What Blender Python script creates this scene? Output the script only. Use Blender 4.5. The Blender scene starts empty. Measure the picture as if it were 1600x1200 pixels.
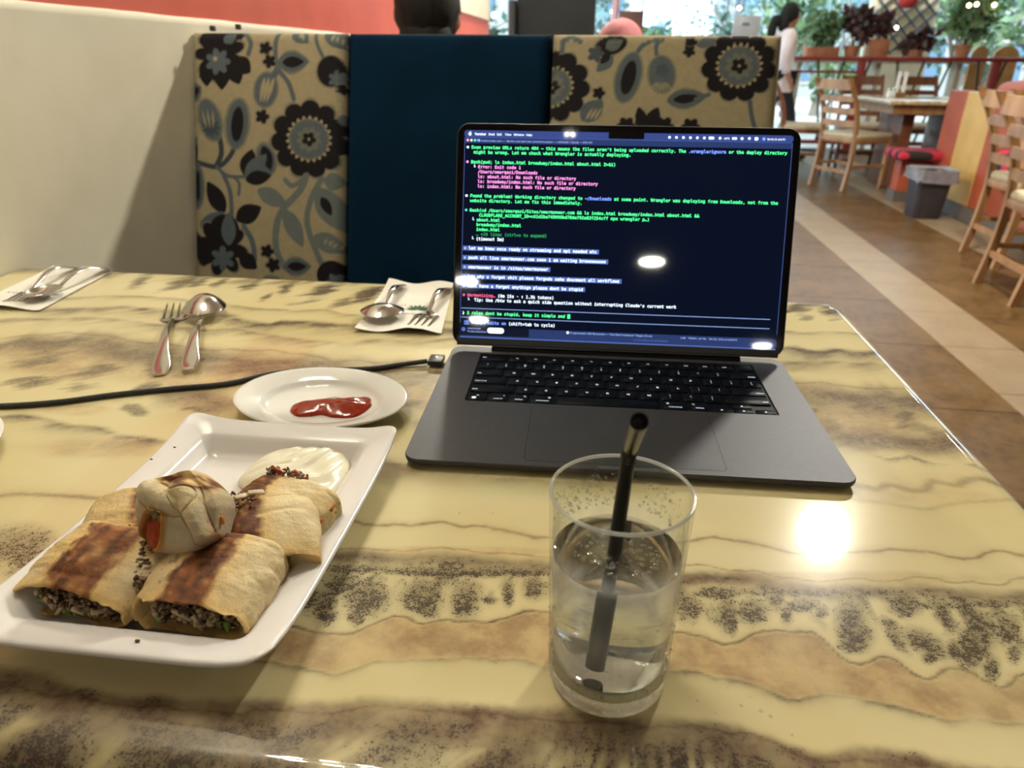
import bpy, bmesh, math, random, os
import numpy as np
from mathutils import Vector, Matrix, Euler

scene = bpy.context.scene
COL = scene.collection
random.seed(7)
PI = math.pi

# ------------------------------------------------------------------ camera
R_ = Vector((0.992208578, 0.124326583, 0.008064711))
U_ = Vector((-0.059195334, 0.413480592, 0.908586656))
F_ = Vector((-0.109626873, 0.901984867, -0.417618544))
cam_d = bpy.data.cameras.new('camera')
cam = bpy.data.objects.new('camera', cam_d)
COL.objects.link(cam)
cam.matrix_world = Matrix(((R_.x, U_.x, -F_.x, 0.0), (R_.y, U_.y, -F_.y, 0.0), (R_.z, U_.z, -F_.z, 0.287742518), (0, 0, 0, 1)))
cam_d.sensor_width = 36.0
cam_d.lens = 1105.0 / 1600.0 * 36.0
cam_d.clip_start = 0.02
cam_d.clip_end = 200
cam_d.dof.use_dof = True
cam_d.dof.focus_distance = 0.47
cam_d.dof.aperture_fstop = 10.5
scene.camera = cam

# ------------------------------------------------------------------ world / exposure
wd = bpy.data.worlds.new('world')
scene.world = wd
wd.use_nodes = True
wn = wd.node_tree
wn.nodes.clear()
w_out = wn.nodes.new('ShaderNodeOutputWorld')
w_bg = wn.nodes.new('ShaderNodeBackground')
w_bg.inputs['Color'].default_value = (0.62, 0.84, 1.0, 1)
w_bg.inputs['Strength'].default_value = 3.0
wn.links.new(w_bg.outputs[0], w_out.inputs[0])
scene.view_settings.view_transform = 'Standard'
scene.view_settings.look = 'None'
scene.view_settings.exposure = 0.32
scene.view_settings.gamma = 1.0
scene.view_settings.use_curve_mapping = False
scene.cycles.use_denoising = True
scene.cycles.max_bounces = 12
scene.cycles.transmission_bounces = 12
scene.cycles.transparent_max_bounces = 12
scene.cycles.diffuse_bounces = 3
scene.cycles.glossy_bounces = 4
scene.cycles.sample_clamp_indirect = 4.0
scene.cycles.sample_clamp_direct = 0.0

sun_d = bpy.data.lights.new('sun', 'SUN'); sun_d.energy = 2.5; sun_d.angle = math.radians(1.0); sun_d.color = (1.0, 0.95, 0.88)
sun = bpy.data.objects.new('sun', sun_d); COL.objects.link(sun)
sun.rotation_euler = Vector((0.30, 0.55, -0.80)).to_track_quat('-Z', 'Y').to_euler()

LAMP_COL = (1.0, 0.955, 0.81)
LAMP_STR = 900.0      # the downlights beyond the sofa
FAR_STR = 80.0        # unseen row added to brighten the aisle and terrace end
DIM_STR = 150.0         # the row behind the viewer
BULB_COL = (1.0, 0.94, 0.78)
BULB_STR = 190.0

# ------------------------------------------------------------------ node helpers
class NT:
    def __init__(self, name):
        self.m = bpy.data.materials.new(name)
        self.m.use_nodes = True
        self.t = self.m.node_tree
        self.t.nodes.clear()
        self.out = self.t.nodes.new('ShaderNodeOutputMaterial')
        self.b = self.t.nodes.new('ShaderNodeBsdfPrincipled')
        self.t.links.new(self.b.outputs[0], self.out.inputs[0])
    def lk(self, a, b): self.t.links.new(a, b)
    def put(self, sock, v):
        if isinstance(v, bpy.types.NodeSocket): self.lk(v, sock)
        elif isinstance(v, (tuple, list)) and len(v) == 3 and sock.type == 'RGBA': sock.default_value = (*v, 1)
        else: sock.default_value = v
    def coord(self, kind='Object'):
        n = self.t.nodes.new('ShaderNodeTexCoord'); return n.outputs[kind]
    def mapping(self, vec, scale=(1, 1, 1), rot=(0, 0, 0), loc=(0, 0, 0)):
        n = self.t.nodes.new('ShaderNodeMapping'); self.lk(vec, n.inputs[0])
        n.inputs['Scale'].default_value = scale; n.inputs['Rotation'].default_value = rot; n.inputs['Location'].default_value = loc
        return n.outputs[0]
    def noise(self, vec, scale, detail=3, rough=0.55, dist=0.0):
        n = self.t.nodes.new('ShaderNodeTexNoise'); self.lk(vec, n.inputs['Vector'])
        n.inputs['Scale'].default_value = scale; n.inputs['Detail'].default_value = detail
        n.inputs['Roughness'].default_value = rough; n.inputs['Distortion'].default_value = dist
        return n.outputs['Fac'] if 'Fac' in n.outputs else n.outputs[0]
    def math(self, op, a, b=0.0, clamp=False):
        n = self.t.nodes.new('ShaderNodeMath'); n.operation = op; n.use_clamp = clamp
        self.put(n.inputs[0], a); self.put(n.inputs[1], b); return n.outputs[0]
    def mix(self, f, a, b):
        n = self.t.nodes.new('ShaderNodeMix'); n.data_type = 'RGBA'
        self.put(n.inputs[0], f); self.put(n.inputs[6], a); self.put(n.inputs[7], b); return n.outputs[2]
    def ramp(self, f, lo, hi):
        n = self.t.nodes.new('ShaderNodeMapRange'); n.interpolation_type = 'SMOOTHSTEP'
        self.put(n.inputs[0], f); n.inputs[1].default_value = lo; n.inputs[2].default_value = hi
        return n.outputs[0]
    def attr(self, name):
        n = self.t.nodes.new('ShaderNodeAttribute'); n.attribute_name = name; return n
    def sep(self, c):
        n = self.t.nodes.new('ShaderNodeSeparateColor'); self.lk(c, n.inputs[0]); return n.outputs
    def bump(self, h, strength, dist):
        n = self.t.nodes.new('ShaderNodeBump'); self.lk(h, n.inputs['Height'])
        n.inputs['Strength'].default_value = strength; n.inputs['Distance'].default_value = dist
        self.lk(n.outputs[0], self.b.inputs['Normal'])
    def set(self, **k):
        for key, v in k.items():
            self.put(self.b.inputs[key.replace('_', ' ')], v)
        return self

def pmat(name, c1, c2=None, scale=30.0, rough=0.5, metal=0.0, bump=0.0, bscale=200.0, bdist=0.001, coat=0.0, spec=0.5,
         trans=0.0, ior=1.45, sss=0.0, stretch=(1, 1, 1), emit=None, estr=0.0, detail=3):
    """procedural Principled material: two colours blended by noise, optional bump"""
    n = NT(name)
    if c2 is None: c2 = tuple(x * 0.9 for x in c1)
    v = n.mapping(n.coord(), stretch)
    f = n.ramp(n.noise(v, scale, detail), 0.3, 0.7)
    n.set(Base_Color=n.mix(f, c1, c2), Roughness=rough, Metallic=metal, IOR=ior)
    n.b.inputs['Specular IOR Level'].default_value = spec
    if coat: n.b.inputs['Coat Weight'].default_value = coat; n.b.inputs['Coat Roughness'].default_value = 0.05
    if trans: n.b.inputs['Transmission Weight'].default_value = trans
    if sss:
        n.b.inputs['Subsurface Weight'].default_value = sss
        n.b.inputs['Subsurface Radius'].default_value = (0.006, 0.004, 0.002)
        n.b.inputs['Subsurface Scale'].default_value = 1.0
    if emit is not None:
        n.put(n.b.inputs['Emission Color'], emit); n.b.inputs['Emission Strength'].default_value = estr
    if bump: n.bump(n.noise(v, bscale, 4), bump, bdist)
    return n.m

def vcmat(name, attr='col', rough=0.8, bump=0.3, bscale=600, bdist=0.0006, mott=0.12, mscale=60, spec=0.3, sss=0.0):
    """material whose colour comes from the mesh's painted colour attribute, with fine mottling"""
    n = NT(name)
    a = n.attr(attr)
    v = n.coord()
    f = n.noise(v, mscale, 4)
    dark = n.mix(n.math('MULTIPLY', n.ramp(f, 0.3, 0.75), mott * 2, True), a.outputs['Color'], (0.02, 0.015, 0.01))
    n.set(Base_Color=dark, Roughness=rough)
    n.b.inputs['Specular IOR Level'].default_value = spec
    if sss:
        n.b.inputs['Subsurface Weight'].default_value = sss
        n.b.inputs['Subsurface Radius'].default_value = (0.004, 0.0025, 0.0012)
        n.b.inputs['Subsurface Scale'].default_value = 1.0
    if bump: n.bump(n.noise(v, bscale, 3), bump, bdist)
    return n.m

def emat(name, col, strength):
    n = NT(name)
    f = n.noise(n.coord(), 5.0, 1)
    n.set(Base_Color=(0.02, 0.02, 0.02), Roughness=0.4)
    n.put(n.b.inputs['Emission Color'], n.mix(f, col, tuple(c * 0.97 for c in col)))
    n.b.inputs['Emission Strength'].default_value = strength
    return n.m

# ------------------------------------------------------------------ numeric noise
def vnoise(P, seed=0):
    P = np.asarray(P, dtype=np.float64)
    i = np.floor(P).astype(np.int64); f = P - i
    u = f * f * (3 - 2 * f)
    def h(a, b, c):
        x = (a * 374761393 + b * 668265263 + c * 2147483647 + seed * 144665) & 0xffffffff
        x = ((x ^ (x >> 13)) * 1274126177) & 0xffffffff
        return ((x ^ (x >> 16)) & 0xffff) / 32767.5 - 1.0
    r = 0
    for dx in (0, 1):
        for dy in (0, 1):
            for dz in (0, 1):
                wgt = (u[:, 0] if dx else 1 - u[:, 0]) * (u[:, 1] if dy else 1 - u[:, 1]) * (u[:, 2] if dz else 1 - u[:, 2])
                r = r + wgt * h(i[:, 0] + dx, i[:, 1] + dy, i[:, 2] + dz)
    return r
def fbm(P, oct=4, seed=0):
    P = np.asarray(P, dtype=np.float64); a = 1.0; s = 0; t = 0
    for k in range(oct):
        s = s + a * vnoise(P * (2 ** k) + 17.3 * k, seed + k); t += a; a *= 0.5
    return s / t
def sstep(x, a, b):
    t = np.clip((x - a) / (b - a), 0, 1); return t * t * (3 - 2 * t)

# ------------------------------------------------------------------ mesh helpers
class MB:
    def __init__(self): self.v = []; self.f = []
    def add(self, vs, fs):
        o = len(self.v); self.v += [tuple(p) for p in vs]; self.f += [tuple(i + o for i in q) for q in fs]; return self
    def xf(self, M):
        self.v = [tuple(M @ Vector(p)) for p in self.v]; return self
    def box(self, c, s, rot=None, bev=0.0, seg=2):
        bm = bmesh.new(); bmesh.ops.create_cube(bm, size=1.0)
        bmesh.ops.scale(bm, vec=s, verts=bm.verts)
        if bev: bmesh.ops.bevel(bm, geom=list(bm.edges), offset=bev, segments=seg, profile=0.5, affect='EDGES')
        M = Matrix.Translation(c) @ (rot.to_matrix().to_4x4() if isinstance(rot, Euler) else (rot if rot is not None else Matrix.Identity(4)))
        bm.verts.index_update()
        vs = [M @ v.co for v in bm.verts]; fs = [[v.index for v in f.verts] for f in bm.faces]
        bm.free(); return self.add(vs, fs)
    def ico(self, c, s, sub=2, rot=None):
        bm = bmesh.new(); bmesh.ops.create_icosphere(bm, subdivisions=sub, radius=1.0)
        if not hasattr(s, '__len__'): s = (s, s, s)
        bm.verts.index_update()
        M = Matrix.Translation(c) @ (rot.to_matrix().to_4x4() if rot is not None else Matrix.Identity(4)) @ Matrix.Diagonal((*s, 1))
        vs = [M @ v.co for v in bm.verts]; fs = [[v.index for v in f.verts] for f in bm.faces]
        bm.free(); return self.add(vs, fs)
    def loft(self, rings, cap0=True, cap1=True, closed=True):
        n = len(rings[0]); vs = [p for r in rings for p in r]; fs = []
        for k in range(len(rings) - 1):
            for i in range(n if closed else n - 1):
                j = (i + 1) % n
                fs.append((k * n + i, k * n + j, (k + 1) * n + j, (k + 1) * n + i))
        if cap0: fs.append(tuple(range(n - 1, -1, -1)))
        if cap1: fs.append(tuple((len(rings) - 1) * n + i for i in range(n)))
        return self.add(vs, fs)
    def lathe(self, prof, n=48, c=(0, 0, 0), sx=1.0, sy=1.0, cap0=False, cap1=False):
        rings = []
        for r, z in prof:
            rings.append([(c[0] + r * sx * math.cos(2 * PI * i / n), c[1] + r * sy * math.sin(2 * PI * i / n), c[2] + z) for i in range(n)])
        return self.loft(rings, cap0, cap1)
    def tube(self, pts, rad, n=10, caps=True):
        pts = [Vector(p) for p in pts]
        if not hasattr(rad, '__len__'): rad = [rad] * len(pts)
        rings = []; up = None
        for k, p in enumerate(pts):
            t = (pts[min(k + 1, len(pts) - 1)] - pts[max(k - 1, 0)]).normalized()
            if up is None:
                up = Vector((0, 0, 1)) if abs(t.z) < 0.9 else Vector((1, 0, 0))
            a = t.cross(up).normalized(); b = a.cross(t).normalized(); up = b
            rr_ = float(rad[k]); rings.append([p + rr_ * (math.cos(2 * PI * i / n) * a + math.sin(2 * PI * i / n) * b) for i in range(n)])
        return self.loft(rings, caps, caps)
    def bar(self, a, b, w, h, bev=0.0):
        a = Vector(a); b = Vector(b); d = b - a; L = d.length; d.normalize()
        up = Vector((0, 0, 1)) if abs(d.z) < 0.95 else Vector((0, 1, 0))
        s = d.cross(up).normalized(); u = s.cross(d)
        M = Matrix((( s.x, d.x, u.x, 0), (s.y, d.y, u.y, 0), (s.z, d.z, u.z, 0), (0, 0, 0, 1)))
        return self.box((a + b) / 2, (w, L, h), M, bev, 1)

def link(name, me, mat=None, parent=None, kind=None):
    o = bpy.data.objects.new(name, me); COL.objects.link(o)
    if mat is not None:
        if not me.materials: me.materials.append(mat)
    if parent is not None: o.parent = parent
    if kind: o['kind'] = kind
    return o
def mesh(name, mb, smooth=True, angle=40):
    me = bpy.data.meshes.new(name); me.from_pydata(mb.v, [], mb.f); me.update()
    bm = bmesh.new(); bm.from_mesh(me); bmesh.ops.recalc_face_normals(bm, faces=bm.faces); bm.to_mesh(me); bm.free()
    if smooth:
        me.polygons.foreach_set('use_smooth', [True] * len(me.polygons)); me.set_sharp_from_angle(angle=math.radians(angle))
    return me
def obj(name, mb, mat=None, parent=None, smooth=True, angle=40, kind=None):
    return link(name, mesh(name, mb, smooth, angle), mat, parent, kind)
def gridmesh(name, X, smooth=True):
    """X: (ny, nx, 3) array of points -> quad grid mesh"""
    ny, nx = X.shape[:2]
    me = bpy.data.meshes.new(name)
    V = X.reshape(-1, 3).astype(np.float32)
    idx = np.arange(ny * nx).reshape(ny, nx)
    Q = np.stack([idx[:-1, :-1], idx[:-1, 1:], idx[1:, 1:], idx[1:, :-1]], -1).reshape(-1, 4)
    me.vertices.add(len(V)); me.vertices.foreach_set('co', V.ravel())
    me.loops.add(Q.size); me.loops.foreach_set('vertex_index', Q.ravel().astype(np.int32))
    me.polygons.add(len(Q)); me.polygons.foreach_set('loop_start', np.arange(0, Q.size, 4, dtype=np.int32))
    me.polygons.foreach_set('loop_total', np.full(len(Q), 4, dtype=np.int32))
    if smooth: me.polygons.foreach_set('use_smooth', np.ones(len(Q), dtype=bool))
    me.update(); me.validate()
    return me
def paint(me, rgba, name='col'):
    rgba = np.asarray(rgba, dtype=np.float32)
    if rgba.shape[1] == 3: rgba = np.c_[rgba, np.ones(len(rgba), dtype=np.float32)]
    a = me.color_attributes.new(name, 'FLOAT_COLOR', 'POINT')
    a.data.foreach_set('color', rgba.ravel())
def coords(me):
    V = np.zeros(len(me.vertices) * 3, dtype=np.float32); me.vertices.foreach_get('co', V); return V.reshape(-1, 3).astype(np.float64)
def setcoords(me, V):
    me.vertices.foreach_set('co', np.asarray(V, dtype=np.float32).ravel()); me.update()
def thing(name, label, cat, loc=(0, 0, 0), rot=0.0, group=None):
    o = bpy.data.objects.new(name, None); COL.objects.link(o)
    o.empty_display_size = 0.05
    o.location = loc; o.rotation_euler = rot if hasattr(rot, '__len__') else (0, 0, rot)
    o['label'] = label; o['category'] = cat
    if group: o['group'] = group
    return o
def tag(o, label, cat, group=None):
    o['label'] = label; o['category'] = cat
    if group: o['group'] = group
    return o
def struct(o):
    o['kind'] = 'structure'; return o
def dup(root, loc, rotz=0.0, label=None, group=None):
    r = root.copy(); COL.objects.link(r); r.location = loc; r.rotation_euler = (0, 0, rotz)
    if label: r['label'] = label
    if group: r['group'] = group
    for ch in list(root.children):
        c = ch.copy(); COL.objects.link(c); c.parent = r
        for g in ch.children:
            d = g.copy(); COL.objects.link(d); d.parent = c
    return r
def srgb(r, g, b):
    f = lambda c: c / 12.92 if c <= 0.04045 else ((c + 0.055) / 1.055) ** 2.4
    return (f(r / 255), f(g / 255), f(b / 255))
def rrect(w, d, r, n=8, cx=0.0, cy=0.0):
    """rounded rectangle outline, counter-clockwise, 4*(n+1) points"""
    P = []
    for (sx, sy, a0) in ((1, 1, 0), (-1, 1, 90), (-1, -1, 180), (1, -1, 270)):
        for i in range(n + 1):
            a = math.radians(a0 + 90 * i / n)
            P.append((cx + sx * (w / 2 - r) + r * math.cos(a), cy + sy * (d / 2 - r) + r * math.sin(a)))
    return P
_fonts = {}
def font(mono=False):
    key = 'DejaVuSansMono.woff2' if mono else 'Inter.woff2'
    if key not in _fonts:
        f = None
        try: f = bpy.data.fonts.load(os.path.join(bpy.utils.system_resource('DATAFILES'), 'fonts', key))
        except Exception: f = None
        _fonts[key] = f
    return _fonts[key]
def text_mesh(body, size, mono=False, align='LEFT', bold=0.0, res=2):
    cu = bpy.data.curves.new('lettering', 'FONT')
    cu.body = body; cu.size = size; cu.align_x = align; cu.offset = bold; cu.resolution_u = res
    f = font(mono)
    if f: cu.font = f
    o = bpy.data.objects.new('lettering', cu)
    me = bpy.data.meshes.new_from_object(o)
    bpy.data.objects.remove(o); bpy.data.curves.remove(cu)
    return me
VEINS=[
 ([(-170,386),(-154,383),(-144,380),(-134,381),(-129,384),(-121,383),(-114,383),(-108,385),(-100,390),(-91,390),(-81,385),(-70,390),(-62,388),(-48,387),(-34,383),(-29,380),(-24,384)],2.2,0.7,0),
 ([(64,388),(69,391),(77,394),(87,400),(98,397),(114,395),(127,391),(133,388),(153,389),(178,395),(193,398),(203,402),(213,399),(227,404),(234,397),(241,398),(251,399),(268,410),(275,408),(284,406),(315,408)],2.2,0.7,0),
 ([(-158,352),(-140,356),(-129,357),(-118,357),(-107,357),(-102,361),(-95,362),(-85,364),(-76,364),(-69,365),(-64,361),(-53,361),(-47,365),(-36,364),(-23,362),(38,365),(63,366),(73,369),(83,369),(90,365),(99,365),(107,368),(113,369),(117,363),(131,362),(146,362),(169,368),(174,371),(180,367),(195,369),(202,375),(211,376),(223,373),(235,373),(248,373),(258,375),(266,381),(272,382),(304,382)],1.2,0.6,0),
 ([(-182,347),(-150,345),(-138,349),(-126,347),(-110,349),(-95,353),(-84,353),(-74,354),(-57,352),(-42,354),(-23,353),(37,355),(62,354),(80,358),(93,357),(107,360),(120,355),(138,352),(151,353),(167,358),(178,356),(185,358),(190,356),(202,363),(212,362),(224,362),(237,361),(249,362),(263,365),(296,367)],5,0.85,1),
 ([(-216,285),(-178,284),(-155,284),(-149,283),(-139,280),(-131,282),(-124,282),(-117,286),(-114,291),(-107,293),(-103,301),(-100,302),(-95,299),(-91,294),(-87,292),(-82,297),(-76,300),(-74,303),(-70,300),(-64,298),(-58,302),(-52,301),(-46,301),(-43,304),(-36,307),(-33,312),(-27,314),(-19,313),(18,307),(54,307),(62,308),(69,310),(73,305),(79,299),(90,305),(97,313),(107,316),(112,318),(119,317),(125,318),(133,319),(137,311),(138,301),(145,297),(152,297),(161,303),(167,308),(169,306),(173,293),(180,289),(185,293),(195,302),(202,303),(207,300),(210,292),(216,288),(223,295),(229,303),(233,303),(264,303)],1.6,0.95,0),
 ([(-202,261),(-153,256),(-146,256),(-139,255),(-132,255),(-122,253),(-118,256),(-109,259),(-105,265),(-98,267),(-87,268),(-80,268),(-71,271),(-61,273),(-55,275),(-39,275),(-23,276),(-15,272),(18,274),(48,278),(56,282),(65,279),(74,276),(82,278),(91,276),(98,272),(105,269),(111,268),(125,273),(135,275),(141,273),(149,271),(158,273),(166,270),(174,268),(180,264),(189,268),(196,271),(202,271),(206,265),(216,269),(245,270)],2.6,0.5,2),
 ([(-318,238),(-296,238),(-280,238),(-257,235),(-249,231),(-229,230),(-204,231),(-181,232),(-154,236),(-137,237),(-115,239),(-99,245),(-84,245),(-67,247),(-51,246),(-33,249),(-20,247),(-4,252),(21,250),(39,249),(51,253),(61,252),(83,250),(99,244),(110,241),(121,242),(131,248),(145,248),(161,247),(172,244),(194,243),(230,243)],0.1,0,9),
 ([(-304,223),(-284,224),(-274,227),(-257,223),(-243,225),(-227,223),(-213,222),(-200,224),(-189,223),(-177,224),(-158,224),(-151,229),(-134,230),(-128,230),(-121,230),(-115,230),(-112,233),(-102,236),(-97,238),(-85,238),(-72,239),(-64,241),(-54,239),(-47,240),(-33,244),(-26,240),(-14,242),(41,243),(56,248),(72,244),(84,246),(92,244),(105,236),(117,236),(132,239),(174,239)],1.2,0.7,0),
 ([(-719,799),(-670,807),(-639,820),(-597,826),(-553,824),(-469,810),(-429,801),(-400,800),(-369,799),(-335,812),(-307,794),(-281,795),(-158,786),(223,813),(246,810),(277,819),(309,817)],3,0.4,2),
 ([(-687,759),(-650,762),(-617,770),(-589,782),(-560,776),(-529,776),(-457,769),(-443,771),(-426,755),(-406,749),(-378,742),(-372,756),(-352,759),(-335,759),(-314,756),(-294,754),(-281,756),(-244,757),(-163,760),(-19,752),(209,754),(222,760),(235,748),(249,750),(266,759),(282,753),(298,756),(318,761),(342,760)],7,0.75,2),
 ([(-703,716),(-684,724),(-645,725),(-614,736),(-579,737),(-541,731),(-440,717),(-414,728),(-383,717),(-341,705),(-313,703),(-273,699),(-248,713),(-203,719),(-157,732),(-18,723),(201,716),(227,715),(247,723),(276,722),(302,726),(319,730),(343,730)],6,0.5,2),
 ([(-654,659),(-641,671),(-612,680),(-599,690),(-575,687),(-539,686),(-507,673),(-483,670),(-465,673),(-432,666),(-400,660),(-389,669),(-365,665),(-342,672),(-322,666),(-298,665),(-281,659),(-263,649),(-241,658),(-220,652),(-191,663),(-79,652),(202,663),(226,669),(241,664),(258,660),(280,662),(320,669)],2.2,0.55,0),
 ([(-639,642),(-632,652),(-605,656),(-582,656),(-568,668),(-531,667),(-498,651),(-471,644),(-443,641),(-417,641),(-392,634),(-374,640),(-352,638),(-321,638),(-290,639),(-236,638),(-77,637),(205,641),(219,636),(235,641),(249,633),(262,632),(279,644),(291,632),(305,637),(314,638),(337,637)],10,0.8,1),
 ([(-391,553),(-368,554),(-350,548),(-328,535),(-325,543)],9,0.7,1),
 ([(208,552),(224,550),(239,557),(256,559),(271,553),(288,552),(300,562),(317,561),(337,564)],8,0.85,1),
 ([(-509,489),(-499,494),(-480,491),(-457,487),(-440,481),(-417,482),(-400,477),(-384,469),(-368,471),(-351,467)],7,0.6,2),
 ([(231,526),(240,521),(260,530),(269,520),(279,519)],2.5,0.5,2),
 ([(303,522),(313,515),(320,513),(332,512)],2.5,0.5,2),
 ([(-435,378),(-416,379),(-404,383),(-375,384),(-355,385),(-320,384)],4,0.6,0),
 ([(204,477),(217,473),(227,483),(240,476),(253,478),(262,494),(275,486),(291,501),(304,500),(309,494),(323,496),(344,492)],4,0.65,0),
 ([(-134,453),(-94,453),(-54,450),(-30,451),(41,456)],6,0.35,2),
 ([(-159,462),(-153,459),(-138,459)],3,0.6,0),
 ([(197,458),(218,455),(240,452),(267,464),(301,472),(319,477)],2.5,0.35,0),
 ([(-143,531),(-119,500),(-101,492)],6,0.6,1),
]
SPOTS=[
 (-145,303,8.1,1.1,5.9,-15.7,1,0),
 (-125,315,15,2,5.6,-17.4,1,0),
 (-140,323,13.7,1.9,4.5,-12.9,1,0),
 (-124,297,4.7,0.6,2.4,-7.2,1,0),
 (-140,294,5.7,0.8,2.2,-5.8,1,0),
 (-91,318,12.7,1.7,4,-16.5,1,0),
 (-85,307,7.3,1,1.9,-8,1,0),
 (-65,318,8.9,1.2,2.9,-15.4,1,0),
 (-65,309,4.7,0.6,0.9,-4.5,1,0),
 (-41,327,3.4,0.5,1.5,-11.8,1,0),
 (-26,334,6.8,0.9,1,-11,1,0),
 (-51,319,4.5,0.6,0.6,-3.7,1,0),
 (-158,309,8.2,1.1,6.1,-15.2,1,0),
 (-80,341,58.8,7.9,1.1,-5.2,1,0),
 (-33,347,15.7,2.1,0.5,-4.7,1,0),
 (-136,336,23.6,3.2,1.7,-5.2,1,0),
 (64,330,8.1,1.1,-1.3,-13.7,1,0),
 (86,326,5.8,0.8,-2.3,-15.3,1,0),
 (87,315,2.8,0.4,-1.1,-6.9,1,0),
 (101,331,9.6,1.3,-2.1,-11.6,1,0),
 (120,332,4,0.5,-2.3,-10.5,1,0),
 (82,344,16.7,2.2,-0.9,-6.8,1,0),
 (131,339,11.1,1.5,-1.8,-7.6,1,0),
 (140,335,4.4,0.6,-1.7,-6.4,1,0),
 (156,335,9.5,1.3,-5.5,-18.7,1,0),
 (154,319,9.2,1.2,-3.2,-10.8,1,0),
 (151,312,8.3,1.1,-2.1,-7.2,1,0),
 (188,319,9.3,-6.6,-5.6,-8.3,1,0),
 (188,308,4.1,0.5,-2.2,-5.6,1,0),
 (189,347,9.3,1.3,-3.9,-11,1,0),
 (219,324,7.5,-3.8,-12,-17.9,1,0),
 (218,305,4.4,0.6,-4.1,-9.1,1,0),
 (228,339,6.1,-7.1,-7.6,-9.6,1,0),
 (240,335,7.9,1.1,-6.3,-13.3,1,0),
 (204,316,3.8,0.5,-3,-7.2,1,0),
 (176,330,4.4,-4.4,-3.3,-4.7,1,0),
 (209,337,4.1,-6.3,-3.8,-4.6,0.9,0),
 (132,351,76.3,10.3,-1.1,-4.6,0.7,0),
 (222,352,33.6,4.5,-1.9,-4.5,0.8,0),
 (235,317,4.1,0.5,-3.7,-7.6,1,0),
 (-360,330,22.4,3,14.3,-17.4,0.8,0),
 (-334,314,15.7,2.1,8.7,-10.9,0.8,0),
 (-635,892,0.2,27.7,16.1,-20.2,0.8,1),
 (-570,911,10.1,45.5,14.8,-21.7,0.8,1),
 (-522,903,3,27.9,10.4,-15.3,0.7,1),
 (-553,908,7,29.3,10.8,-16.2,0.7,1),
 (-477,910,5,33.9,11.3,-18,0.8,1),
 (-420,887,0.1,31.9,13.1,-19.7,0.8,1),
 (-430,851,3,14.9,5.7,-9.2,0.7,1),
 (-366,896,20.2,59.9,15.2,-30.1,0.9,1),
 (-303,882,14.5,46.6,12.3,-26.1,0.9,1),
 (-322,848,11.8,25.5,8.8,-18.7,0.7,1),
 (253,903,23,3.4,-5.3,-23.6,0.9,1),
 (301,900,19.5,2.9,-9.1,-33.3,0.9,1),
 (262,867,9.5,1.4,-3.6,-14.7,0.5,1),
 (-563,616,26.6,17.5,15.3,-18.1,0.6,1),
 (-531,562,23.2,9.3,10,-11.9,0.7,1),
 (-492,593,24.6,19.3,13.2,-16.7,0.6,1),
 (-424,567,10.7,7.7,8.4,-11.7,0.7,1),
 (-439,617,15.2,11.7,12.2,-17.7,0.6,1),
 (-485,554,18.4,10.8,7.2,-8.9,0.6,1),
 (-402,518,16.1,-4.9,4.6,-9.1,0.6,1),
 (-335,616,38,5.5,5.7,-12,0.5,1),
 (-347,527,16.9,2.4,5.2,-9.4,0.6,1),
 (279,603,6.9,-10.6,-11.7,-21.6,0.6,1),
 (210,571,16.6,2.3,-7.1,-26,0.5,1),
 (251,618,35.3,5,-3.4,-11,0.7,1),
 (294,628,23.7,3.4,-4.1,-11.2,0.7,1),
 (202,605,11.6,1.6,-3.3,-13.3,0.6,1),
 (288,582,16.3,-9.8,-5.9,-12.1,0.4,1),
 (-174,607,18.4,2.6,3.7,-14.2,0.5,1),
 (-163,566,14.5,2.1,3.3,-12.7,0.6,1),
 (261,525,5.3,-6.8,-2.8,-4.9,0.6,1),
 (-528,613,90.7,13.1,37.2,-50.6,0.7,2),
 (-377,594,86.9,12.5,18.8,-34.4,0.6,2),
 (-592,639,80.9,11.8,18.1,-22.8,0.6,2),
 (235,584,67.5,9.5,-12.7,-41.9,0.75,2),
 (299,559,32.2,4.5,-13.5,-33.3,0.4,2),
 (-321,631,77.5,11.2,8.2,-18.5,0.6,2),
 (-155,581,35.5,5.1,7.8,-32.1,0.7,2),
 (-392,451,60.9,8.5,11.7,-16.6,0.5,2),
 (-153,450,29.1,4,3.7,-12.3,0.6,2),
 (240,469,70.2,9.7,-4.5,-12.1,0.35,2),
 (-454,512,33.6,4.8,8.4,-11.4,0.4,2),
 (-84,360,81.5,11.1,1.3,-6.3,0.5,2),
 (154,365,117.5,15.9,-2.6,-9.6,0.5,2),
 (331,610,34.5,4.9,-10.9,-25.9,0.5,2),
]
# ================================================================== the room
FZ = -0.75          # floor level, the table top is z = 0
CZ = 2.0            # ceiling level
m_plaster = pmat('cream_plaster', srgb(236, 228, 206), srgb(224, 215, 192), 3.5, rough=0.75, bump=0.14, bscale=26, bdist=0.003, detail=6)
m_coral = pmat('coral_paint', srgb(214, 98, 74), srgb(204, 88, 66), 4, rough=0.6, bump=0.2, bscale=40, bdist=0.002)
m_ceil = pmat('ceiling_white', (0.62, 0.55, 0.46), (0.58, 0.52, 0.44), 2, rough=0.9)
m_backwall = pmat('warm_wall', (0.54, 0.47, 0.37), (0.49, 0.43, 0.34), 1.5, rough=0.8)

def slab(name, x0, x1, y0, y1, z0, z1, mat, parent=None):
    return obj(name, MB().box(((x0 + x1) / 2, (y0 + y1) / 2, (z0 + z1) / 2), (x1 - x0, y1 - y0, z1 - z0)), mat, parent, smooth=False)

struct(slab('wall_left', -1.0, -0.850, -2.6, 5.47, FZ, CZ, m_coral))
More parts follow.
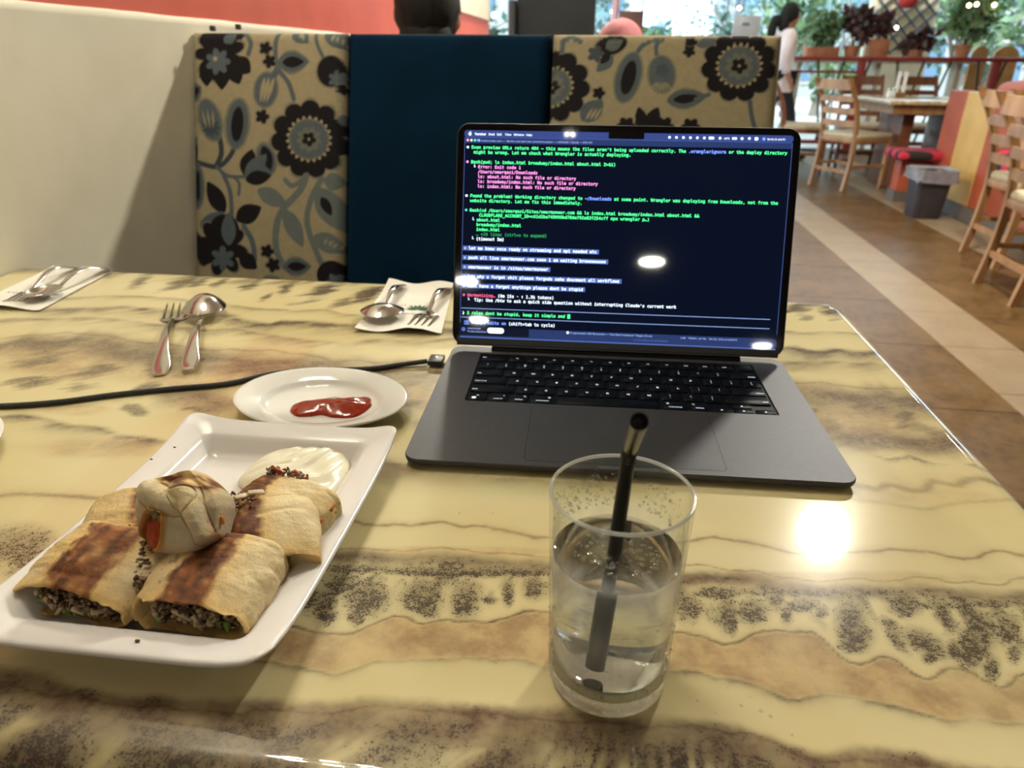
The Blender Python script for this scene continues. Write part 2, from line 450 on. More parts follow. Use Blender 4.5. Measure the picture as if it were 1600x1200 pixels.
# lower plaster coat, a little proud of the coral paint, with a hand-cut top edge
ys = np.linspace(-2.6, 5.47, 260); zs = np.concatenate([np.linspace(FZ, 0.30, 8), [0.345, 1, 2]])
G = np.zeros((len(zs), len(ys), 3))
wob = 0.0022 * fbm(np.c_[ys * 9, ys * 0, ys * 0], 4, 3) + 0.356
for k, z in enumerate(zs):
    G[k, :, 1] = ys
    if k < len(zs) - 2: G[k, :, 2] = z; G[k, :, 0] = -0.845
    elif k == len(zs) - 2: G[k, :, 2] = wob; G[k, :, 0] = -0.8445
    else: G[k, :, 2] = wob + 0.003; G[k, :, 0] = -0.851
me = gridmesh('wall_left_plaster', G)
struct(link('wall_left.001', me, m_plaster))
struct(slab('trim_1', -0.852, -0.8445, -2.6, 5.47, 0.528, CZ, m_plaster))
struct(slab('wall_left.002', -2.6, -0.845, -2.75, -2.6, FZ, CZ, m_backwall))
struct(slab('wall_left.003', -2.75, -2.6, -8.2, -2.6, FZ, CZ, m_backwall))
struct(slab('wall_back', -2.75, 8.0, -8.35, -8.2, FZ, CZ, m_backwall))
struct(slab('wall_right', 8.0, 8.15, -8.35, 10.4, FZ, CZ, m_backwall))
struct(slab('ceiling', -3.4, 8.0, -8.35, 10.4, CZ, CZ + 0.12, m_ceil))

# ------------------------------------------------------------------ floor
def granite(name, a, b, c):
    n = NT(name); v = n.coord()
    f1 = n.noise(v, 28, 6, 0.7); f2 = n.noise(v, 4.5, 4)
    col = n.mix(n.ramp(f1, 0.38, 0.66), a, b)
    col = n.mix(n.math('MULTIPLY', n.ramp(f2, 0.35, 0.7), 0.6), col, c)
    n.set(Base_Color=col, Roughness=0.34); n.b.inputs['Specular IOR Level'].default_value = 0.22
    return n.m
m_floorbed = pmat('dark_grout', (0.10, 0.07, 0.045), rough=0.6)
m_granite = granite('brown_granite', srgb(90, 66, 36), srgb(62, 43, 22), srgb(106, 80, 48))
m_creamtile = granite('cream_marble_tile', srgb(128, 110, 88), srgb(120, 102, 80), srgb(136, 119, 98))
floor = struct(slab('floor', -3.4, 8.2, -8.35, 10.3, FZ - 0.1, FZ - 0.004, m_floorbed))
def tiles(x0, x1, y0, y1, nx, ny, mat, gap=0.003):
    w = (x1 - x0) / nx; d = (y1 - y0) / ny
    me = mesh('tile', MB().box((0, 0, 0), (w - gap, d - gap, 0.012), bev=0.0008, seg=1), smooth=False)
    for i in range(nx):
        for j in range(ny):
            o = link('tile', me, mat, floor)
            o.location = (x0 + (i + 0.5) * w, y0 + (j + 0.5) * d, FZ - 0.006 + random.uniform(-0.0003, 0.0003))
tiles(0.20, 1.40, 1.05, 10.05, 2, 15, m_granite)
tiles(1.40, 1.695, 0.15, 10.05, 1, 22, m_creamtile)
tiles(1.695, 2.28, 0.15, 10.05, 1, 16, m_granite)
tiles(2.28, 2.575, 1.65, 10.05, 1, 14, m_creamtile)
tiles(2.575, 5.075, 1.65, 10.05, 4, 14, m_granite)
tiles(-0.80, 0.20, 1.65, 10.05, 2, 14, m_granite)
slab_near = obj('tile', MB().box((0, 0, 0), (1.19, 1.19, 0.012)), m_granite, floor, smooth=False); slab_near.location = (0.80, 0.45, FZ - 0.006)

# ------------------------------------------------------------------ lamps the room has, plus the added aisle row
m_lamp = emat('lamp_diffuser', LAMP_COL, LAMP_STR)
m_bulb = emat('bulb_glow', BULB_COL, BULB_STR)
m_ring = pmat('lamp_ring_white', (0.8, 0.8, 0.78), rough=0.4)
m_lamp_far = emat('lamp_diffuser_aisle', LAMP_COL, FAR_STR)
m_lamp_dim = emat('lamp_diffuser_dimmed', LAMP_COL, DIM_STR)
ring_me = mesh('frame', MB().lathe([(0.102, 0.0), (0.118, -0.002), (0.122, -0.010), (0.112, -0.014), (0.101, -0.010)], 32)); ring_me.materials.append(m_ring)
def downlight(x, y, label, mat):
    t = thing('ceiling_light', label, 'ceiling light', (x, y, CZ), 0, 'round ceiling downlights')
    link('frame', ring_me, None, t)
    if mat is m_lamp:       # the two bright downlights are area lamps behind their diffuser plate
        ld = bpy.data.lights.new('downlight', 'AREA'); ld.shape = 'DISK'; ld.size = 0.202; ld.color = LAMP_COL; ld.energy = LAMP_STR * 0.101 ** 2 * PI * PI
        lo = bpy.data.objects.new('downlight', ld); COL.objects.link(lo); lo.parent = t; lo.location = (0, 0, -0.0115)
        try: ld.cycles.is_caustics_light = True
        except Exception: pass
        obj('diffuser', MB().lathe([(0.101, -0.006), (0.06, -0.007), (0.0005, -0.0075)], 16), m_lamp_far, t)
        return
    obj('diffuser', MB().lathe([(0.101, -0.008), (0.06, -0.009), (0.0005, -0.0095)], 16), mat, t)
for x, y, lb, m_ in ((1.275, 3.27, 'round white ceiling light glaring in the marble table top', m_lamp),
                 (-0.66, 4.60, 'round white ceiling light by the end of the coral wall', m_lamp),
                 (0.78, -4.30, 'round white ceiling light mirrored mid screen', m_lamp_dim),
                 (-0.86, -5.02, 'round white ceiling light mirrored at the left screen edge', m_lamp_dim),
                 (-0.86, -6.38, 'round white ceiling light mirrored low on the screen by the status line', m_lamp_dim),
                 (2.50, -6.95, 'round white ceiling light mirrored in the lower right screen corner', m_lamp_dim),
                 (4.2, 3.3, 'added unseen round ceiling light over the aisle chairs', m_lamp_far),
                 (3.6, 6.6, 'added unseen round ceiling light over the far dining table', m_lamp_far),
                 (1.2, 8.4, 'added unseen round ceiling light near the terrace railing', m_lamp_far),
                 (3.6, 1.6, 'added unseen round ceiling light above the aisle near the right edge', m_lamp_far),
                 (5.2, 5.0, 'added unseen round ceiling light over the far right seats', m_lamp_far),
                 (3.0, 5.0, 'added unseen round ceiling light over the painted partition', m_lamp_far),
                 (2.9, 8.4, 'added unseen round ceiling light between the dining table and the railing', m_lamp_far),
                 (0.3, 8.6, 'added unseen round ceiling light near the hanging cloth', m_lamp_far)):
    downlight(x, y, lb, m_)
pdl = thing('pendant_light', 'pair of small warm bulbs mirrored in the menu bar of the screen', 'lamp', (0.008, -2.13, 1.90))
obj('rod', MB().tube([(0, 0, 0), (0, 0, 0.10)], 0.01), m_ring, pdl)
for q in (-0.016, 0.016): obj('bulb', MB().ico((q, 0, -0.02), 0.011, 1), m_lamp_far, pdl)
ch = thing('chandelier', 'brass ring chandelier of eight warm globe bulbs over the table', 'chandelier', (-0.60, 0.98, 1.45))
m_brass = pmat('aged_brass', (0.55, 0.38, 0.15), rough=0.3, metal=1.0)
obj('stem', MB().tube([(0, 0, 0.05), (0, 0, 0.55)], 0.006), m_brass, ch)
obj('hoop', MB().tube([(0.14 * math.cos(2 * PI * i / 32), 0.14 * math.sin(2 * PI * i / 32), 0.05) for i in range(33)], 0.006, 8, False), m_brass, ch)
arms = MB()
for k in range(4): arms.bar((0, 0, 0.05), (0.14 * math.cos(k * PI / 2), 0.14 * math.sin(k * PI / 2), 0.05), 0.008, 0.008)
obj('arm', arms, m_brass, ch)
for k in range(8):
    a = 2 * PI * k / 8 + 0.2
    obj('bulb', MB().ico((0.14 * math.cos(a), 0.14 * math.sin(a), 0.022), 0.026, 1), m_bulb, ch)

# ================================================================== the marble table
TX0, TX1, TY0, TY1 = -0.842, 0.322, 0.188, 0.936
def roll_axis(a, b, r0, r1, step_fn):
    """positions along one axis plus drop at rolled edges; r=0 keeps a plain edge"""
    x = []; z = []
    if r0:
        for t in np.linspace(PI / 2 * 1.25, 0, 9)[:-1]: x.append(a + r0 - r0 * math.sin(min(t, PI / 2)) + (0 if t <= PI / 2 else r0 * (1 - math.sin(t)))); z.append(-r0 * (1 - math.cos(t)))
    s = step_fn(a + r0, b - r1); x += list(s); z += [0.0] * len(s)
    if r1:
        for t in np.linspace(0, PI / 2 * 1.25, 9)[1:]: x.append(b - r1 + r1 * math.sin(min(t, PI / 2)) - (0 if t <= PI / 2 else r1 * (1 - math.sin(t)))); z.append(-r1 * (1 - math.cos(t)))
    return np.array(x), np.array(z)
ER = 0.018
xs, zx = roll_axis(TX0, TX1, 0.0, ER, lambda a, b: np.linspace(a, b, 700))
ysn, zy = roll_axis(TY0, TY1, ER, 0.010, lambda a, b: np.concatenate([np.linspace(a, 0.42, 170, endpoint=False), np.linspace(0.42, b, 190)]))
XX, YY = np.meshgrid(xs, ysn); ZX, ZY = np.meshgrid(zx, zy)
ZZ = -np.maximum(-ZX, -ZY) - 0.35 * np.minimum(-ZX, -ZY)
# round the far right corner in plan
cx, cy, cr = TX1 - 0.03, TY1 - 0.03, 0.03
m = (XX > cx) & (YY > cy)
dx, dy = XX - cx, YY - cy
mx = np.maximum(np.abs(dx), np.abs(dy)); ln = np.hypot(dx, dy) + 1e-9
k = np.where(m, mx / ln, 1.0); XX = np.where(m, cx + dx * k, XX); YY = np.where(m, cy + dy * k, YY)
me = gridmesh('table_top', np.stack([XX, YY, ZZ], -1))
V = coords(me); x = V[:, 0]; y = V[:, 1]
wx = 0.0008 * fbm(np.c_[x * 300, y * 300, x * 0 + 2], 2, 31) + 0.0016 * fbm(np.c_[x * 90, y * 90, x * 0], 4, 1); wy = 0.0010 * fbm(np.c_[x * 260, y * 260, x * 0 + 6], 3, 32) + 0.0022 * fbm(np.c_[x * 75, y * 75, x * 0 + 9], 4, 2)
xw = x + wx; yw = y + wy
grey = np.zeros(len(x)); lineA = np.zeros(len(x)); taupe = np.zeros(len(x)); dens = np.zeros(len(x)); tan_ = np.zeros(len(x))
fine = fbm(np.c_[x * 160, y * 160, x * 0 + 3], 3, 5)
med = fbm(np.c_[x * 45, y * 45, x * 0 + 5], 4, 6)
_u = x * math.cos(.55) + y * math.sin(.55); _v = -x * math.sin(.55) + y * math.cos(.55); strk = fbm(np.c_[_u * 30, _v * 130, x * 0 + 8], 4, 41)
curves = []
for pts, wmm, st, kind in VEINS:
    p = np.array(pts, float) / 1000.0
    fx = np.linspace(p[0, 0] - .02, p[-1, 0] + .02, 900); fy = np.interp(fx, p[:, 0], p[:, 1]); st_ = fx[1] - fx[0]; kk = np.exp(-0.5 * (np.arange(-40, 41) * st_ / 0.0042) ** 2); kk /= kk.sum(); fy = np.convolve(np.pad(fy, 40, mode='edge'), kk, 'valid'); p = np.c_[fx, fy]
    f = np.interp(xw, p[:, 0], p[:, 1]); curves.append((p, f))
    ext = sstep(x, p[0, 0], p[0, 0] + 0.03) * (1 - sstep(x, p[-1, 0] - 0.03, p[-1, 0]))
    # slope-aware distance
    sl = np.gradient(p[:, 1], p[:, 0]) if len(p) > 2 else np.zeros(len(p))
    s = np.interp(xw, p[:, 0], sl); d = (yw - f) / np.sqrt(1 + s * s)
    w = wmm / 1000.0 * float(np.clip((p[:, 1].mean() / 0.38) ** 1.5, 1.0, 3.2)) * (0.55 if kind == 0 and p[:, 1].mean() > .5 else 1.0)
    if kind == 0:
        core = np.exp(-(d / (w * 0.62)) ** 2)
        lineA = np.maximum(lineA, core * st * ext * (0.75 + 0.35 * med))
        tan_ = np.maximum(tan_, 0.45 * st * ext * np.exp(-(d / (w * 2.2)) ** 2))
    elif kind == 1:
        core = np.exp(-(np.abs(d / (w * 1.35)) ** 3))
        taupe = np.maximum(taupe, core * st * ext * (0.72 + 0.5 * med))
        low = np.where(d < 0, np.exp(d / (w * 1.3)), np.exp(-d / (w * 0.4)))
        dens = np.maximum(dens, 0.55 * st * ext * low * (0.6 + 0.8 * med)); grey = np.maximum(grey, 0.7 * st * ext * np.where(d < 0, np.exp(d / (w * 1.0)), np.exp(-(d / (w * 0.5)) ** 2)) * np.clip(0.8 + 0.5 * med + 1.1 * strk, 0, 1.4))
    elif kind == 2:
        low = np.where(d < 0, np.exp(d / (w * 0.9)), np.exp(-(d / (w * 0.35)) ** 2))
        dens = np.maximum(dens, 0.5 * st * ext * low * np.clip(0.75 + 0.9 * med, 0, 1.2)); grey = np.maximum(grey, st * ext * np.where(d < 0, np.exp(d / (w * 0.8)), np.exp(-(d / (w * 0.4)) ** 2)) * np.clip(0.75 + 0.7 * med + 1.1 * strk, 0, 1.4))
        taupe = np.maximum(taupe, 0.35 * st * ext * low)
for e in SPOTS:
    c0, c1, a0, a1, b0, b1, st, kind = [v / 1000.0 if i < 6 else v for i, v in enumerate(e)]
    M = np.linalg.inv(np.array([[a0, b0], [a1, b1]]))
    qx = M[0, 0] * (x - c0) + M[0, 1] * (y - c1); qy = M[1, 0] * (x - c0) + M[1, 1] * (y - c1)
    r = np.hypot(qx, qy)
    if kind == 0:
        edge = r + 0.45 * fine + 0.30 * med; dens = np.maximum(dens, 0.38 * st * (1 - sstep(r + .35 * med, 0.7, 1.7))); grey = np.maximum(grey, 0.50 * st * (1 - sstep(r + .4 * med, 0.3, 1.5)))
        dens = np.maximum(dens, st * (0.45 + 0.55 * sstep(qy, -1.0, 0.7)) * (1 - sstep(edge * 0.88, 0.40, 1.15)))
    elif kind == 1:
        edge = r + 0.40 * med + 0.9 * strk
        k_ = st * (1 - sstep(edge, 0.2, 1.25)); dens = np.maximum(dens, 0.45 * k_); grey = np.maximum(grey, 1.0 * k_)
    else:
        tan_ = np.maximum(tan_, st * (1 - sstep(r + 0.25 * med, 0.5, 1.15)))
# zone between the dark wavy vein and the greenish one is tan, the strip below the last cream band is mixed
fA4 = curves[4][1]; fA5 = curves[5][1]; fA6 = curves[6][1]
tan_ = np.maximum(tan_, sstep(fA4 - yw, 0.0, 0.003) * sstep(yw - fA5, -0.002, 0.004) * (0.85 + 0.4 * med))
dd = fA6 - yw
fA3 = np.where(x < 0.5, curves[3][1], 0); zA = sstep(fA3 - yw, 0.0, 0.004) * sstep(yw - fA4, 0.008, 0.024)
vst = fbm(np.c_[x * 120, y * 38, x * 0 + 13], 4, 33)
dens = np.maximum(dens, zA * np.clip(0.22 + 1.1 * vst, 0, .8)); grey = np.maximum(grey, zA * np.clip(0.16 + 0.9 * vst, 0, .7))
below = sstep(dd, -0.002, 0.006)
band = below * (1 - sstep(dd, 0.018, 0.034))
taupe = np.maximum(taupe, band * (0.80 + 0.4 * med))
ang = np.where(x < 0.06, math.radians(52), math.radians(100))
ang = math.radians(52) + (math.radians(105) - math.radians(52)) * sstep(x, -0.02, 0.12)
u = x * np.cos(ang) + y * np.sin(ang); v = -x * np.sin(ang) + y * np.cos(ang)
st1 = fbm(np.c_[u * 22, v * 85, x * 0 + 1], 4, 11)
st2 = fbm(np.c_[u * 14, v * 45, x * 0 + 7], 3, 12)
low = sstep(dd, 0.008, 0.022)
dens = np.maximum(dens, low * np.clip(0.34 + 1.25 * st1 + 0.45 * st2, 0, .95)); grey = np.maximum(grey, low * np.clip(0.42 + 1.1 * st1 + 0.5 * st2, 0, .85))
taupe = np.maximum(taupe, low * np.clip(0.30 + 0.9 * st2, 0, 0.8))
dens = np.maximum(dens, 0.8 * band * (fine > 0.12) * np.clip(0.4 + med, 0, 1))
# streaky far end
far = sstep(y, 0.885, 0.93); ang = math.radians(35); u = x * math.cos(ang) + y * math.sin(ang); v = -x * math.sin(ang) + y * math.cos(ang)
grey = np.maximum(grey, far * np.clip(0.1 + 1.5 * fbm(np.c_[u * 18, v * 60, x * 0 + 4], 4, 21), 0, .9)); dens = np.maximum(dens, 0.5 * far * np.clip(0.15 + 1.3 * fbm(np.c_[u * 18, v * 60, x * 0 + 4], 4, 21), 0, 0.9))
paint(me, np.c_[np.clip(lineA, 0, 1), np.clip(dens, 0, 1), np.clip(tan_, 0, 1), np.clip(taupe, 0, 1)], 'veins')
paint(me, np.c_[np.clip(grey, 0, 1), np.clip(tan_, 0, 1), grey * 0], 'veins2')

n = NT('onyx_marble')
vo = n.coord()
at = n.attr('veins'); sp = n.sep(at.outputs['Color'])
L0, D0, T0, B0 = sp[0], sp[1], sp[2], at.outputs['Alpha']
big = n.noise(vo, 5.0, 3); mid = n.noise(vo, 40, 5, 0.6); fin = n.noise(vo, 780, 3, 0.6); fin2 = n.noise(vo, 230, 4, 0.65)
base = n.mix(n.ramp(big, 0.35, 0.65), srgb(224, 212, 166), srgb(216, 200, 148))
base = n.mix(n.math('MULTIPLY', n.ramp(mid, 0.45, 0.75), 0.25), base, srgb(228, 216, 176))
tanc = n.mix(n.ramp(mid, 0.32, 0.66), srgb(204, 172, 124), srgb(152, 114, 82))
col = n.mix(n.math('MULTIPLY', T0, n.math('ADD', n.math('MULTIPLY', fin2, 0.5), 0.55), True), base, tanc)
G0 = n.sep(n.attr('veins2').outputs['Color'])[0]
col = n.mix(n.math('MULTIPLY', G0, n.math('ADD', n.math('MULTIPLY', fin2, 1.0), 0.70), True), col, n.mix(n.ramp(mid, 0.3, 0.7), srgb(124, 110, 88), srgb(86, 75, 62)))
taupec = n.mix(n.ramp(fin2, 0.35, 0.68), srgb(126, 102, 82), srgb(92, 74, 62))
col = n.mix(n.math('MULTIPLY', B0, n.math('ADD', n.math('MULTIPLY', mid, 0.8), 0.62), True), col, taupec)
spk = n.math('ADD', n.math('MULTIPLY', fin, 0.55), n.math('MULTIPLY', fin2, 0.45))
thr = n.math('SUBTRACT', 0.615, n.math('MULTIPLY', D0, 0.155))
mask = n.ramp(n.math('SUBTRACT', spk, thr), -0.035, 0.045)
col = n.mix(n.math('MULTIPLY', D0, 0.50), col, srgb(134, 120, 100))
col = n.mix(n.math('MULTIPLY', mask, n.math('MULTIPLY', n.ramp(D0, 0.02, 0.35), 0.85)), col, srgb(66, 58, 52))
col = n.mix(n.math('MULTIPLY', L0, n.math('ADD', n.math('MULTIPLY', fin2, 0.9), 0.5), True), col, srgb(80, 56, 40))
n.set(Base_Color=col)
scr = n.noise(n.mapping(vo, (6, 90, 1), (0, 0, 0.5)), 8, 4)
n.set(Roughness=n.math('ADD', n.math('MULTIPLY', scr, 0.035), 0.028))
n.b.inputs['Specular IOR Level'].default_value = 0.5
n.b.inputs['Coat Weight'].default_value = 0.14; n.b.inputs['Coat Roughness'].default_value = 0.22
n.b.inputs['Subsurface Weight'].default_value = 0.0
n.bump(n.noise(vo, 3.0, 2), 0.05, 0.004)
table = thing('dining_table', 'marble-topped dining table carrying the laptop, food and glass', 'table', (0, 0, 0))
link('table_top', me, n.m, table)
m_under = pmat('dark_wood_underside', (0.10, 0.06, 0.035), rough=0.5)
obj('subframe', MB().box(((TX0 + TX1) / 2, (TY0 + TY1) / 2, -0.038), (TX1 - TX0 - 0.05, TY1 - TY0 - 0.05, 0.012)), m_under, table, smooth=False)
for px in (-0.58, 0.06):
    obj('pedestal', MB().lathe([(0.0005, 0.0), (0.21, 0.0), (0.21, 0.012), (0.06, 0.03), (0.045, 0.08), (0.045, 0.66), (0.12, 0.700), (0.12, 0.706), (0.0005, 0.706)], 32, (px, 0.56, FZ)), m_under, table)

# ================================================================== the booth sofa
m_fabric_blue = pmat('blue_velour', srgb(3, 34, 56), srgb(2, 28, 48), 9, rough=0.9, bump=0.3, bscale=900, bdist=0.0005, spec=0.10)
m_print = vcmat('floral_fabric', rough=0.85, bump=0.3, bscale=1200, bdist=0.0004, mott=0.06, mscale=90, spec=0.2)
TAN = np.array(srgb(162, 150, 120)); DRK = np.array(srgb(24, 21, 25)); GRB = np.array(srgb(86, 97, 102)); HAL = np.array(srgb(118, 116, 100)); LGB = np.array(srgb(104, 113, 110))
class Canvas:
    """flat fabric print drawn in the design's own units onto fabric vertices"""
    def __init__(s, X, Y, soft): s.X = X; s.Y = Y; s.soft = soft; s.c = np.tile(TAN, (len(X), 1))
    def fill(s, d, col, a=1.0):   # d < 0 inside
        k = (1 - sstep(d, -s.soft, s.soft)) * a
        s.c = s.c * (1 - k[:, None]) + np.asarray(col) * k[:, None]
    def loc(s, cx, cy, rot):
        r = math.radians(rot); dx = s.X - cx; dy = s.Y - cy
        return dx * math.cos(r) + dy * math.sin(r), -dx * math.sin(r) + dy * math.cos(r)
    def ell(s, cx, cy, rx, ry, rot, col, a=1.0):
        u, v = s.loc(cx, cy, rot); s.fill((np.hypot(u / rx, v / ry) - 1) * min(rx, ry), col, a)
    def leaf(s, x0, y0, x1, y1, w, col, a=1.0):
        L = math.hypot(x1 - x0, y1 - y0); u, v = s.loc(x0, y0, math.degrees(math.atan2(y1 - y0, x1 - x0)))
        t = np.clip(u / L, 0, 1); hw = w * np.sin(PI * t ** 0.85) ** 0.8
        s.fill(np.where((u < 0) | (u > L), np.maximum(-u, u - L) + np.abs(v), np.abs(v) - hw), col, a)
    def flower(s, cx, cy, R, n, amp, rot, col, a=1.0, sharp=1.0):
        u, v = s.loc(cx, cy, rot); th = np.arctan2(v, u)
        rr = R * (1 - amp + amp * np.abs(np.cos(n * th / 2)) ** sharp); s.fill(np.hypot(u, v) - rr, col, a)
    def stem(s, pts, w, col, a=1.0):
        P = [np.array(p, float) for p in pts]
        Q = []
        for i in range(len(P) - 1):      # Catmull-Rom
            p0 = P[max(i - 1, 0)]; p1 = P[i]; p2 = P[i + 1]; p3 = P[min(i + 2, len(P) - 1)]
            for t in np.linspace(0, 1, 6, endpoint=False): Q.append(0.5 * (2 * p1 + (p2 - p0) * t + (2 * p0 - 5 * p1 + 4 * p2 - p3) * t * t + (3 * p1 - p0 - 3 * p2 + p3) * t ** 3))
        Q.append(P[-1]); d = np.full(len(s.X), 1e9)
        for a0, b0 in zip(Q[:-1], Q[1:]):
            e = b0 - a0; t = np.clip(((s.X - a0[0]) * e[0] + (s.Y - a0[1]) * e[1]) / (e @ e + 1e-9), 0, 1)
            d = np.minimum(d, np.hypot(s.X - a0[0] - t * e[0], s.Y - a0[1] - t * e[1]))
        s.fill(d - w / 2, col, a)
    def eyeleaf(s, x0, y0, x1, y1, w, k=0.55):
        s.leaf(x0, y0, x1, y1, w + 10, HAL, 0.8); s.leaf(x0, y0, x1, y1, w, GRB)
        dx, dy = x1 - x0, y1 - y0
        s.leaf(x0 + dx * .16, y0 + dy * .16, x1 - dx * .16, y1 - dy * .16, w * k, DRK)
    def bloom(s, cx, cy, R, ring, core, rot=0):
        s.flower(cx, cy, R + 12, 11, .16, rot, HAL, .8); s.flower(cx, cy, R, 11, .17, rot, DRK, 1, .6)
        s.flower(cx, cy, ring * 1.15, 22, .22, rot, TAN); s.flower(cx, cy, ring, 22, .10, rot, GRB)
        s.flower(cx, cy, core * 1.7, 9, .3, rot, HAL, .7); s.flower(cx, cy, core, 5, .35, rot, DRK); s.ell(cx, cy, core * .18, core * .18, 0, TAN)
    def floret(s, cx, cy, r, rot=0):
        s.flower(cx, cy, r + 6, 5, .3, rot, HAL, .6); s.flower(cx, cy, r, 5, .38, rot, DRK)
def print_left(c):
    c.stem([(440, 60), (430, 130), (440, 215), (490, 280), (515, 350)], 20, GRB)
    c.stem([(600, 60), (615, 120), (640, 170)], 16, GRB)
    c.flower(178, 160, 128, 9, .34, 20, HAL, .7); c.flower(178, 160, 118, 9, .36, 20, DRK); c.leaf(90, 70, 300, 80, 46, DRK); c.leaf(190, 190, 190, 315, 40, DRK); c.leaf(250, 180, 320, 240, 40, DRK); c.leaf(230, 190, 270, 290, 40, DRK); c.leaf(120, 190, 120, 300, 36, DRK)
    c.leaf(200, 110, 250, 70, 26, GRB); c.flower(172, 192, 58, 7, .4, 0, GRB); c.ell(160, 180, 10, 10, 0, TAN); c.stem([(290, 70), (320, 110), (310, 160)], 20, GRB)
    c.floret(387, 135, 30); c.floret(405, 190, 30, 30)
    c.eyeleaf(440, 195, 580, 188, 44)
    c.leaf(500, 50, 575, 110, 34, GRB); c.leaf(530, 60, 555, 95, 10, TAN)
    c.leaf(640, 50, 760, 125, 44, GRB); 
    for k in range(4): c.ell(680 + 20 * k, 85 + 8 * k, 6, 14, 20, TAN)
    c.ell(675, 230, 68, 72, 0, HAL, .7); c.ell(675, 228, 60, 66, 0, DRK); c.flower(705, 262, 42, 7, .4, 0, GRB)
    c.ell(390, 312, 58, 82, 8, HAL, .8); c.ell(390, 312, 50, 74, 8, GRB); c.stem([(440, 225), (425, 250)], 30, GRB)
    for q in ((-24, -14), (-4, 0), (18, 14)): c.leaf(408 + q[0], 260, 372 + q[1] + 8, 365, 9, TAN)
    c.floret(375, 427, 32)
    c.bloom(583, 520, 168, 88, 32, 10)
    c.stem([(180, 520), (188, 590), (165, 645)], 24, np.array(srgb(56, 66, 72))); c.stem([(250, 560), (222, 610), (165, 650), (60, 628)], 22, np.array(srgb(56, 66, 72)))
    c.ell(135, 445, 58, 100, -18, HAL, .8); c.ell(135, 445, 48, 92, -18, GRB); c.flower(140, 480, 42, 9, .5, 0, np.array(srgb(64, 74, 80)))
    for q in (-16, 0, 16): c.leaf(135 + q, 480, 122 + q * 1.6, 400, 5, TAN, .8)
    c.ell(262, 460, 62, 116, 5, HAL, .8); c.ell(262, 460, 50, 106, 5, GRB); c.ell(262, 462, 28, 76, 5, DRK)
    c.stem([(165, 650), (220, 690), (310, 690)], 16, GRB); c.stem([(195, 680), (228, 760), (235, 870)], 20, GRB); c.stem([(240, 690), (270, 720), (268, 770)], 14, GRB)
    c.eyeleaf(25, 340, 95, 300, 40); c.ell(55, 580, 22, 44, 0, DRK); c.ell(55, 535, 20, 20, 0, GRB)
    c.leaf(300, 690, 330, 570, 40, DRK); c.ell(395, 610, 48, 76, -15, HAL, .9); c.ell(395, 612, 38, 66, -15, GRB); c.leaf(380, 555, 415, 660, 26, DRK); c.leaf(300, 700, 395, 590, 36, GRB); c.leaf(300, 705, 418, 682, 32, DRK)
    c.ell(68, 738, 42, 108, 0, HAL, .8); c.ell(68, 738, 34, 100, 0, GRB); c.ell(68, 735, 20, 70, 0, DRK)
    c.leaf(200, 855, 120, 715, 40, DRK); c.leaf(255, 885, 372, 822, 44, DRK); c.leaf(80, 920, 200, 850, 28, GRB); c.stem([(290, 910), (330, 980), (340, 1060)], 24, GRB)
    c.flower(180, 1010, 140, 8, .35, 10, HAL, .7); c.flower(180, 1010, 130, 8, .36, 10, DRK); c.leaf(100, 1100, 60, 940, 34, DRK); c.leaf(270, 1040, 350, 1100, 38, DRK); c.ell(200, 930, 70, 70, 0, DRK); c.leaf(220, 1000, 218, 850, 34, GRB); c.flower(190, 1060, 58, 6, .5, 30, GRB)
    c.stem([(572, 680), (545, 745), (470, 830), (440, 910), (440, 1010), (475, 1085)], 30, LGB); c.stem([(640, 690), (592, 790), (580, 900), (640, 1060)], 26, LGB)
    c.leaf(355, 745, 490, 815, 38, LGB); c.leaf(478, 830, 560, 995, 38, LGB); c.stem([(480, 700), (510, 725), (555, 700)], 22, LGB)
    c.leaf(625, 730, 745, 920, 60, LGB); c.leaf(640, 770, 685, 850, 22, DRK); c.leaf(610, 940, 745, 1010, 44, LGB); c.leaf(650, 700, 740, 700, 40, LGB)
    for k in range(4): c.ell(660 + 22 * k, 965 + 8 * k, 6, 12, 20, TAN, .8)
    c.floret(398, 1020, 32); c.floret(425, 1080, 34, 30); c.eyeleaf(470, 1085, 598, 1080, 38)
    c.ell(688, 1115, 66, 66, 0, DRK); c.flower(705, 1150, 46, 6, .45, 0, GRB); c.leaf(370, 1150, 460, 1140, 20, LGB)
    c.floret(720, 300, 24); c.ell(725, 430, 18, 24, 0, GRB)
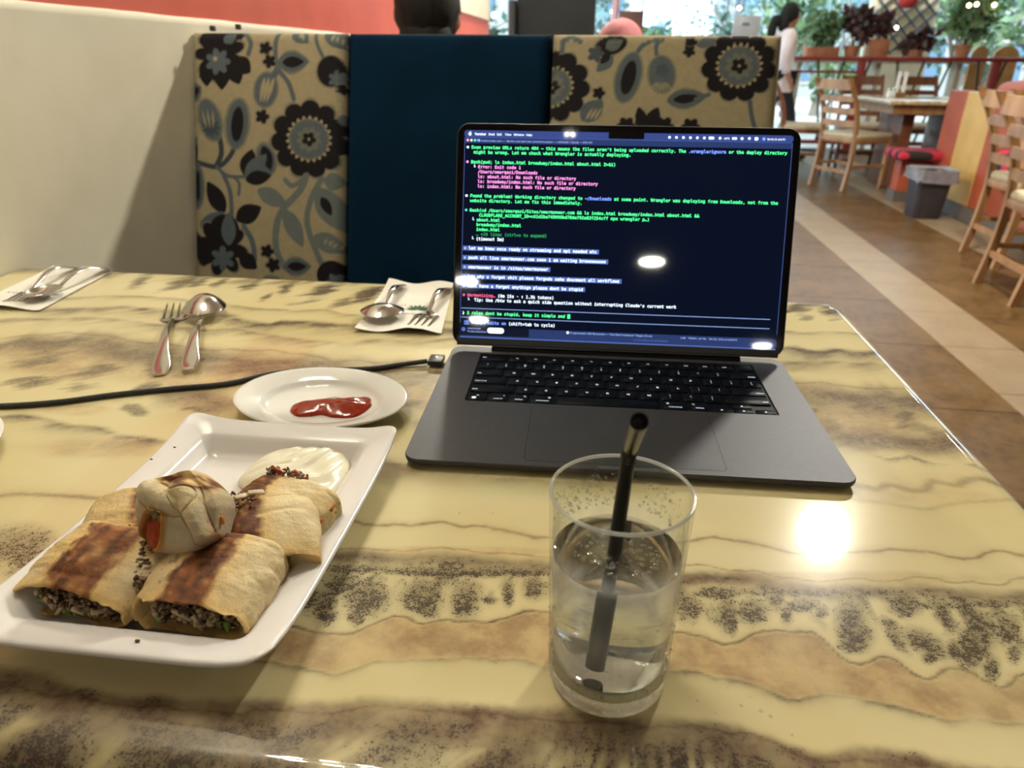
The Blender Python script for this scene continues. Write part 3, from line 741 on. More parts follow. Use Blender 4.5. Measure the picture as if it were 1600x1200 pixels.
def print_right(c):
    c.stem([(290, 200), (296, 130), (345, 105), (395, 130)], 34, GRB)
    c.bloom(245, 400, 222, 112, 44, 5)
    c.ell(570, 150, 104, 70, -20, HAL, .7); c.ell(575, 150, 94, 60, -20, DRK); c.flower(490, 205, 52, 5, .4, 0, np.array(srgb(70, 78, 82))); c.leaf(545, 170, 640, 120, 38, np.array(srgb(92, 100, 100))); c.leaf(590, 215, 500, 310, 40, GRB); c.leaf(570, 200, 520, 265, 24, DRK)
    c.floret(520, 440, 38)
    c.stem([(725, 200), (760, 150), (840, 112)], 26, GRB); c.stem([(838, 205), (835, 150), (870, 115)], 24, GRB)
    c.ell(685, 345, 82, 160, 10, HAL, .8); c.ell(685, 345, 70, 150, 10, GRB); c.ell(687, 345, 40, 104, 10, DRK)
    c.ell(875, 325, 86, 120, -8, HAL, .8); c.ell(875, 325, 74, 110, -8, GRB)
    for q in range(7): c.leaf(875 + 8 * (q - 3), 370, 850 + 22 * (q - 3) + 25, 420 + 10 * (3 - abs(q - 3)), 6, TAN, .7)
    c.flower(875, 300, 40, 5, .3, 0, np.array(srgb(74, 86, 92)))
    c.floret(1030, 132, 38); c.floret(1022, 186, 36, 20); c.leaf(1060, 150, 1190, 110, 34, GRB)
    c.bloom(1308, 268, 212, 116, 48, 8)
    c.eyeleaf(915, 482, 1140, 450, 56, .5); c.stem([(1080, 470), (1150, 440)], 26, GRB)
    c.leaf(430, 610, 545, 480, 62, GRB); 
    for q in range(3): c.leaf(455 + 25 * q, 600, 490 + 25 * q, 530, 8, TAN)
    c.leaf(790, 640, 755, 520, 34, DRK); c.leaf(820, 640, 868, 520, 40, DRK); c.flower(810, 640, 80, 5, .3, 0, DRK)
    c.flower(690, 640, 60, 6, .3, 0, DRK); c.flower(905, 640, 66, 6, .3, 0, DRK); c.flower(1060, 640, 60, 6, .3, 0, DRK)
    c.stem([(1385, 480), (1400, 560), (1430, 650)], 26, GRB)
LEAN = math.radians(17.3)
sofa = thing('booth_sofa', 'booth sofa with floral and navy blue upholstered back panels behind the table', 'sofa', (0, 0, 0))
def pad(name, x0, x1, mat, nx, nz, painter=None, to_design=None, r=0.022, thick=0.085, H=0.666, s0=0.0):
    xs, zx = roll_axis(x0, x1, r, r, lambda a, b: np.linspace(a, b, nx)); ss, zs = roll_axis(s0, H, r, r, lambda a, b: np.linspace(a, b, nz))
    # add side walls going straight back
    xs = np.concatenate([[x0], xs, [x1]]); zx = np.concatenate([[-thick], zx, [-thick]]); ss = np.concatenate([[s0], ss, [H]]); zs = np.concatenate([[-thick], zs, [-thick]])
    X, S = np.meshgrid(xs, ss); A, B = np.meshgrid(zx, zs)
    D = -np.maximum(-A, -B)
    puff = 0.008 * np.sin(PI * np.clip((X - x0) / (x1 - x0), 0, 1)) ** 0.6 * np.sin(PI * np.clip((S - s0) / (H - s0), 0, 1)) ** 0.6
    D = D + puff
    P = np.stack([X, 1.302 + S * math.sin(LEAN) - D * math.cos(LEAN), -0.30 + S * math.cos(LEAN) + D * math.sin(LEAN)], -1)
    me = gridmesh(name, P)
    if painter:
        dX, dY = to_design(X.ravel(), S.ravel()); c = Canvas(dX, dY, 2.5); painter(c)
        if painter is print_right:      # the lower part of the cloth repeats the other motif
            c2 = Canvas((dX - 235) * 0.60 + 40, (dY - 560) * 0.786, 2.5); print_left(c2); k_ = sstep(dY, 640, 660)[:, None]; c.c = c.c * (1 - k_) + c2.c * k_
        paint(me, c.c)
    return link(name, me, mat, sofa)
def dl(X, S):
    px = 295 + (X + 0.843) * 245 / 0.329; py = 52 + (0.663 - S) * 373 / 0.480
    return (px - 280) * 2.857, (py - 30) * 2.857
def dr(X, S):
    px = 863 + (X + 0.111) * 359 / 0.424; py = 52 + (0.663 - S) * 138 / 0.152
    return (px - 800) * 3.636, (py - 30) * 3.636
pl = pad('back_panel', -0.843, -0.5175, m_print, 190, 300, print_left, dl); pl['label'] = 'floral print back panel beside the wall'
pb = pad('back_panel', -0.5145, -0.1125, m_fabric_blue, 40, 50); pb['label'] = 'plain navy blue back panel'
pr = pad('back_panel', -0.1095, 0.316, m_print, 220, 300, print_right, dr); pr['label'] = 'floral print back panel behind the screen'
B = Matrix.Translation((0, 1.302, -0.30)) @ Matrix.Rotation(-LEAN, 4, 'X')
obj('back_shell', MB().box((-0.264, 0.092, 0.335), (1.158, 0.03, 0.655)).xf(B), m_under, sofa, smooth=False)
obj('seat', MB().box((-0.264, 1.175, -0.35), (1.156, 0.44, 0.11), bev=0.02), m_fabric_blue, sofa)
obj('plinth', MB().box((-0.264, 1.24, -0.575), (1.156, 0.40, 0.345)), m_under, sofa, smooth=False)
hk = thing('sofa_clip', 'small dark metal clip standing on the sofa top by the wall', 'clip', (-0.745, 1.512, 0.336), 0, 'clips on the sofa top')
obj('clip_body', MB().box((0, 0, 0.006), (0.010, 0.010, 0.010), bev=0.002), pmat('dark_clip', (0.05, 0.045, 0.05), rough=0.4), hk)
dup(hk, (-0.80, 1.512, 0.333), 0, 'second dark metal clip nearest the wall on the sofa top', 'clips on the sofa top')
# ================================================================== the laptop
LW, LD, LZ = 0.3404, 0.2376, 0.0085
lap = thing('laptop', 'open dark laptop with a terminal window full of green text', 'laptop', (0.0302, 0.4605, 0.0), math.radians(1.8255))
m_alu = pmat('midnight_aluminium', (0.078, 0.077, 0.086), (0.071, 0.070, 0.079), 300, rough=0.52, metal=0.66, bump=0.05, bscale=2500, bdist=0.0002)
m_alu_l = pmat('notch_aluminium', (0.30, 0.31, 0.34), rough=0.3, metal=0.9)
m_black = pmat('black_key_plastic', (0.005, 0.006, 0.008), rough=0.42, spec=0.08)
m_well = pmat('black_keyboard_well', (0.005, 0.005, 0.007), rough=0.5, spec=0.12)
m_glass_black = pmat('black_bezel_glass', (0.006, 0.006, 0.008), rough=0.04, spec=0.5)
m_legend = emat('key_legend_glow', (0.75, 0.85, 1.0), 1.1)
b = MB()
rings = []
for ins, z in ((0.010, 0.0012), (0.0035, 0.0018), (0.0008, 0.0035), (0.0, 0.0055), (0.0, 0.0078), (0.0006, LZ)):
    rings.append([(x, y, z) for x, y in rrect(LW - 2 * ins, LD - 2 * ins, 0.0125 - ins * 0.6, 8, 0, LD / 2)])
KW, KX0, KY0, KY1 = 0.2765, -0.1382, 0.1065, 0.2185
def rr4(w, d, r, z, cx, cy): return [(x, y, z) for x, y in rrect(w, d, r, 8, cx, cy)]
kc = (KY0 + KY1) / 2
rings.append(rr4(KW, KY1 - KY0, 0.0022, LZ, 0, kc)); rings.append(rr4(KW, KY1 - KY0, 0.0022, LZ - 0.0016, 0, kc))
b.loft(rings, True, False)
obj('base', b, m_alu, lap, angle=35)
obj('keyboard_well', MB().loft([rr4(KW + 0.0004, KY1 - KY0 + 0.0004, 0.0022, LZ - 0.0015, 0, kc)], True, False), m_well, lap, smooth=False)
tp = MB().loft([rr4(0.1525, 0.0935, 0.004, LZ + 0.00002, -0.0005, 0.0545), rr4(0.1525, 0.0935, 0.004, LZ + 0.00010, -0.0005, 0.0545)], False, True)
obj('trackpad', tp, pmat('trackpad_glass', (0.070, 0.070, 0.080), rough=0.5, metal=0.6), lap, smooth=False)
obj('trackpad_gap', MB().loft([rr4(0.1533, 0.0943, 0.0044, LZ + 0.00003, -0.0005, 0.0545)], False, True), m_well, lap, smooth=False)
# finger notch in the front edge
obj('finger_notch', MB().loft([rr4(0.046, 0.0044, 0.0021, LZ + 0.00004, 0.002, 0.0034), rr4(0.046, 0.0044, 0.0021, LZ + 0.00012, 0.002, 0.0034)], False, True), m_alu_l, lap, smooth=False)
for fx in (-0.13, 0.13):
    for fy in (0.03, 0.205):
        obj('rubber_foot', MB().lathe([(0.0005, 0), (0.008, 0), (0.008, 0.0013), (0.0005, 0.0013)], 16, (fx, fy, 0.0)), m_well, lap)
# --- keys, row by row: (legend, width in units)
U1 = KW / 14.62; RP = (KY1 - KY0) / 6.06
rows = [
 [('esc', 1.5)] + [('F%d' % i, 1) for i in range(1, 13)] + [('', 1)],
 [(c, 1) for c in ('~\n`', '!\n1', '@\n2', '#\n3', '$\n4', '%\n5', '^\n6', '&\n7', '*\n8', '(\n9', ')\n0', '_\n-', '+\n=')] + [('delete', 1.5)],
 [('tab', 1.5)] + [(c, 1) for c in 'QWERTYUIOP'] + [('{\n[', 1), ('}\n]', 1), ('|\n\\', 1)],
 [('caps lock', 1.75)] + [(c, 1) for c in 'ASDFGHJKL'] + [(':\n;', 1), ('"\n\'', 1), ('return', 1.75)],
 [('shift', 2.25)] + [(c, 1) for c in 'ZXCVBNM'] + [('<\n,', 1), ('>\n.', 1), ('?\n/', 1), ('shift', 2.25)],
 [('fn', 1), ('control', 1), ('option', 1), ('command', 1.25), (' ', 5), ('command', 1.25), ('option', 1)],
]
keymesh = {}
def key_mesh(w, d):
    k = (round(w, 5), round(d, 5))
    if k not in keymesh:
        bb = MB().loft([rr4(w, d, 0.0014, -0.0006, 0, 0), rr4(w, d, 0.0014, 0.0004, 0, 0), rr4(w - 0.0006, d - 0.0006, 0.0013, 0.0008, 0, 0)], False, True)
        keymesh[k] = mesh('key', bb, True, 50)
    return keymesh[k]
leg_cache = {}
def legend_mesh(txt, size):
    if (txt, size) not in leg_cache:
        me = text_mesh(txt, size, False, 'CENTER', 0.00004, 1)
        if len(me.vertices) == 0: return None
        V = coords(me); c = (V.min(0) + V.max(0)) / 2; V -= c; setcoords(me, V); me.materials.append(m_legend)
        leg_cache[(txt, size)] = me
    return leg_cache[(txt, size)]
KEYZ = LZ - 0.0008
def put_key(cx, cy, w, d, txt, corner=0):
    k = link('key', key_mesh(w - 0.0024, d - 0.0024), m_black, lap); k.location = (cx, cy, KEYZ)
    t = txt.strip()
    if t:
        small = len(t) > 1 and '\n' not in t
        me = legend_mesh(t, 0.0036 if small and not t.startswith('F') else (0.0030 if t.startswith('F') and len(t) > 1 else (0.0037 if '\n' in t else 0.0056)))
        if me:
            l = link('key_legend', me, None, k)
            ox = 0.0
            if t in ('esc', 'tab', 'caps lock') or (t == 'shift' and cx < 0): ox = -w / 2 + 0.0022 + 0.5 * (max(v.co.x for v in me.vertices) - min(v.co.x for v in me.vertices))
            if t in ('delete', 'return') or (t == 'shift' and cx > 0): ox = w / 2 - 0.0026 - 0.5 * (max(v.co.x for v in me.vertices) - min(v.co.x for v in me.vertices))
            oy = -0.003 if t in ('control', 'option', 'command', 'tab', 'caps lock', 'shift', 'return', 'delete') else (0.002 if t == 'fn' else 0)
            l.location = (ox, oy, 0.00086)
            if t in ('control', 'option', 'command'):
                me2 = legend_mesh({'control': '^', 'option': '\u2325', 'command': '\u2318'}[t], 0.0042)
                if me2:
                    l2 = link('key_legend', me2, None, k); l2.location = (w * 0.26 if cx < 0 else -w * 0.26, 0.0036, 0.00086)
            if t == 'fn':
                gl = link('key_legend', mesh('globe', MB().loft([[(0.0022 * math.cos(2 * PI * i / 14), 0.0022 * math.sin(2 * PI * i / 14), 0) for i in range(14)]], False, True), False), m_legend, k); gl.location = (-0.003, -0.003, 0.00086)
for r, row in enumerate(rows):
    x = KX0 + 0.5 * (KW - 14.5 * U1); cy = KY1 - 0.03 * RP - (r + 0.5) * RP
    for txt, wu in row:
        put_key(x + wu * U1 / 2, cy, wu * U1, RP, txt); x += wu * U1
    if r == 5:
        for txt, ddx, ddy, hh in (('\u25c0', 0, -RP / 4, RP / 2), ('\u25b2', 1, RP / 4, RP / 2), ('\u25bc', 1, -RP / 4, RP / 2), ('\u25b6', 2, -RP / 4, RP / 2)):
            cxx = x + (ddx + 0.5) * U1
            k = link('key', key_mesh(U1 - 0.0024, hh - 0.0014), m_black, lap); k.location = (cxx, cy + ddy, KEYZ)
            a = {'\u25c0': 180, '\u25b2': 90, '\u25bc': 270, '\u25b6': 0}[txt]
            tri = [(0.0014 * math.cos(math.radians(a + q)), 0.0014 * math.sin(math.radians(a + q)), 0) for q in (0, 120, 240)]
            l = link('key_legend', mesh('arrow', MB().add(tri, [(0, 1, 2)]), False), m_legend, k); l.location = (0, 0, 0.00086)
# --- lid, in its own plane: x right, y up the lid, z towards the user
TILT = math.radians(17.581)
HY = 0.22625; TOP = 0.23078
LM = Matrix(((1, 0, 0, 0), (0, math.sin(TILT), -math.cos(TILT), HY), (0, math.cos(TILT), math.sin(TILT), LZ), (0, 0, 0, 1)))
def lidpart(name, mb, mat, parent=lap, smooth=True, angle=35):
    o = obj(name, mb, mat, parent, smooth, angle); o.matrix_local = LM; return o
LB = 0.0055
def lr(w, h, r, z, cy): return [(x, y, z) for x, y in rrect(w, h, r, 8, 0, cy)]
H0 = TOP - LB; cyl = (TOP + LB) / 2
lidpart('lid', MB().loft([lr(LW - 0.006, H0 - 0.006, 0.010, -0.0046, cyl), lr(LW - 0.0016, H0 - 0.0016, 0.012, -0.0042, cyl), lr(LW, H0, 0.0128, -0.0030, cyl), lr(LW, H0, 0.0128, -0.0008, cyl), lr(LW - 0.0008, H0 - 0.0008, 0.0124, -0.0002, cyl), lr(LW - 0.003, H0 - 0.003, 0.0115, -0.0002, cyl)], True, True), m_alu)
lidpart('lid_gasket', MB().loft([lr(LW - 0.0014, H0 - 0.0014, 0.0122, -0.0003, cyl), lr(LW - 0.0014, H0 - 0.0014, 0.0122, 0.0003, cyl), lr(LW - 0.0026, H0 - 0.0026, 0.0116, 0.0003, cyl)], False, False), m_well)
lidpart('bezel', MB().loft([lr(LW - 0.0028, H0 - 0.0028, 0.0115, -0.0003, cyl), lr(LW - 0.0028, H0 - 0.0028, 0.0115, 0.0001, cyl)], False, True), m_glass_black, smooth=False)
hb = MB().tube([(-0.128, HY + 0.004, LZ - 0.001), (0.128, HY + 0.004, LZ - 0.001)], 0.0048, 16)
obj('hinge', hb, m_well, lap)
chin = MB().loft([[(x, 0.0052 + y, 0.0001) for x, y in ((-0.165, 0), (0.165, 0), (0.165, 0.0105), (-0.165, 0.0105))], [(x, 0.0052 + y, 0.00016) for x, y in ((-0.165, 0), (0.165, 0), (0.165, 0.0105), (-0.165, 0.0105))]], False, True)
lidpart('chin_strip', chin, pmat('chin_dark', (0.022, 0.023, 0.027), rough=0.35), smooth=False)
# --- the lit screen: flat print lives in screen space (sx right, sy down, metres)
AW, AH = 0.3263, 0.2112
SY1 = TOP - 0.0068
def smat(name, col, strength):
    n = NT(name)
    f = n.noise(n.coord(), 12.0, 2)
    n.set(Base_Color=(0.004, 0.004, 0.006), Roughness=0.03)
    n.put(n.b.inputs['Emission Color'], n.mix(f, col, tuple(c * 0.94 for c in col))); n.b.inputs['Emission Strength'].default_value = strength
    return n.m
S_BG = smat('screen_terminal_navy', srgb(2, 14, 36), 0.7)
S_TOP = smat('screen_menu_bar', srgb(62, 80, 150), 0.75)
S_TITLE = smat('screen_title_bar', srgb(44, 62, 112), 0.8)
S_EDGE = smat('screen_window_edge', srgb(92, 116, 190), 0.8)
S_GREEN = smat('screen_green', srgb(80, 250, 150), 1.5)
S_DGREEN = smat('screen_dim_green', srgb(50, 170, 100), 0.9)
S_PINK = smat('screen_pink', srgb(250, 150, 225), 1.4)
S_RED = smat('screen_rose', srgb(250, 100, 150), 1.1)
S_WHITE = smat('screen_white', srgb(225, 240, 255), 1.5)
S_BLUE = smat('screen_link_blue', srgb(120, 150, 255), 1.4)
S_SEL = smat('screen_prompt_bar', srgb(84, 110, 184), 0.95)
S_LINE = smat('screen_rule', srgb(150, 175, 235), 1.0)
S_YEL = smat('screen_yellow', srgb(250, 235, 160), 1.1)
S_TEAL = smat('screen_teal', srgb(90, 235, 215), 1.1)
S_NOTCH = smat('screen_notch', (0.002, 0.002, 0.003), 0.3)
def flat(pts, z): return MB().loft([[(x - AW / 2, SY1 - y, z) for x, y in pts]], False, True)
def ssh(w, h, r, x, y): return rrect(w, h, r, 5, x + w / 2, y + h / 2)
screen = lidpart('screen', flat(ssh(AW, AH, 0.0045, 0, 0), 0.00016), S_BG, smooth=False); screen['label'] = 'lit dark blue screen'
def sflat(name, w, h, x, y, mat, z=0.00022, r=0.0006):
    o = obj(name, flat(ssh(w, h, min(r, h / 2.01, w / 2.01), x, y), z), mat, screen, False); return o
CH = 0.002445; ROW = 0.004815; TXM = 0.0030; TY = 0.0185
_adv = None
def mono_size():
    global _adv
    if _adv is None:
        me = text_mesh('MMMMMMMMMMM', 1.0, True); me1 = text_mesh('M', 1.0, True)
        _adv = (max(v.co.x for v in me.vertices) - max(v.co.x for v in me1.vertices)) / 10
    return CH / _adv
def sline(txt, row, col, mat, name='terminal_text', bold=0.00013):
    me = text_mesh(txt, mono_size(), True, 'LEFT', bold, 1)
    if not len(me.vertices): return
    V = coords(me); V[:, 0] += TXM + col * CH - AW / 2; V[:, 1] = SY1 - (TY + row * ROW) + V[:, 1]; V[:, 2] = 0.00034; setcoords(me, V)
    return link(name, me, mat, screen)
def stext(txt, x, y, size, mat, name='screen_text', align='LEFT', bold=0.00004):
    me = text_mesh(txt, size, False, align, bold, 1)
    if not len(me.vertices): return
    V = coords(me); V[:, 0] += x - AW / 2; V[:, 1] += SY1 - y; V[:, 2] = 0.00034; setcoords(me, V)
    return link(name, me, mat, screen)
def sdot(x, y, r, mat, name='screen_dot'):
    return obj(name, flat([(x + r * math.cos(2 * PI * i / 14), y + r * math.sin(2 * PI * i / 14)) for i in range(14)], 0.00034), mat, screen, False)
sflat('menu_bar', AW - 0.0006, 0.0068, 0.0003, 0.0003, S_TOP, 0.00020, 0.0032)
sflat('title_bar', AW - 0.0024, 0.0058, 0.0012, 0.0073, S_TITLE, 0.00020)
sflat('window_edge', AW - 0.0024, 0.0003, 0.0012, 0.0071, S_EDGE)
sflat('window_edge', 0.0004, 0.188, 0.0008, 0.0075, S_EDGE); sflat('window_edge', 0.0004, 0.188, AW - 0.0013, 0.0075, S_EDGE)
sflat('camera_notch', 0.0352, 0.0066, AW / 2 - 0.0172, -0.0002, S_NOTCH, 0.00036, 0.0012)
ap = obj('screen_emblem', flat([(0.0062 + 0.0016 * math.cos(2 * PI * i / 16) * (1 - 0.18 * (i in (0, 1, 15))), 0.0040 + 0.0017 * math.sin(2 * PI * i / 16)) for i in range(16)], 0.00034), S_WHITE, screen, False)
obj('screen_emblem', flat([(0.0062 + 0.0008 * c, 0.0017 + 0.0007 * s) for c, s in ((0, 0.9), (0.2, -0.2), (1, -1), (0.8, 0.4))], 0.00034), S_WHITE, screen, False)
for tx, xx in (('Terminal', 0.0108), ('Shell', 0.0248), ('Edit', 0.0336), ('View', 0.0418), ('Window', 0.0506), ('Help', 0.0633)):
    stext(tx, xx, 0.0051, 0.0040, S_WHITE, bold=0.00012 if tx == 'Terminal' else 0.00005)
for i, xx in enumerate((0.2060, 0.2128, 0.2196, 0.2264, 0.2332, 0.2400)): sdot(xx, 0.0040, 0.0013, S_WHITE, 'menu_icon')
sflat('menu_icon', 0.0052, 0.0026, 0.2442, 0.0027, S_WHITE, 0.00034); sdot(0.2552, 0.0040, 0.0013, S_WHITE, 'menu_icon')
stext('43%', 0.2590, 0.0051, 0.0036, S_WHITE); sflat('menu_icon', 0.0048, 0.0022, 0.2668, 0.0029, S_WHITE, 0.00034)
sdot(0.2765, 0.0040, 0.0014, S_WHITE, 'menu_icon'); sdot(0.2835, 0.0038, 0.0013, S_WHITE, 'menu_icon'); sflat('menu_icon', 0.0034, 0.0030, 0.2886, 0.0025, S_WHITE, 0.00034); sdot(0.2975, 0.0040, 0.0015, S_BLUE, 'menu_icon')
_last = stext('Sat Mar 28  4:04 PM', 0.3012, 0.0051, 0.0036, S_WHITE)

V = coords(_last.data); V[:, 0] = (V[:, 0] - V[:, 0].min()) * 0.70 + (0.3008 - AW / 2); setcoords(_last.data, V)
sdot(0.0040, 0.0102, 0.0013, S_PINK); sdot(0.0077, 0.0102, 0.0013, S_YEL); sdot(0.0114, 0.0102, 0.0013, S_TEAL)
sflat('folder_icon', 0.0030, 0.0024, 0.0138, 0.0090, S_BLUE, 0.00034)
stext('omermuneer.com \u2014 \u00b7 Review and start new adventure project \u2014 caffeinate \u2039 claude \u2014 130\u00d739', 0.0176, 0.0114, 0.0036, S_LINE)
T = sline
def dotrow(row, mat): sdot(TXM + 0.5 * CH, TY + row * ROW - 0.0014, 0.00125, mat, 'line_bullet')
dotrow(0, S_WHITE)
T('Even preview URLs return 404 \u2014 this means the files aren\'t being uploaded correctly. The', 0, 2, S_GREEN); T('.wranglerignore', 0, 91, S_BLUE); T('or the deploy directory', 0, 107, S_GREEN)
T('might be wrong. Let me check what Wrangler is actually deploying.', 1, 3, S_GREEN)
dotrow(3, S_PINK); T('Bash(pwd; ls index.html broadway/index.html about.html 2>&1)', 3, 2, S_GREEN)
T('\u2514', 4, 3, S_WHITE)
for k, s in enumerate(('Error: Exit code 1', '/Users/omerqazi/Downloads', 'ls: about.html: No such file or directory', 'ls: broadway/index.html: No such file or directory', 'ls: index.html: No such file or directory')): T(s, 4 + k, 5, S_PINK)
dotrow(10, S_WHITE); T('Found the problem! Working directory changed to', 10, 2, S_GREEN); T('~/Downloads', 10, 50, S_BLUE); T('at some point. Wrangler was deploying from Downloads, not from the', 10, 62, S_GREEN)
T('website directory. Let me fix this immediately.', 11, 2, S_GREEN)
dotrow(13, S_TEAL); T('Bash(cd /Users/omerqazi/Sites/omermuneer.com && ls index.html broadway/index.html about.html &&', 13, 2, S_GREEN)
T('CLOUDFLARE_ACCOUNT_ID=c61d2ba748999bd78de792a83f254cff npx wrangler p\u2026)', 14, 6, S_GREEN)
T('\u2514', 15, 3, S_WHITE)
for k, s in enumerate(('about.html', 'broadway/index.html', 'index.html')): T(s, 15 + k, 5, S_GREEN)
T('\u2026 +10 lines (ctrl+o to expand)', 18, 5, S_DGREEN); T('\u2514', 19, 3, S_WHITE); T('(timeout 5m)', 19, 5, S_WHITE)
for k, s in enumerate(('let me know once ready on streaming and api needed etc', 'push all live omermuneer.com soon i am waiting brooooooooo', 'omermuneer is in /sites/omermuneer', 'bro why u forget shit please forgods sake doucment all workflows', 'cant have u forget anythign please dont be stupid')):
    row = 21 + 2 * k
    sflat('prompt_bar', (len(s) + 3.4) * CH, ROW * 0.98, TXM - 0.5 * CH, TY + row * ROW - 0.0037, S_SEL, 0.00024, 0.0002); T('\u203a ' + s, row, 0, S_WHITE)
dotrow(31, S_RED); T('Harmonizing\u2026', 31, 2, S_RED); T('(9m 15s \u00b7 \u2191 1.3k tokens)', 31, 15, S_WHITE); T('\u2514', 32, 2, S_WHITE)
T('Tip: Use /btw to ask a quick side question without interrupting Claude\'s current work', 32, 5, S_WHITE)
sflat('prompt_rule', AW - 0.0105, 0.0006, TXM - 0.5 * CH, TY + 33.5 * ROW, S_LINE); sflat('prompt_rule', AW - 0.0105, 0.0006, TXM - 0.5 * CH, TY + 35.45 * ROW, S_LINE)
T('\u276f', 34.85, 0, S_WHITE); T('3 rules dont be stupid, keep it simple and', 34.85, 2, S_GREEN); sflat('text_cursor', CH * 1.15, ROW * 0.92, TXM + 45 * CH, TY + 34.85 * ROW - 0.0036, S_GREEN, 0.00024, 0.0002)
T('\u23f5\u23f5 accept edits on', 36.9, 1, S_BLUE); T('(shift+tab to cycle)', 36.9, 20, S_WHITE)
sflat('desktop_strip', AW - 0.0012, 0.0110, 0.0006, AH - 0.0116, S_TITLE, 0.00019, 0.0042)
sflat('desktop_strip', AW - 0.0020, 0.0012, 0.0010, AH - 0.0016, S_EDGE, 0.00021)
sflat('browser_window', 0.073, 0.0086, 0.0008, AH - 0.0116, smat('screen_dark_window', srgb(16, 22, 44), 0.8), 0.00021, 0.001)
stext('36.1K subscribers', 0.0090, AH - 0.0062, 0.0034, S_LINE); stext('omermuneer', 0.0090, AH - 0.0094, 0.0034, S_LINE); sflat('subscribe_button', 0.0175, 0.0058, 0.0300, AH - 0.0116, S_WHITE, 0.00024, 0.0027); sdot(0.0048, AH - 0.0090, 0.0022, S_SEL, 'channel_icon')
sflat('file_icon', 0.0024, 0.0026, 0.1128, AH - 0.0110, S_WHITE, 0.00030)
stext('Programmatic SEO Document \u2014 \u201cHire Best Freelancer\u201d Pages (5).md', 0.1165, AH - 0.0086, 0.0037, S_LINE)
stext('1 of 260 selected, 85.67 GB available', 0.182, AH - 0.0042, 0.0028, S_EDGE)
stext('4 KB    Markdo\u2026ext file    Mar 11, 2026 at 6:48 PM', 0.2295, AH - 0.0082, 0.0034, S_LINE)

# ------------------------------------------------------------------ charging cable, behind the oval plate
m_cable = pmat('charcoal_cable_braid', (0.055, 0.056, 0.058), (0.035, 0.036, 0.038), 900, rough=0.75, bump=0.4, bscale=1500)
def smooth_path(P, k=8):
    P = [Vector(p) for p in P]; Q = []
    for i in range(len(P) - 1):
        p0 = P[max(i - 1, 0)]; p1 = P[i]; p2 = P[i + 1]; p3 = P[min(i + 2, len(P) - 1)]
        for j in range(k):
            t = j / k; Q.append(0.5 * (2 * p1 + (p2 - p0) * t + (2 * p0 - 5 * p1 + 4 * p2 - p3) * t * t + (3 * p1 - p0 - 3 * p2 + p3) * t ** 3))
    Q.append(P[-1]); return Q
cab = thing('charging_cable', 'dark braided charging cable running behind the oval plate to the laptop', 'cable', (-0.16, 0.658, 0))
off = Vector((-0.16, 0.658, 0))
cz = 0.0027
cp = [(-0.66, 0.490, cz), (-0.59, 0.494, cz), (-0.523, 0.504, cz), (-0.478, 0.518, cz), (-0.436, 0.540, cz), (-0.39, 0.560, cz), (-0.345, 0.578, cz), (-0.31, 0.608, cz), (-0.265, 0.623, cz), (-0.222, 0.632, cz), (-0.195, 0.646, cz), (-0.168, 0.656, 0.0042)]
obj('cord', MB().tube([Vector(p) - off for p in smooth_path(cp)], 0.0025, 10), m_cable, cab)
m_plug = pmat('dark_plug', (0.03, 0.031, 0.035), rough=0.4)
Mp = Matrix.Rotation(math.radians(1.8), 4, 'Z')
obj('plug', MB().box((0.0010, 0.0012, 0.0046), (0.0150, 0.0200, 0.0052), bev=0.001).xf(Mp), m_plug, cab)
obj('plug_light', MB().lathe([(0.0009, 0), (0.0007, 0.0003), (0.0001, 0.0004)], 10, (0.001, 0.004, 0.0072)), emat('amber_led', (1.0, 0.55, 0.2), 9.0), cab)
# ================================================================== plates
m_white = pmat('white_melamine', (0.86, 0.83, 0.82), (0.84, 0.81, 0.80), 8, rough=0.22, spec=0.5)
m_china = pmat('white_china', (0.86, 0.85, 0.80), (0.84, 0.83, 0.78), 8, rough=0.10, spec=0.5, coat=0.3)
def rrd(w, d, r, n=6, m=16, cx=0.0, cy=0.0):
    """rounded rectangle with points along its straight sides too"""
    C0 = rrect(w, d, r, n, cx, cy); out = []; k = n + 1
    for q in range(4):
        arc = C0[q * k:(q + 1) * k]; nxt = C0[((q + 1) % 4) * k]
        out += arc; a = arc[-1]
        for j in range(1, m): out.append((a[0] + (nxt[0] - a[0]) * j / m, a[1] + (nxt[1] - a[1]) * j / m))
    return out
PW, PD = 0.172, 0.242
plate = thing('serving_plate', 'white rectangular plate with a wide rim holding the cut wraps', 'plate', (-0.2310, 0.3525, 0))
def prof(ins, z, wt=1.0):
    P = rrd(PW - 2 * ins, PD - 2 * ins, max(0.013 - ins * 0.25, 0.004)); R = []
    for x, y in P:
        u = abs(x) / (PW / 2); v = abs(y) / (PD / 2)
        lift = 0.010 * (u ** 6) * (v ** 5) - 0.003 * (u ** 4) * max(0, 1 - v * v)
        R.append((x, y, z + wt * lift))
    return R
bp_ = MB().loft([prof(0.034, 0.0005, 0), prof(0.030, 0.0, 0), prof(0.028, 0.0006, 0), prof(0.027, 0.004, 0), prof(0.016, 0.013, .6), prof(0.003, 0.0185), prof(0.0004, 0.0200), prof(0.0, 0.0214), prof(0.0008, 0.0226), prof(0.003, 0.0230), prof(0.010, 0.0218), prof(0.018, 0.0202, .8), prof(0.0205, 0.0190, .6), prof(0.0225, 0.0168, .4), prof(0.0275, 0.0098, .1), prof(0.0300, 0.0076, 0), prof(0.036, 0.0068, 0), prof(0.060, 0.0066, 0)], True, True)
obj('plate_body', bp_, m_white, plate, angle=60)
PZ = 0.0067
oval = thing('oval_plate', 'small white oval plate with a smear of ketchup', 'plate', (-0.2372, 0.5430, 0), math.radians(-6.2))
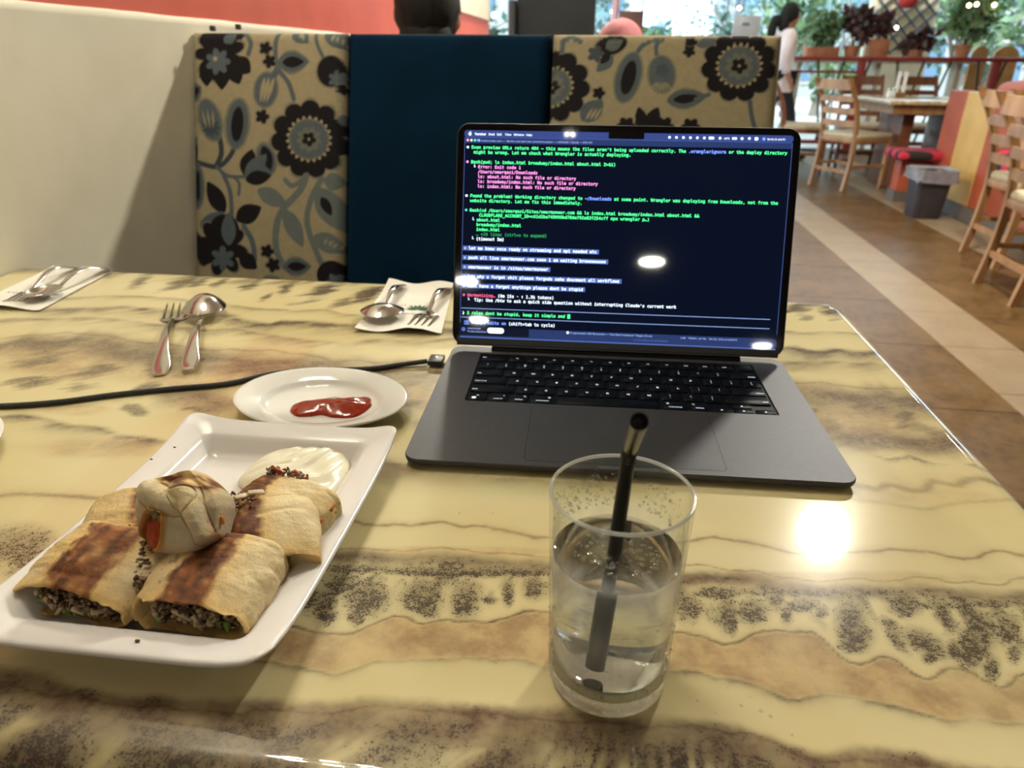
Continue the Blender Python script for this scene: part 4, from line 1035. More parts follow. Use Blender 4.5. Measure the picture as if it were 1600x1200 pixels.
pp = [(0.0005, 0.0012), (0.040, 0.0010), (0.045, 0.0), (0.048, 0.0006), (0.050, 0.003), (0.066, 0.0095), (0.0765, 0.0120), (0.0787, 0.0130), (0.0790, 0.0142), (0.0780, 0.0150), (0.0750, 0.0146), (0.0640, 0.0118), (0.0570, 0.0098), (0.0545, 0.0086), (0.0520, 0.0062), (0.048, 0.0050), (0.030, 0.0046), (0.0005, 0.0046)]
obj('plate_body', MB().lathe(pp, 72, sy=0.765), m_china, oval, angle=60)
side = thing('side_plate', 'white plate mostly cut off at the edge beside the serving plate', 'plate', (-0.5290, 0.400, 0))
obj('plate_body', MB().lathe(pp, 64, sx=1.0, sy=1.0), m_china, side, angle=60)

# ------------------------------------------------------------------ sauces
def blob(name, P, h, profile, bumps, mat, parent, nr=14, kind=None):
    P = np.array(P, float); n = 96
    t = np.linspace(0, len(P), n, endpoint=False); Q = np.zeros((n, 2))
    for i, s in enumerate(t):
        k = int(s); f = s - k; p0, p1, p2, p3 = P[(k - 1) % len(P)], P[k % len(P)], P[(k + 1) % len(P)], P[(k + 2) % len(P)]
        Q[i] = 0.5 * (2 * p1 + (p2 - p0) * f + (2 * p0 - 5 * p1 + 4 * p2 - p3) * f * f + (3 * p1 - p0 - 3 * p2 + p3) * f ** 3)
    c = P.mean(0); rings = []
    for r in np.concatenate([[1.0], 1 - np.linspace(0.01, 0.985, nr) ** 1.3]):
        X = c + (Q - c) * r; z = h * profile(r) + (bumps(X[:, 0], X[:, 1]) * (1 - r ** 3))
        rings.append([(x, y, max(zz, 0.0)) for (x, y), zz in zip(X, np.broadcast_to(z, (n,)))])
    return obj(name, MB().loft(rings, False, True), mat, parent, angle=70, kind=kind)
m_cream = pmat('sour_cream', (0.90, 0.85, 0.68), (0.87, 0.82, 0.64), 40, rough=0.28, sss=0.25, spec=0.5)
m_ketch = pmat('ketchup_red', (0.36, 0.030, 0.010), (0.26, 0.018, 0.006), 120, rough=0.10, spec=0.55, bump=0.15, bscale=500, bdist=0.0006)
crP = [(-0.2455, 0.4027), (-0.2495, 0.4188), (-0.2472, 0.4348), (-0.2407, 0.4484), (-0.2289, 0.4571), (-0.2124, 0.4614), (-0.1979, 0.4625), (-0.1850, 0.4575), (-0.1771, 0.4461), (-0.1738, 0.4279), (-0.1736, 0.4064), (-0.1766, 0.3858), (-0.1894, 0.3798), (-0.2157, 0.3879)]
sc = thing('sour_cream', 'thick swirl of sour cream on the far end of the serving plate', 'sauce', (-0.21, 0.42, PZ))
def swirl(x, y):
    u = (x + 0.02) * math.cos(0.95) + y * math.sin(0.95); v = -x * math.sin(0.95) + y * math.cos(0.95)
    return 0.0022 * np.abs(np.sin(v * 260 + 22 * u + 1.2 * np.sin(u * 90))) ** 0.7 + 0.002 * vnoise(np.c_[x * 70, y * 70, x * 0], 4)
blob('cream_swirl', [(a + 0.21, b - 0.42) for a, b in crP], 0.0095, lambda r: math.sqrt(max(0, 1 - r * r)) ** 0.75, swirl, m_cream, sc, 26)
keP = [(-0.2612, 0.5293), (-0.2615, 0.5385), (-0.2505, 0.5463), (-0.2388, 0.5528), (-0.229, 0.5574), (-0.217, 0.5559), (-0.2006, 0.5624), (-0.1947, 0.5527), (-0.1928, 0.5421), (-0.2003, 0.5231), (-0.2182, 0.5199), (-0.2303, 0.5232), (-0.2396, 0.519), (-0.25, 0.5175), (-0.2581, 0.5237)]
kt = thing('ketchup', 'glossy smear of red ketchup in three lobes on the oval plate', 'sauce', (-0.228, 0.539, 0.0048))
def kb(x, y):
    f = lambda cx, cy, s: np.exp(-(((x - cx) ** 2 + ((y - cy) * 1.1) ** 2) / s ** 2))
    return 0.0026 * f(-0.022, -0.006, 0.014) + 0.0024 * f(0.0, 0.000, 0.012) + 0.0030 * f(0.020, 0.003, 0.013) + 0.0008 * vnoise(np.c_[x * 160, y * 160, x * 0], 8)
blob('ketchup_smear', [(a + 0.228, b - 0.539) for a, b in keP], 0.0042, lambda r: math.sqrt(max(0, 1 - r * r)) ** 0.8, kb, m_ketch, kt, 16)

# ------------------------------------------------------------------ cut wraps
m_tort = vcmat('toasted_tortilla', rough=0.62, bump=0.45, bscale=420, bdist=0.0012, mott=0.05, mscale=170, spec=0.35, sss=0.08)
m_fill = vcmat('wrap_filling', rough=0.38, bump=0.5, bscale=700, bdist=0.0012, mott=0.12, mscale=260, spec=0.5)
m_green = pmat('green_pepper', (0.10, 0.22, 0.03), (0.16, 0.28, 0.05), 200, rough=0.4)
m_onion = pmat('cooked_onion', (0.62, 0.52, 0.34), (0.5, 0.4, 0.24), 200, rough=0.35, sss=0.2)
m_carrot = pmat('carrot_shred', (0.75, 0.24, 0.04), (0.62, 0.2, 0.03), 200, rough=0.4)
m_sauce = pmat('tomato_filling', (0.50, 0.075, 0.012), (0.36, 0.05, 0.01), 180, rough=0.18, bump=0.35, bscale=500, bdist=0.001)
CRM = np.array(srgb(234, 214, 168)); CR2 = np.array(srgb(218, 190, 134)); YLW = np.array(srgb(226, 188, 116)); BR1 = np.array(srgb(158, 92, 38)); BR2 = np.array(srgb(84, 44, 17)); GRY = np.array(srgb(196, 180, 152))
def lumps(name, pts, r, parent, seed, mat=None, kind='stuff'):
    """small crumbs of mince: irregular little lumps, coloured individually"""
    rnd = random.Random(seed); mb = MB(); cols = []
    for p in pts:
        s = r * rnd.uniform(0.6, 1.3); n0 = len(mb.v)
        mb.ico(p, (s * rnd.uniform(.8, 1.3), s * rnd.uniform(.7, 1.1), s * rnd.uniform(.6, .95)), 2, Euler((rnd.random() * 6, rnd.random() * 6, rnd.random() * 6)))
        c = [(0.20, 0.115, 0.062), (0.13, 0.072, 0.04), (0.26, 0.16, 0.085), (0.46, 0.34, 0.19), (0.32, 0.21, 0.12)][rnd.choice((0, 0, 1, 1, 2, 3, 4))]
        cols += [c] * (len(mb.v) - n0)
    me = mesh(name, mb, True, 80)
    V = coords(me); V += 0.55 * r * np.c_[fbm(V * 520, 2, seed), fbm(V * 420 + 31, 2, seed), fbm(V * 420 + 67, 2, seed)]; setcoords(me, V)
    paint(me, np.array(cols))
    return link(name, me, mat or m_fill, parent, kind)
def wrap(label, loc, rotz, w, d, h, seed, toast, open_front=True, pitch=0.0, roll=0.0, flat=0.30, tmask=None, front_amp=0.004, sag=0.0, back_torn=False, wedge=0.66):
    t = thing('tortilla_wrap', label, 'wrap', loc, (math.radians(pitch), math.radians(roll), math.radians(rotz)), 'cut tortilla wraps on the serving plate')
    NU, NV = 120, 56
    th = np.linspace(0, 2 * PI, NU, endpoint=False)
    ex = 2.0 / 2.9
    cx = np.sign(np.cos(th)) * np.abs(np.cos(th)) ** ex; cz = np.sign(np.sin(th)) * np.abs(np.sin(th)) ** ex
    cz = np.where(cz < 0, cz * 0.92, cz)
    fr = np.c_[np.cos(th) * 2.2, np.sin(th) * 2.2, th * 0 + seed]
    edge = front_amp * fbm(fr, 3, seed) * 1.4
    rings = []; lip0 = None
    def ring(sx, sz, y, e=0.0, keep=0.0):
        return np.c_[cx * w / 2 * sx, y + e * edge, (cz * sz) * h / 2 + h / 2 - keep]
    if open_front:
        rings += [ring(.86, .80, -d / 2 + 0.010, .4), ring(.90, .84, -d / 2 + 0.004, 1), ring(.925, .88, -d / 2, 1), ring(.965, .945, -d / 2 - 0.0008, 1)]
    else:
        for a in np.linspace(0.02, 0.98, 9): rings.append(ring(math.sin(a * PI / 2) ** .55 * .99, math.sin(a * PI / 2) ** .55 * .99, -d / 2 + 0.012 * (1 - math.sin(a * PI / 2)) ** 1.5, 0))
    nb = NV
    for k in range(nb):
        s = k / (nb - 1); y = -d / 2 + s * (d - 0.008); bul = 1 + 0.035 * math.sin(PI * s)
        rings.append(ring(bul, bul * (1 - sag * s), y, max(0, 1 - s * 6) if open_front else 0))
    if back_torn: rings += [ring(.96, .94 * (1 - sag), d / 2 - 0.006), ring(.90, .86 * (1 - sag), d / 2 - 0.007), ring(.84, .8 * (1 - sag), d / 2 - 0.014)]
    else:
        for a in np.linspace(0.1, 1.0, 9):
            q = math.cos(a * PI / 2) ** .6; rings.append(ring(max(q, .02), max(q, .02) * (1 - sag), d / 2 - 0.008 + 0.008 * math.sin(a * PI / 2)))
    mb = MB(); mb.loft([[tuple(p) for p in r] for r in rings], not open_front, not back_torn)
    me = bpy.data.meshes.new('tortilla'); me.from_pydata(mb.v, [], mb.f); me.update()
    bm = bmesh.new(); bm.from_mesh(me); bmesh.ops.recalc_face_normals(bm, faces=bm.faces); bm.to_mesh(me); bm.free()
    if open_front:   # the open end confuses the inside test: make the outer skin face outward
        nrm = np.zeros(len(me.polygons) * 3); me.polygons.foreach_get('normal', nrm); nrm = nrm.reshape(-1, 3); mid = (4 + nb // 2) * NU + NU // 4
        if nrm[mid][2] < 0: me.flip_normals()
    me.polygons.foreach_set('use_smooth', [True] * len(me.polygons))
    V = coords(me); N = np.zeros(len(V) * 3); me.vertices.foreach_get('normal', N); N = N.reshape(-1, 3)
    S = V + seed * 3.1
    V0 = V.copy(); yn = np.clip((V[:, 1] + d / 2) / d, 0, 1); V[:, 2] *= wedge + (1 - wedge) * np.sin(yn * PI / 2) ** 0.9
    wr = fbm(S * np.array([55, 30, 55]), 3, seed); fi = fbm(S * 160, 3, seed + 5); cr = 1 - np.abs(fbm(S * np.array([38, 90, 38]), 2, seed + 9)) * 3
    V2 = V + N * (0.0016 * wr + 0.0006 * fi - 0.0007 * np.clip(cr, 0, 1))[:, None]
    V2[:, 2] = np.maximum(V2[:, 2], 0.0002)
    setcoords(me, V2)
    x, y, z = V0[:, 0] / (w / 2), V0[:, 1] / (d / 2), V0[:, 2] / h
    n1 = fbm(S * 95, 4, seed + 2); n2 = fbm(S * np.array([240, 130, 240]), 3, seed + 3); n3 = fbm(S * 30, 3, seed + 4)
    col = CRM + (CR2 - CRM) * sstep(n3, -0.35, 0.45)[:, None]
    col = col + (GRY - col) * (0.35 * sstep(n1, 0.1, 0.5))[:, None]
    edgeY = np.exp(-((y + 1.0) / 0.16) ** 2) * 0.75
    col = col + (YLW - col) * edgeY[:, None]
    x0, x1, y0, y1 = toast
    m = sstep(x + 0.20 * n1 + 0.10 * n2, x0 - 0.06, x0 + 0.06) * (1 - sstep(x + 0.20 * n1 + 0.10 * n2, x1 - 0.06, x1 + 0.06)) * sstep(y + 0.25 * n1, y0 - 0.15, y0 + 0.15) * (1 - sstep(y + 0.25 * n1, y1 - 0.15, y1 + 0.15)) * sstep(z, 0.66, 0.86)
    halo = sstep(x, x0 - 0.34, x0) * (1 - sstep(x, x1, x1 + 0.34)) * sstep(y, y0 - .4, y0) * (1 - sstep(y, y1, y1 + .4)) * sstep(z, 0.6, 0.85)
    col = col + (YLW - col) * (0.65 * halo)[:, None]
    inten = m * np.clip(0.72 + 1.0 * n2 + 0.6 * n1, 0.15, 1)
    col = col + (BR1 - col) * np.clip(m * (0.75 + 0.8 * n1) + 0.4 * inten, 0, 1)[:, None]
    col = col + (BR2 - col) * np.clip(inten * 1.25 - 0.25, 0, 0.97)[:, None]
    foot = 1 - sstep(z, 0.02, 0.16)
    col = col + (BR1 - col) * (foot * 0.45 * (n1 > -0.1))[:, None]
    speck = (n2 > 0.52) & (n1 > 0.15); col[speck] = col[speck] * 0.45
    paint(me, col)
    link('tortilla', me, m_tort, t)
    if open_front:
        # filling packed in the cut end
        rnd = random.Random(seed); nx, nz = 60, 26
        gx, gz = np.meshgrid(np.linspace(-1, 1, nx), np.linspace(-1, 1, nz))
        rr = (np.abs(gx) ** 2.9 + np.abs(gz) ** 2.9) ** (1 / 2.9); sc_ = np.where(rr > 1, 1 / np.maximum(rr, 1e-6), 1); gx = gx * sc_; gz = gz * sc_
        X = gx * w / 2 * .885; Z = np.where(gz < 0, gz * .92, gz) * h / 2 * .83 + h / 2
        q = np.c_[X.ravel(), X.ravel() * 0, Z.ravel()]
        b1 = fbm(q * 190 + seed, 4, seed + 7).reshape(X.shape); b2 = fbm(q * 75 + seed, 3, seed + 8).reshape(X.shape)
        Y = -d / 2 + 0.0055 + 0.0042 * b1 + 0.0022 * b2 + 0.0018 * rr
        fm = gridmesh('filling', np.stack([X, Y, Z * wedge], -1))
        c = np.array([(0.22, 0.13, 0.07)] * X.size); bb = b1.ravel(); b2r = b2.ravel()
        c = c + (np.array([0.10, 0.055, 0.032]) - c) * sstep(bb, -0.05, 0.4)[:, None]
        low = np.clip(1 - (gz.ravel() + 1) / 0.75, 0, 1) * sstep(b2r, -0.3, 0.3)
        c = c + (np.array([0.55, 0.40, 0.16]) - c) * np.clip(low * 1.3, 0, 0.9)[:, None]
        c = c + (np.array([0.60, 0.50, 0.32]) - c) * (sstep(b2r, 0.22, 0.45) * 0.8)[:, None]
        paint(fm, c); link('filling', fm, m_fill, t)
        pts = [(rnd.uniform(-.72, .85) * w / 2 * .85, -d / 2 + rnd.uniform(0.000, 0.005), (h / 2 + rnd.uniform(-.5, .72) * h / 2 * .8) * wedge) for _ in range(170)]
        lumps('mince', pts, 0.0015, t, seed)
        for k in range(4):
            px = rnd.uniform(-.75, .75) * w / 2 * .85; pz = (h / 2 + rnd.uniform(-.7, .2) * h / 2 * .75) * wedge
            obj('pepper_piece', MB().box((px, -d / 2 + 0.001, pz), (rnd.uniform(.004, .007), .0025, rnd.uniform(.002, .0035)), Euler((rnd.random(), rnd.random() * 3, rnd.random())), .0008, 2), m_green, t)
        for k in range(4):
            px = rnd.uniform(-.7, .7) * w / 2 * .85; pz = (h / 2 + rnd.uniform(-.6, .3) * h / 2 * .75) * wedge
            obj('onion_sliver', MB().box((px, -d / 2 + 0.0005, pz), (rnd.uniform(.006, .012), .0025, rnd.uniform(.002, .003)), Euler((rnd.random(), rnd.random() * 3, rnd.random())), .0008, 2), m_onion, t)
    return t
w1 = wrap('front left cut wrap with a square brown toast mark and an open meat end', (-0.2660, 0.2890, 0.0085), -8, 0.074, 0.052, 0.0310, 11, (-0.48, 0.40, -1.2, 0.80))
lumps('torn_filling', [(0.018 + 0.017 * s + random.uniform(-.003, .003), 0.020 - 0.032 * s + random.uniform(-.004, .004), 0.0285 - 0.008 * s * s + random.uniform(-.0015, .001)) for s in [k / 139 for k in range(140)]], 0.0014, w1, 90)
w2 = wrap('front right cut wrap with streaky toast marks and a gaping meat end', (-0.1990, 0.2880, 0.0085), -3, 0.067, 0.054, 0.0320, 23, (-0.42, 0.26, -1.2, 1.2), wedge=0.74)
w3 = wrap('cut wrap leaning behind the front right one, toasted on its left', (-0.1855, 0.3260, 0.0085), 22, 0.060, 0.052, 0.0345, 37, (-0.9, -0.05, -1.2, 1.2), open_front=False)
lumps('loose_filling', [(random.uniform(-.026, -.008), random.uniform(.010, .026), 0.0335 + random.uniform(-.003, .003)) for _ in range(80)], 0.0014, w3, 91)
for q in ((-0.014, 0.018, 0.0375, .7), (-0.006, 0.022, 0.0365, .4)):
    obj('onion_sliver', MB().box(q[:3], (0.010, 0.0035, 0.0018), Euler((0.3, 0.3, q[3])), 0.0007, 2), m_onion, w3)
w4 = wrap('far right cut wrap with a plain tan top beside the sour cream', (-0.1890, 0.3560, 0.0085), -14, 0.066, 0.044, 0.0310, 41, (-1.2, -0.36, -1.2, 1.2), wedge=0.8)
lumps('loose_filling', [(-0.026 + random.uniform(0, .03), 0.020 + random.uniform(-.004, .003), 0.0290 + random.uniform(-.002, .003)) for _ in range(80)], 0.0013, w4, 92)
for k in range(5):
    obj('tomato_strip', MB().box((random.uniform(-.02, .012), 0.0205 + random.uniform(-.002, .002), 0.0305), (0.009, 0.0022, 0.0018), Euler((0.2, random.random(), random.uniform(-.4, .4))), 0.0006, 1), m_sauce, w4)
for k in range(6):
    obj('carrot_shred', MB().box((0.0325 + random.uniform(-.0015, .001), random.uniform(-.008, .008), 0.020 + random.uniform(-.006, .005)), (0.0018, 0.0065, 0.0018), Euler((random.random(), 0.2, random.uniform(-.4, .4))), 0.0006, 1), m_carrot if k % 3 else m_green, w4)
w5 = wrap('cut wrap at the back left, half hidden behind the front left one', (-0.2730, 0.3300, 0.0085), 24, 0.060, 0.052, 0.0300, 53, (0.02, 1.2, -1.2, 1.0), open_front=False)
lumps('torn_filling', [(random.uniform(-.012, .024), -0.022 + random.uniform(-.006, .004), 0.0205 + random.uniform(-.008, .008)) for _ in range(150)], 0.0015, w5, 93)
for k in range(4):
    obj('onion_sliver', MB().box((random.uniform(-.004, .022), -0.026, 0.021 + random.uniform(-.006, .006)), (0.011, 0.0026, 0.0026), Euler((random.random(), random.random(), random.random())), 0.0008, 2), m_onion, w5)

# the folded end piece on top of the pile, its end turned up towards the viewer
FT = math.radians(38)
top = thing('tortilla_wrap', 'folded end piece on top of the pile with a pocket of red sauce', 'wrap', (-0.2265, 0.3055, 0.0545), 0, 'cut tortilla wraps on the serving plate')
FM = Matrix(((1, 0, 0, 0), (0, math.sin(FT), -math.cos(FT), 0), (0, math.cos(FT), math.sin(FT), 0), (0, 0, 0, 1)))   # x right, y up the face, z towards the viewer
def dsg(a, b, c=0.0):     # design sheet units (1/13.6 mm) -> face plane
    return ((a - 365) * 0.0000735, (540 - b) * 0.0000735, c)
outline = [dsg(*p)[:2] for p in ((12, 400), (60, 330), (120, 296), (250, 262), (330, 222), (405, 203), (470, 250), (560, 310), (640, 375), (690, 460), (705, 590), (715, 690), (660, 735), (585, 800), (500, 840), (400, 868), (300, 866), (220, 842), (160, 790), (105, 725), (60, 640), (25, 520))]
OP = np.array(outline); nn = 110; tt = np.linspace(0, len(OP), nn, endpoint=False); OQ = np.array([OP[int(s)] * (1 - (s - int(s))) + OP[(int(s) + 1) % len(OP)] * (s - int(s)) for s in tt])
OQ = (np.roll(OQ, 1, 0) + OQ * 2 + np.roll(OQ, -1, 0)) / 4
cen = OQ.mean(0); rings = []
NR, NA = 64, 220
def resamp(Q, n):
    d = np.r_[0, np.cumsum(np.hypot(*np.diff(np.vstack([Q, Q[:1]]), axis=0).T))]; t = np.linspace(0, d[-1], n, endpoint=False); Qc = np.vstack([Q, Q[:1]])
    return np.c_[np.interp(t, d, Qc[:, 0]), np.interp(t, d, Qc[:, 1])]
OQ = resamp(OQ, NA)
rads = list(np.linspace(0.004, 0.97, NR)); zz = [0.0] * NR; ws = [1.0] * NR
rads += [0.99, 1.0, 0.995, 0.97, 0.93, 0.86, 0.70, 0.40, 0.01]; zz += [-.003, -.0075, -.013, -.019, -.025, -.030, -.034, -.036, -.037]; ws += [.55, .25, .1, 0, 0, 0, 0, 0, 0]
for r, z in zip(rads, zz): rings.append([(x, y, z) for x, y in cen + (OQ - cen) * r])
tb = bpy.data.meshes.new('tortilla'); mb_ = MB().loft(rings, True, True); tb.from_pydata(mb_.v, [], mb_.f); tb.update()
bm = bmesh.new(); bm.from_mesh(tb); bmesh.ops.recalc_face_normals(bm, faces=bm.faces); bm.to_mesh(tb); bm.free()
V = coords(tb); wgt = np.repeat(np.array(ws), NA); rr_ = np.repeat(np.array(rads), NA)
da = V[:, 0] / 0.0000735 + 365; db = 540 - V[:, 1] / 0.0000735
wa = da + 16 * fbm(V * 90, 3, 301); wb = db + 16 * fbm(V * 90 + 40, 3, 302)
def capsule(pts, w0, w1):
    """distance (0 on the spine, 1 at the edge) and which side, along a tapering fold"""
    best = np.full(len(V), 9.0); n = len(pts) - 1
    for i in range(n):
        a, b = np.array(pts[i], float), np.array(pts[i + 1], float); e = b - a; t = np.clip(((wa - a[0]) * e[0] + (wb - a[1]) * e[1]) / (e @ e), 0, 1)
        w = w0 + (w1 - w0) * (i + t) / n; best = np.minimum(best, np.hypot(wa - a[0] - t * e[0], wb - a[1] - t * e[1]) / w)
    return best
def hump(d, p=0.5): return np.clip(1 - d * d, 0, 1) ** p
base_z = 0.0065 * np.clip(1 - rr_ ** 2.2, 0, 1) ** 0.8
topslope = -0.012 * sstep(db, 345, 215)
z = base_z + topslope
roll_ = capsule([(130, 395), (200, 430), (300, 465), (400, 470), (440, 450)], 95, 105); z = np.maximum(z, base_z * .5 + 0.0085 * hump(roll_, .55) * (roll_ < 1) + topslope)
flapA = capsule([(395, 350), (480, 440), (570, 560), (640, 700)], 95, 70); z = np.where(flapA < 1, np.maximum(z, base_z * .45 + 0.0100 * hump(flapA, .42) + topslope), z)
crease = capsule([(470, 560), (530, 660), (580, 770)], 16, 10); z -= 0.0020 * hump(crease)
low_ = capsule([(420, 700), (500, 740)], 120, 110); z = np.maximum(z, 0.0045 * hump(low_, .6) + base_z * .4)
u_ = (wa - 240) * math.cos(.12) + (wb - 690) * math.sin(.12); v_ = -(wa - 240) * math.sin(.12) + (wb - 690) * math.cos(.12)
pk = np.hypot(u_ / 92, v_ / 150) ; opening = (pk < 1) & (roll_ > .85)
rim_ = np.exp(-((pk - 1.14) / .13) ** 2) * (roll_ > .8)
z = z + 0.0042 * rim_
z = np.where(opening, np.minimum(z, -0.0005 + 0.002 * pk), z)
z += 0.0010 * fbm(V * 70, 3, 303) + 0.0004 * fbm(V * 260, 2, 304)
groove = np.exp(-((roll_ - 1.03) / .05) ** 2) + np.exp(-((flapA - 1.03) / .05) ** 2); z -= 0.0016 * np.clip(groove, 0, 1) * (db > 330)
V2 = V.copy(); V2[:, 2] += z * wgt + (1 - (wgt > 0)) * 0.0014 * fbm(V * 60, 3, 71)
V2[:, 0] += 0.0010 * fbm(V * 50 + 9, 2, 73); V2[:, 1] += 0.0010 * fbm(V * 50 + 29, 2, 74)
def tort_color(V, seed, toastmask):
    n1 = fbm(V * 95 + seed, 4, seed + 2); n2 = fbm(V * np.array([120, 330, 200]) + seed, 3, seed + 3); n3 = fbm(V * 34 + seed, 3, seed + 4)
    col = CRM + (GRY - CRM) * sstep(n3, -0.35, 0.35)[:, None]; col = col + (CR2 - col) * (0.7 * sstep(n1, 0.0, 0.4))[:, None]
    t = np.clip(toastmask + 0.35 * n1 * (toastmask > 0.02), 0, 1); inten = np.clip(t * (0.65 + 1.6 * n2), 0, 1)
    col = col + (YLW - col) * (0.6 * t)[:, None]; col = col + (BR1 - col) * np.clip(inten * 1.3, 0, 1)[:, None]; col = col + (BR2 - col) * np.clip(inten * 1.5 - 0.45, 0, .95)[:, None]
    sp_ = n2 > 0.62; col[sp_] = col[sp_] * 0.5
    return col
tm = sstep(db, 222, 255) * (1 - sstep(db, 318, 362)) * sstep(da, 170, 260) * (1 - sstep(da, 600, 660)) * (V[:, 2] > -0.03)
tm = np.maximum(tm, 0.45 * np.exp(-((flapA - 1.0) / .10) ** 2) * (db > 500) * (da > 560))
col = tort_color(V, 61, tm)
greyz = np.maximum(hump(roll_) * .7, hump(low_) * .8) * (flapA > 1); col = col + (np.array(srgb(206, 196, 176)) - col) * (greyz * .7)[:, None]
col = col + (np.array(srgb(216, 156, 66)) - col) * np.clip(rim_ * 1.1, 0, .9)[:, None]
col[opening] = np.array(srgb(190, 110, 50))
setcoords(tb, V2); paint(tb, col); tb.polygons.foreach_set('use_smooth', [True] * len(tb.polygons))
o = link('tortilla', tb, m_tort, top); o.matrix_local = FM
sp_ = [dsg(*p)[:2] for p in ((152, 600), (190, 570), (260, 575), (318, 620), (334, 690), (332, 770), (300, 822), (245, 822), (190, 775), (158, 690))]
so = blob('red_filling', sp_, 0.0026, lambda r: math.sqrt(max(0, 1 - r * r)), lambda x, y: 0.0016 * fbm(np.c_[x * 260, y * 260, x * 0], 3, 5), m_sauce, top, 14); so.matrix_local = FM @ Matrix.Translation((0, 0, 0.0018))
pepper = obj('pepper_piece', MB().box((-0.0105, -0.0020, 0.0030), (0.004, 0.006, 0.003), Euler((0.2, 0.3, 0.4)), 0.001, 2).box((-0.0065, -0.0030, 0.0030), (0.003, 0.006, 0.003), Euler((0.1, 0.2, -0.4)), 0.001, 2), pmat('pickle_green', (0.22, 0.18, 0.05), (0.28, 0.2, 0.08), 300, rough=0.35), top); pepper.matrix_local = FM
hb_ = obj('herb_piece', MB().box(dsg(490, 740, .0052), (0.0022, 0.0016, 0.0006), Euler((0, 0, 0.5)), 0.0002, 1), m_green, top); hb_.matrix_local = FM
cs = obj('carrot_shred', MB().box(dsg(712, 570, -0.004), (0.0022, 0.0048, 0.002), Euler((0.2, 0, 0.3)), 0.0006, 1), m_carrot, top); cs.matrix_local = FM
lumps('loose_filling', [(0.018 + random.uniform(-.006, .006), -0.010 + random.uniform(-.006, .004), -0.026 + random.uniform(-.004, .004)) for _ in range(50)], 0.0016, top, 95)
# crumbs on the plate rim
m_crumb = pmat('dark_crumb', (0.06, 0.035, 0.02), rough=0.7)
first = None
for k, (x, y, z, s, lb) in enumerate(((-0.304, 0.4240, 0.0232, 0.0012, 'dark crumb on the far left rim of the serving plate'), (-0.311, 0.4055, 0.0232, 0.0013, 'elongated dark crumb nearer on the left rim of the serving plate'), (-0.2165, 0.2420, 0.0226, 0.0016, 'dark crumb on the near rim in front of the wraps'))):
    tag(obj('crumb', MB().ico((0, 0, 0), (s, s * 0.6, s * 0.5), 1), m_crumb), lb, 'crumb', 'crumbs on the plate rim'); bpy.context.scene.collection.objects[-1].location = (x, y, z)

# ------------------------------------------------------------------ glass of sparkling water with a black straw
GX, GY = 0.0172, 0.2745
def gmat(name, rough, ior, col=(1, 1, 1), fog=0.0, bump=0.0):
    n = NT(name); v = n.coord()
    n.set(Base_Color=col, IOR=ior); n.b.inputs['Transmission Weight'].default_value = 1.0
    if fog:
        z = n.t.nodes.new('ShaderNodeSeparateXYZ'); n.lk(v, z.inputs[0])
        m = n.math('MULTIPLY', n.ramp(z.outputs[2], 0.018, 0.040), n.math('SUBTRACT', 1.0, n.ramp(z.outputs[2], 0.078, 0.092)))
        m = n.math('MULTIPLY', m, n.ramp(n.noise(v, 70, 3), -0.1, 0.5))
        n.set(Roughness=n.math('MULTIPLY', m, fog)); n.put(n.b.inputs['Transmission Weight'], n.math('SUBTRACT', 1.0, n.math('MULTIPLY', m, 0.10)))
    else: n.set(Roughness=n.math('MULTIPLY', n.noise(v, 30, 2), rough))
    if bump: n.bump(n.noise(v, 380, 3), bump, 0.0008)
    return n.m
m_glass = gmat('clear_glass', 0.0, 1.48, (0.98, 0.99, 0.98), bump=0.55)
m_water = gmat('clear_water', 0.0, 1.33, (0.99, 0.995, 0.99))
m_drop = gmat('water_drop', 0.0, 1.33)
glass = thing('water_glass', 'tall clear glass of iced sparkling water in front of the laptop', 'glass', (GX, GY, 0))
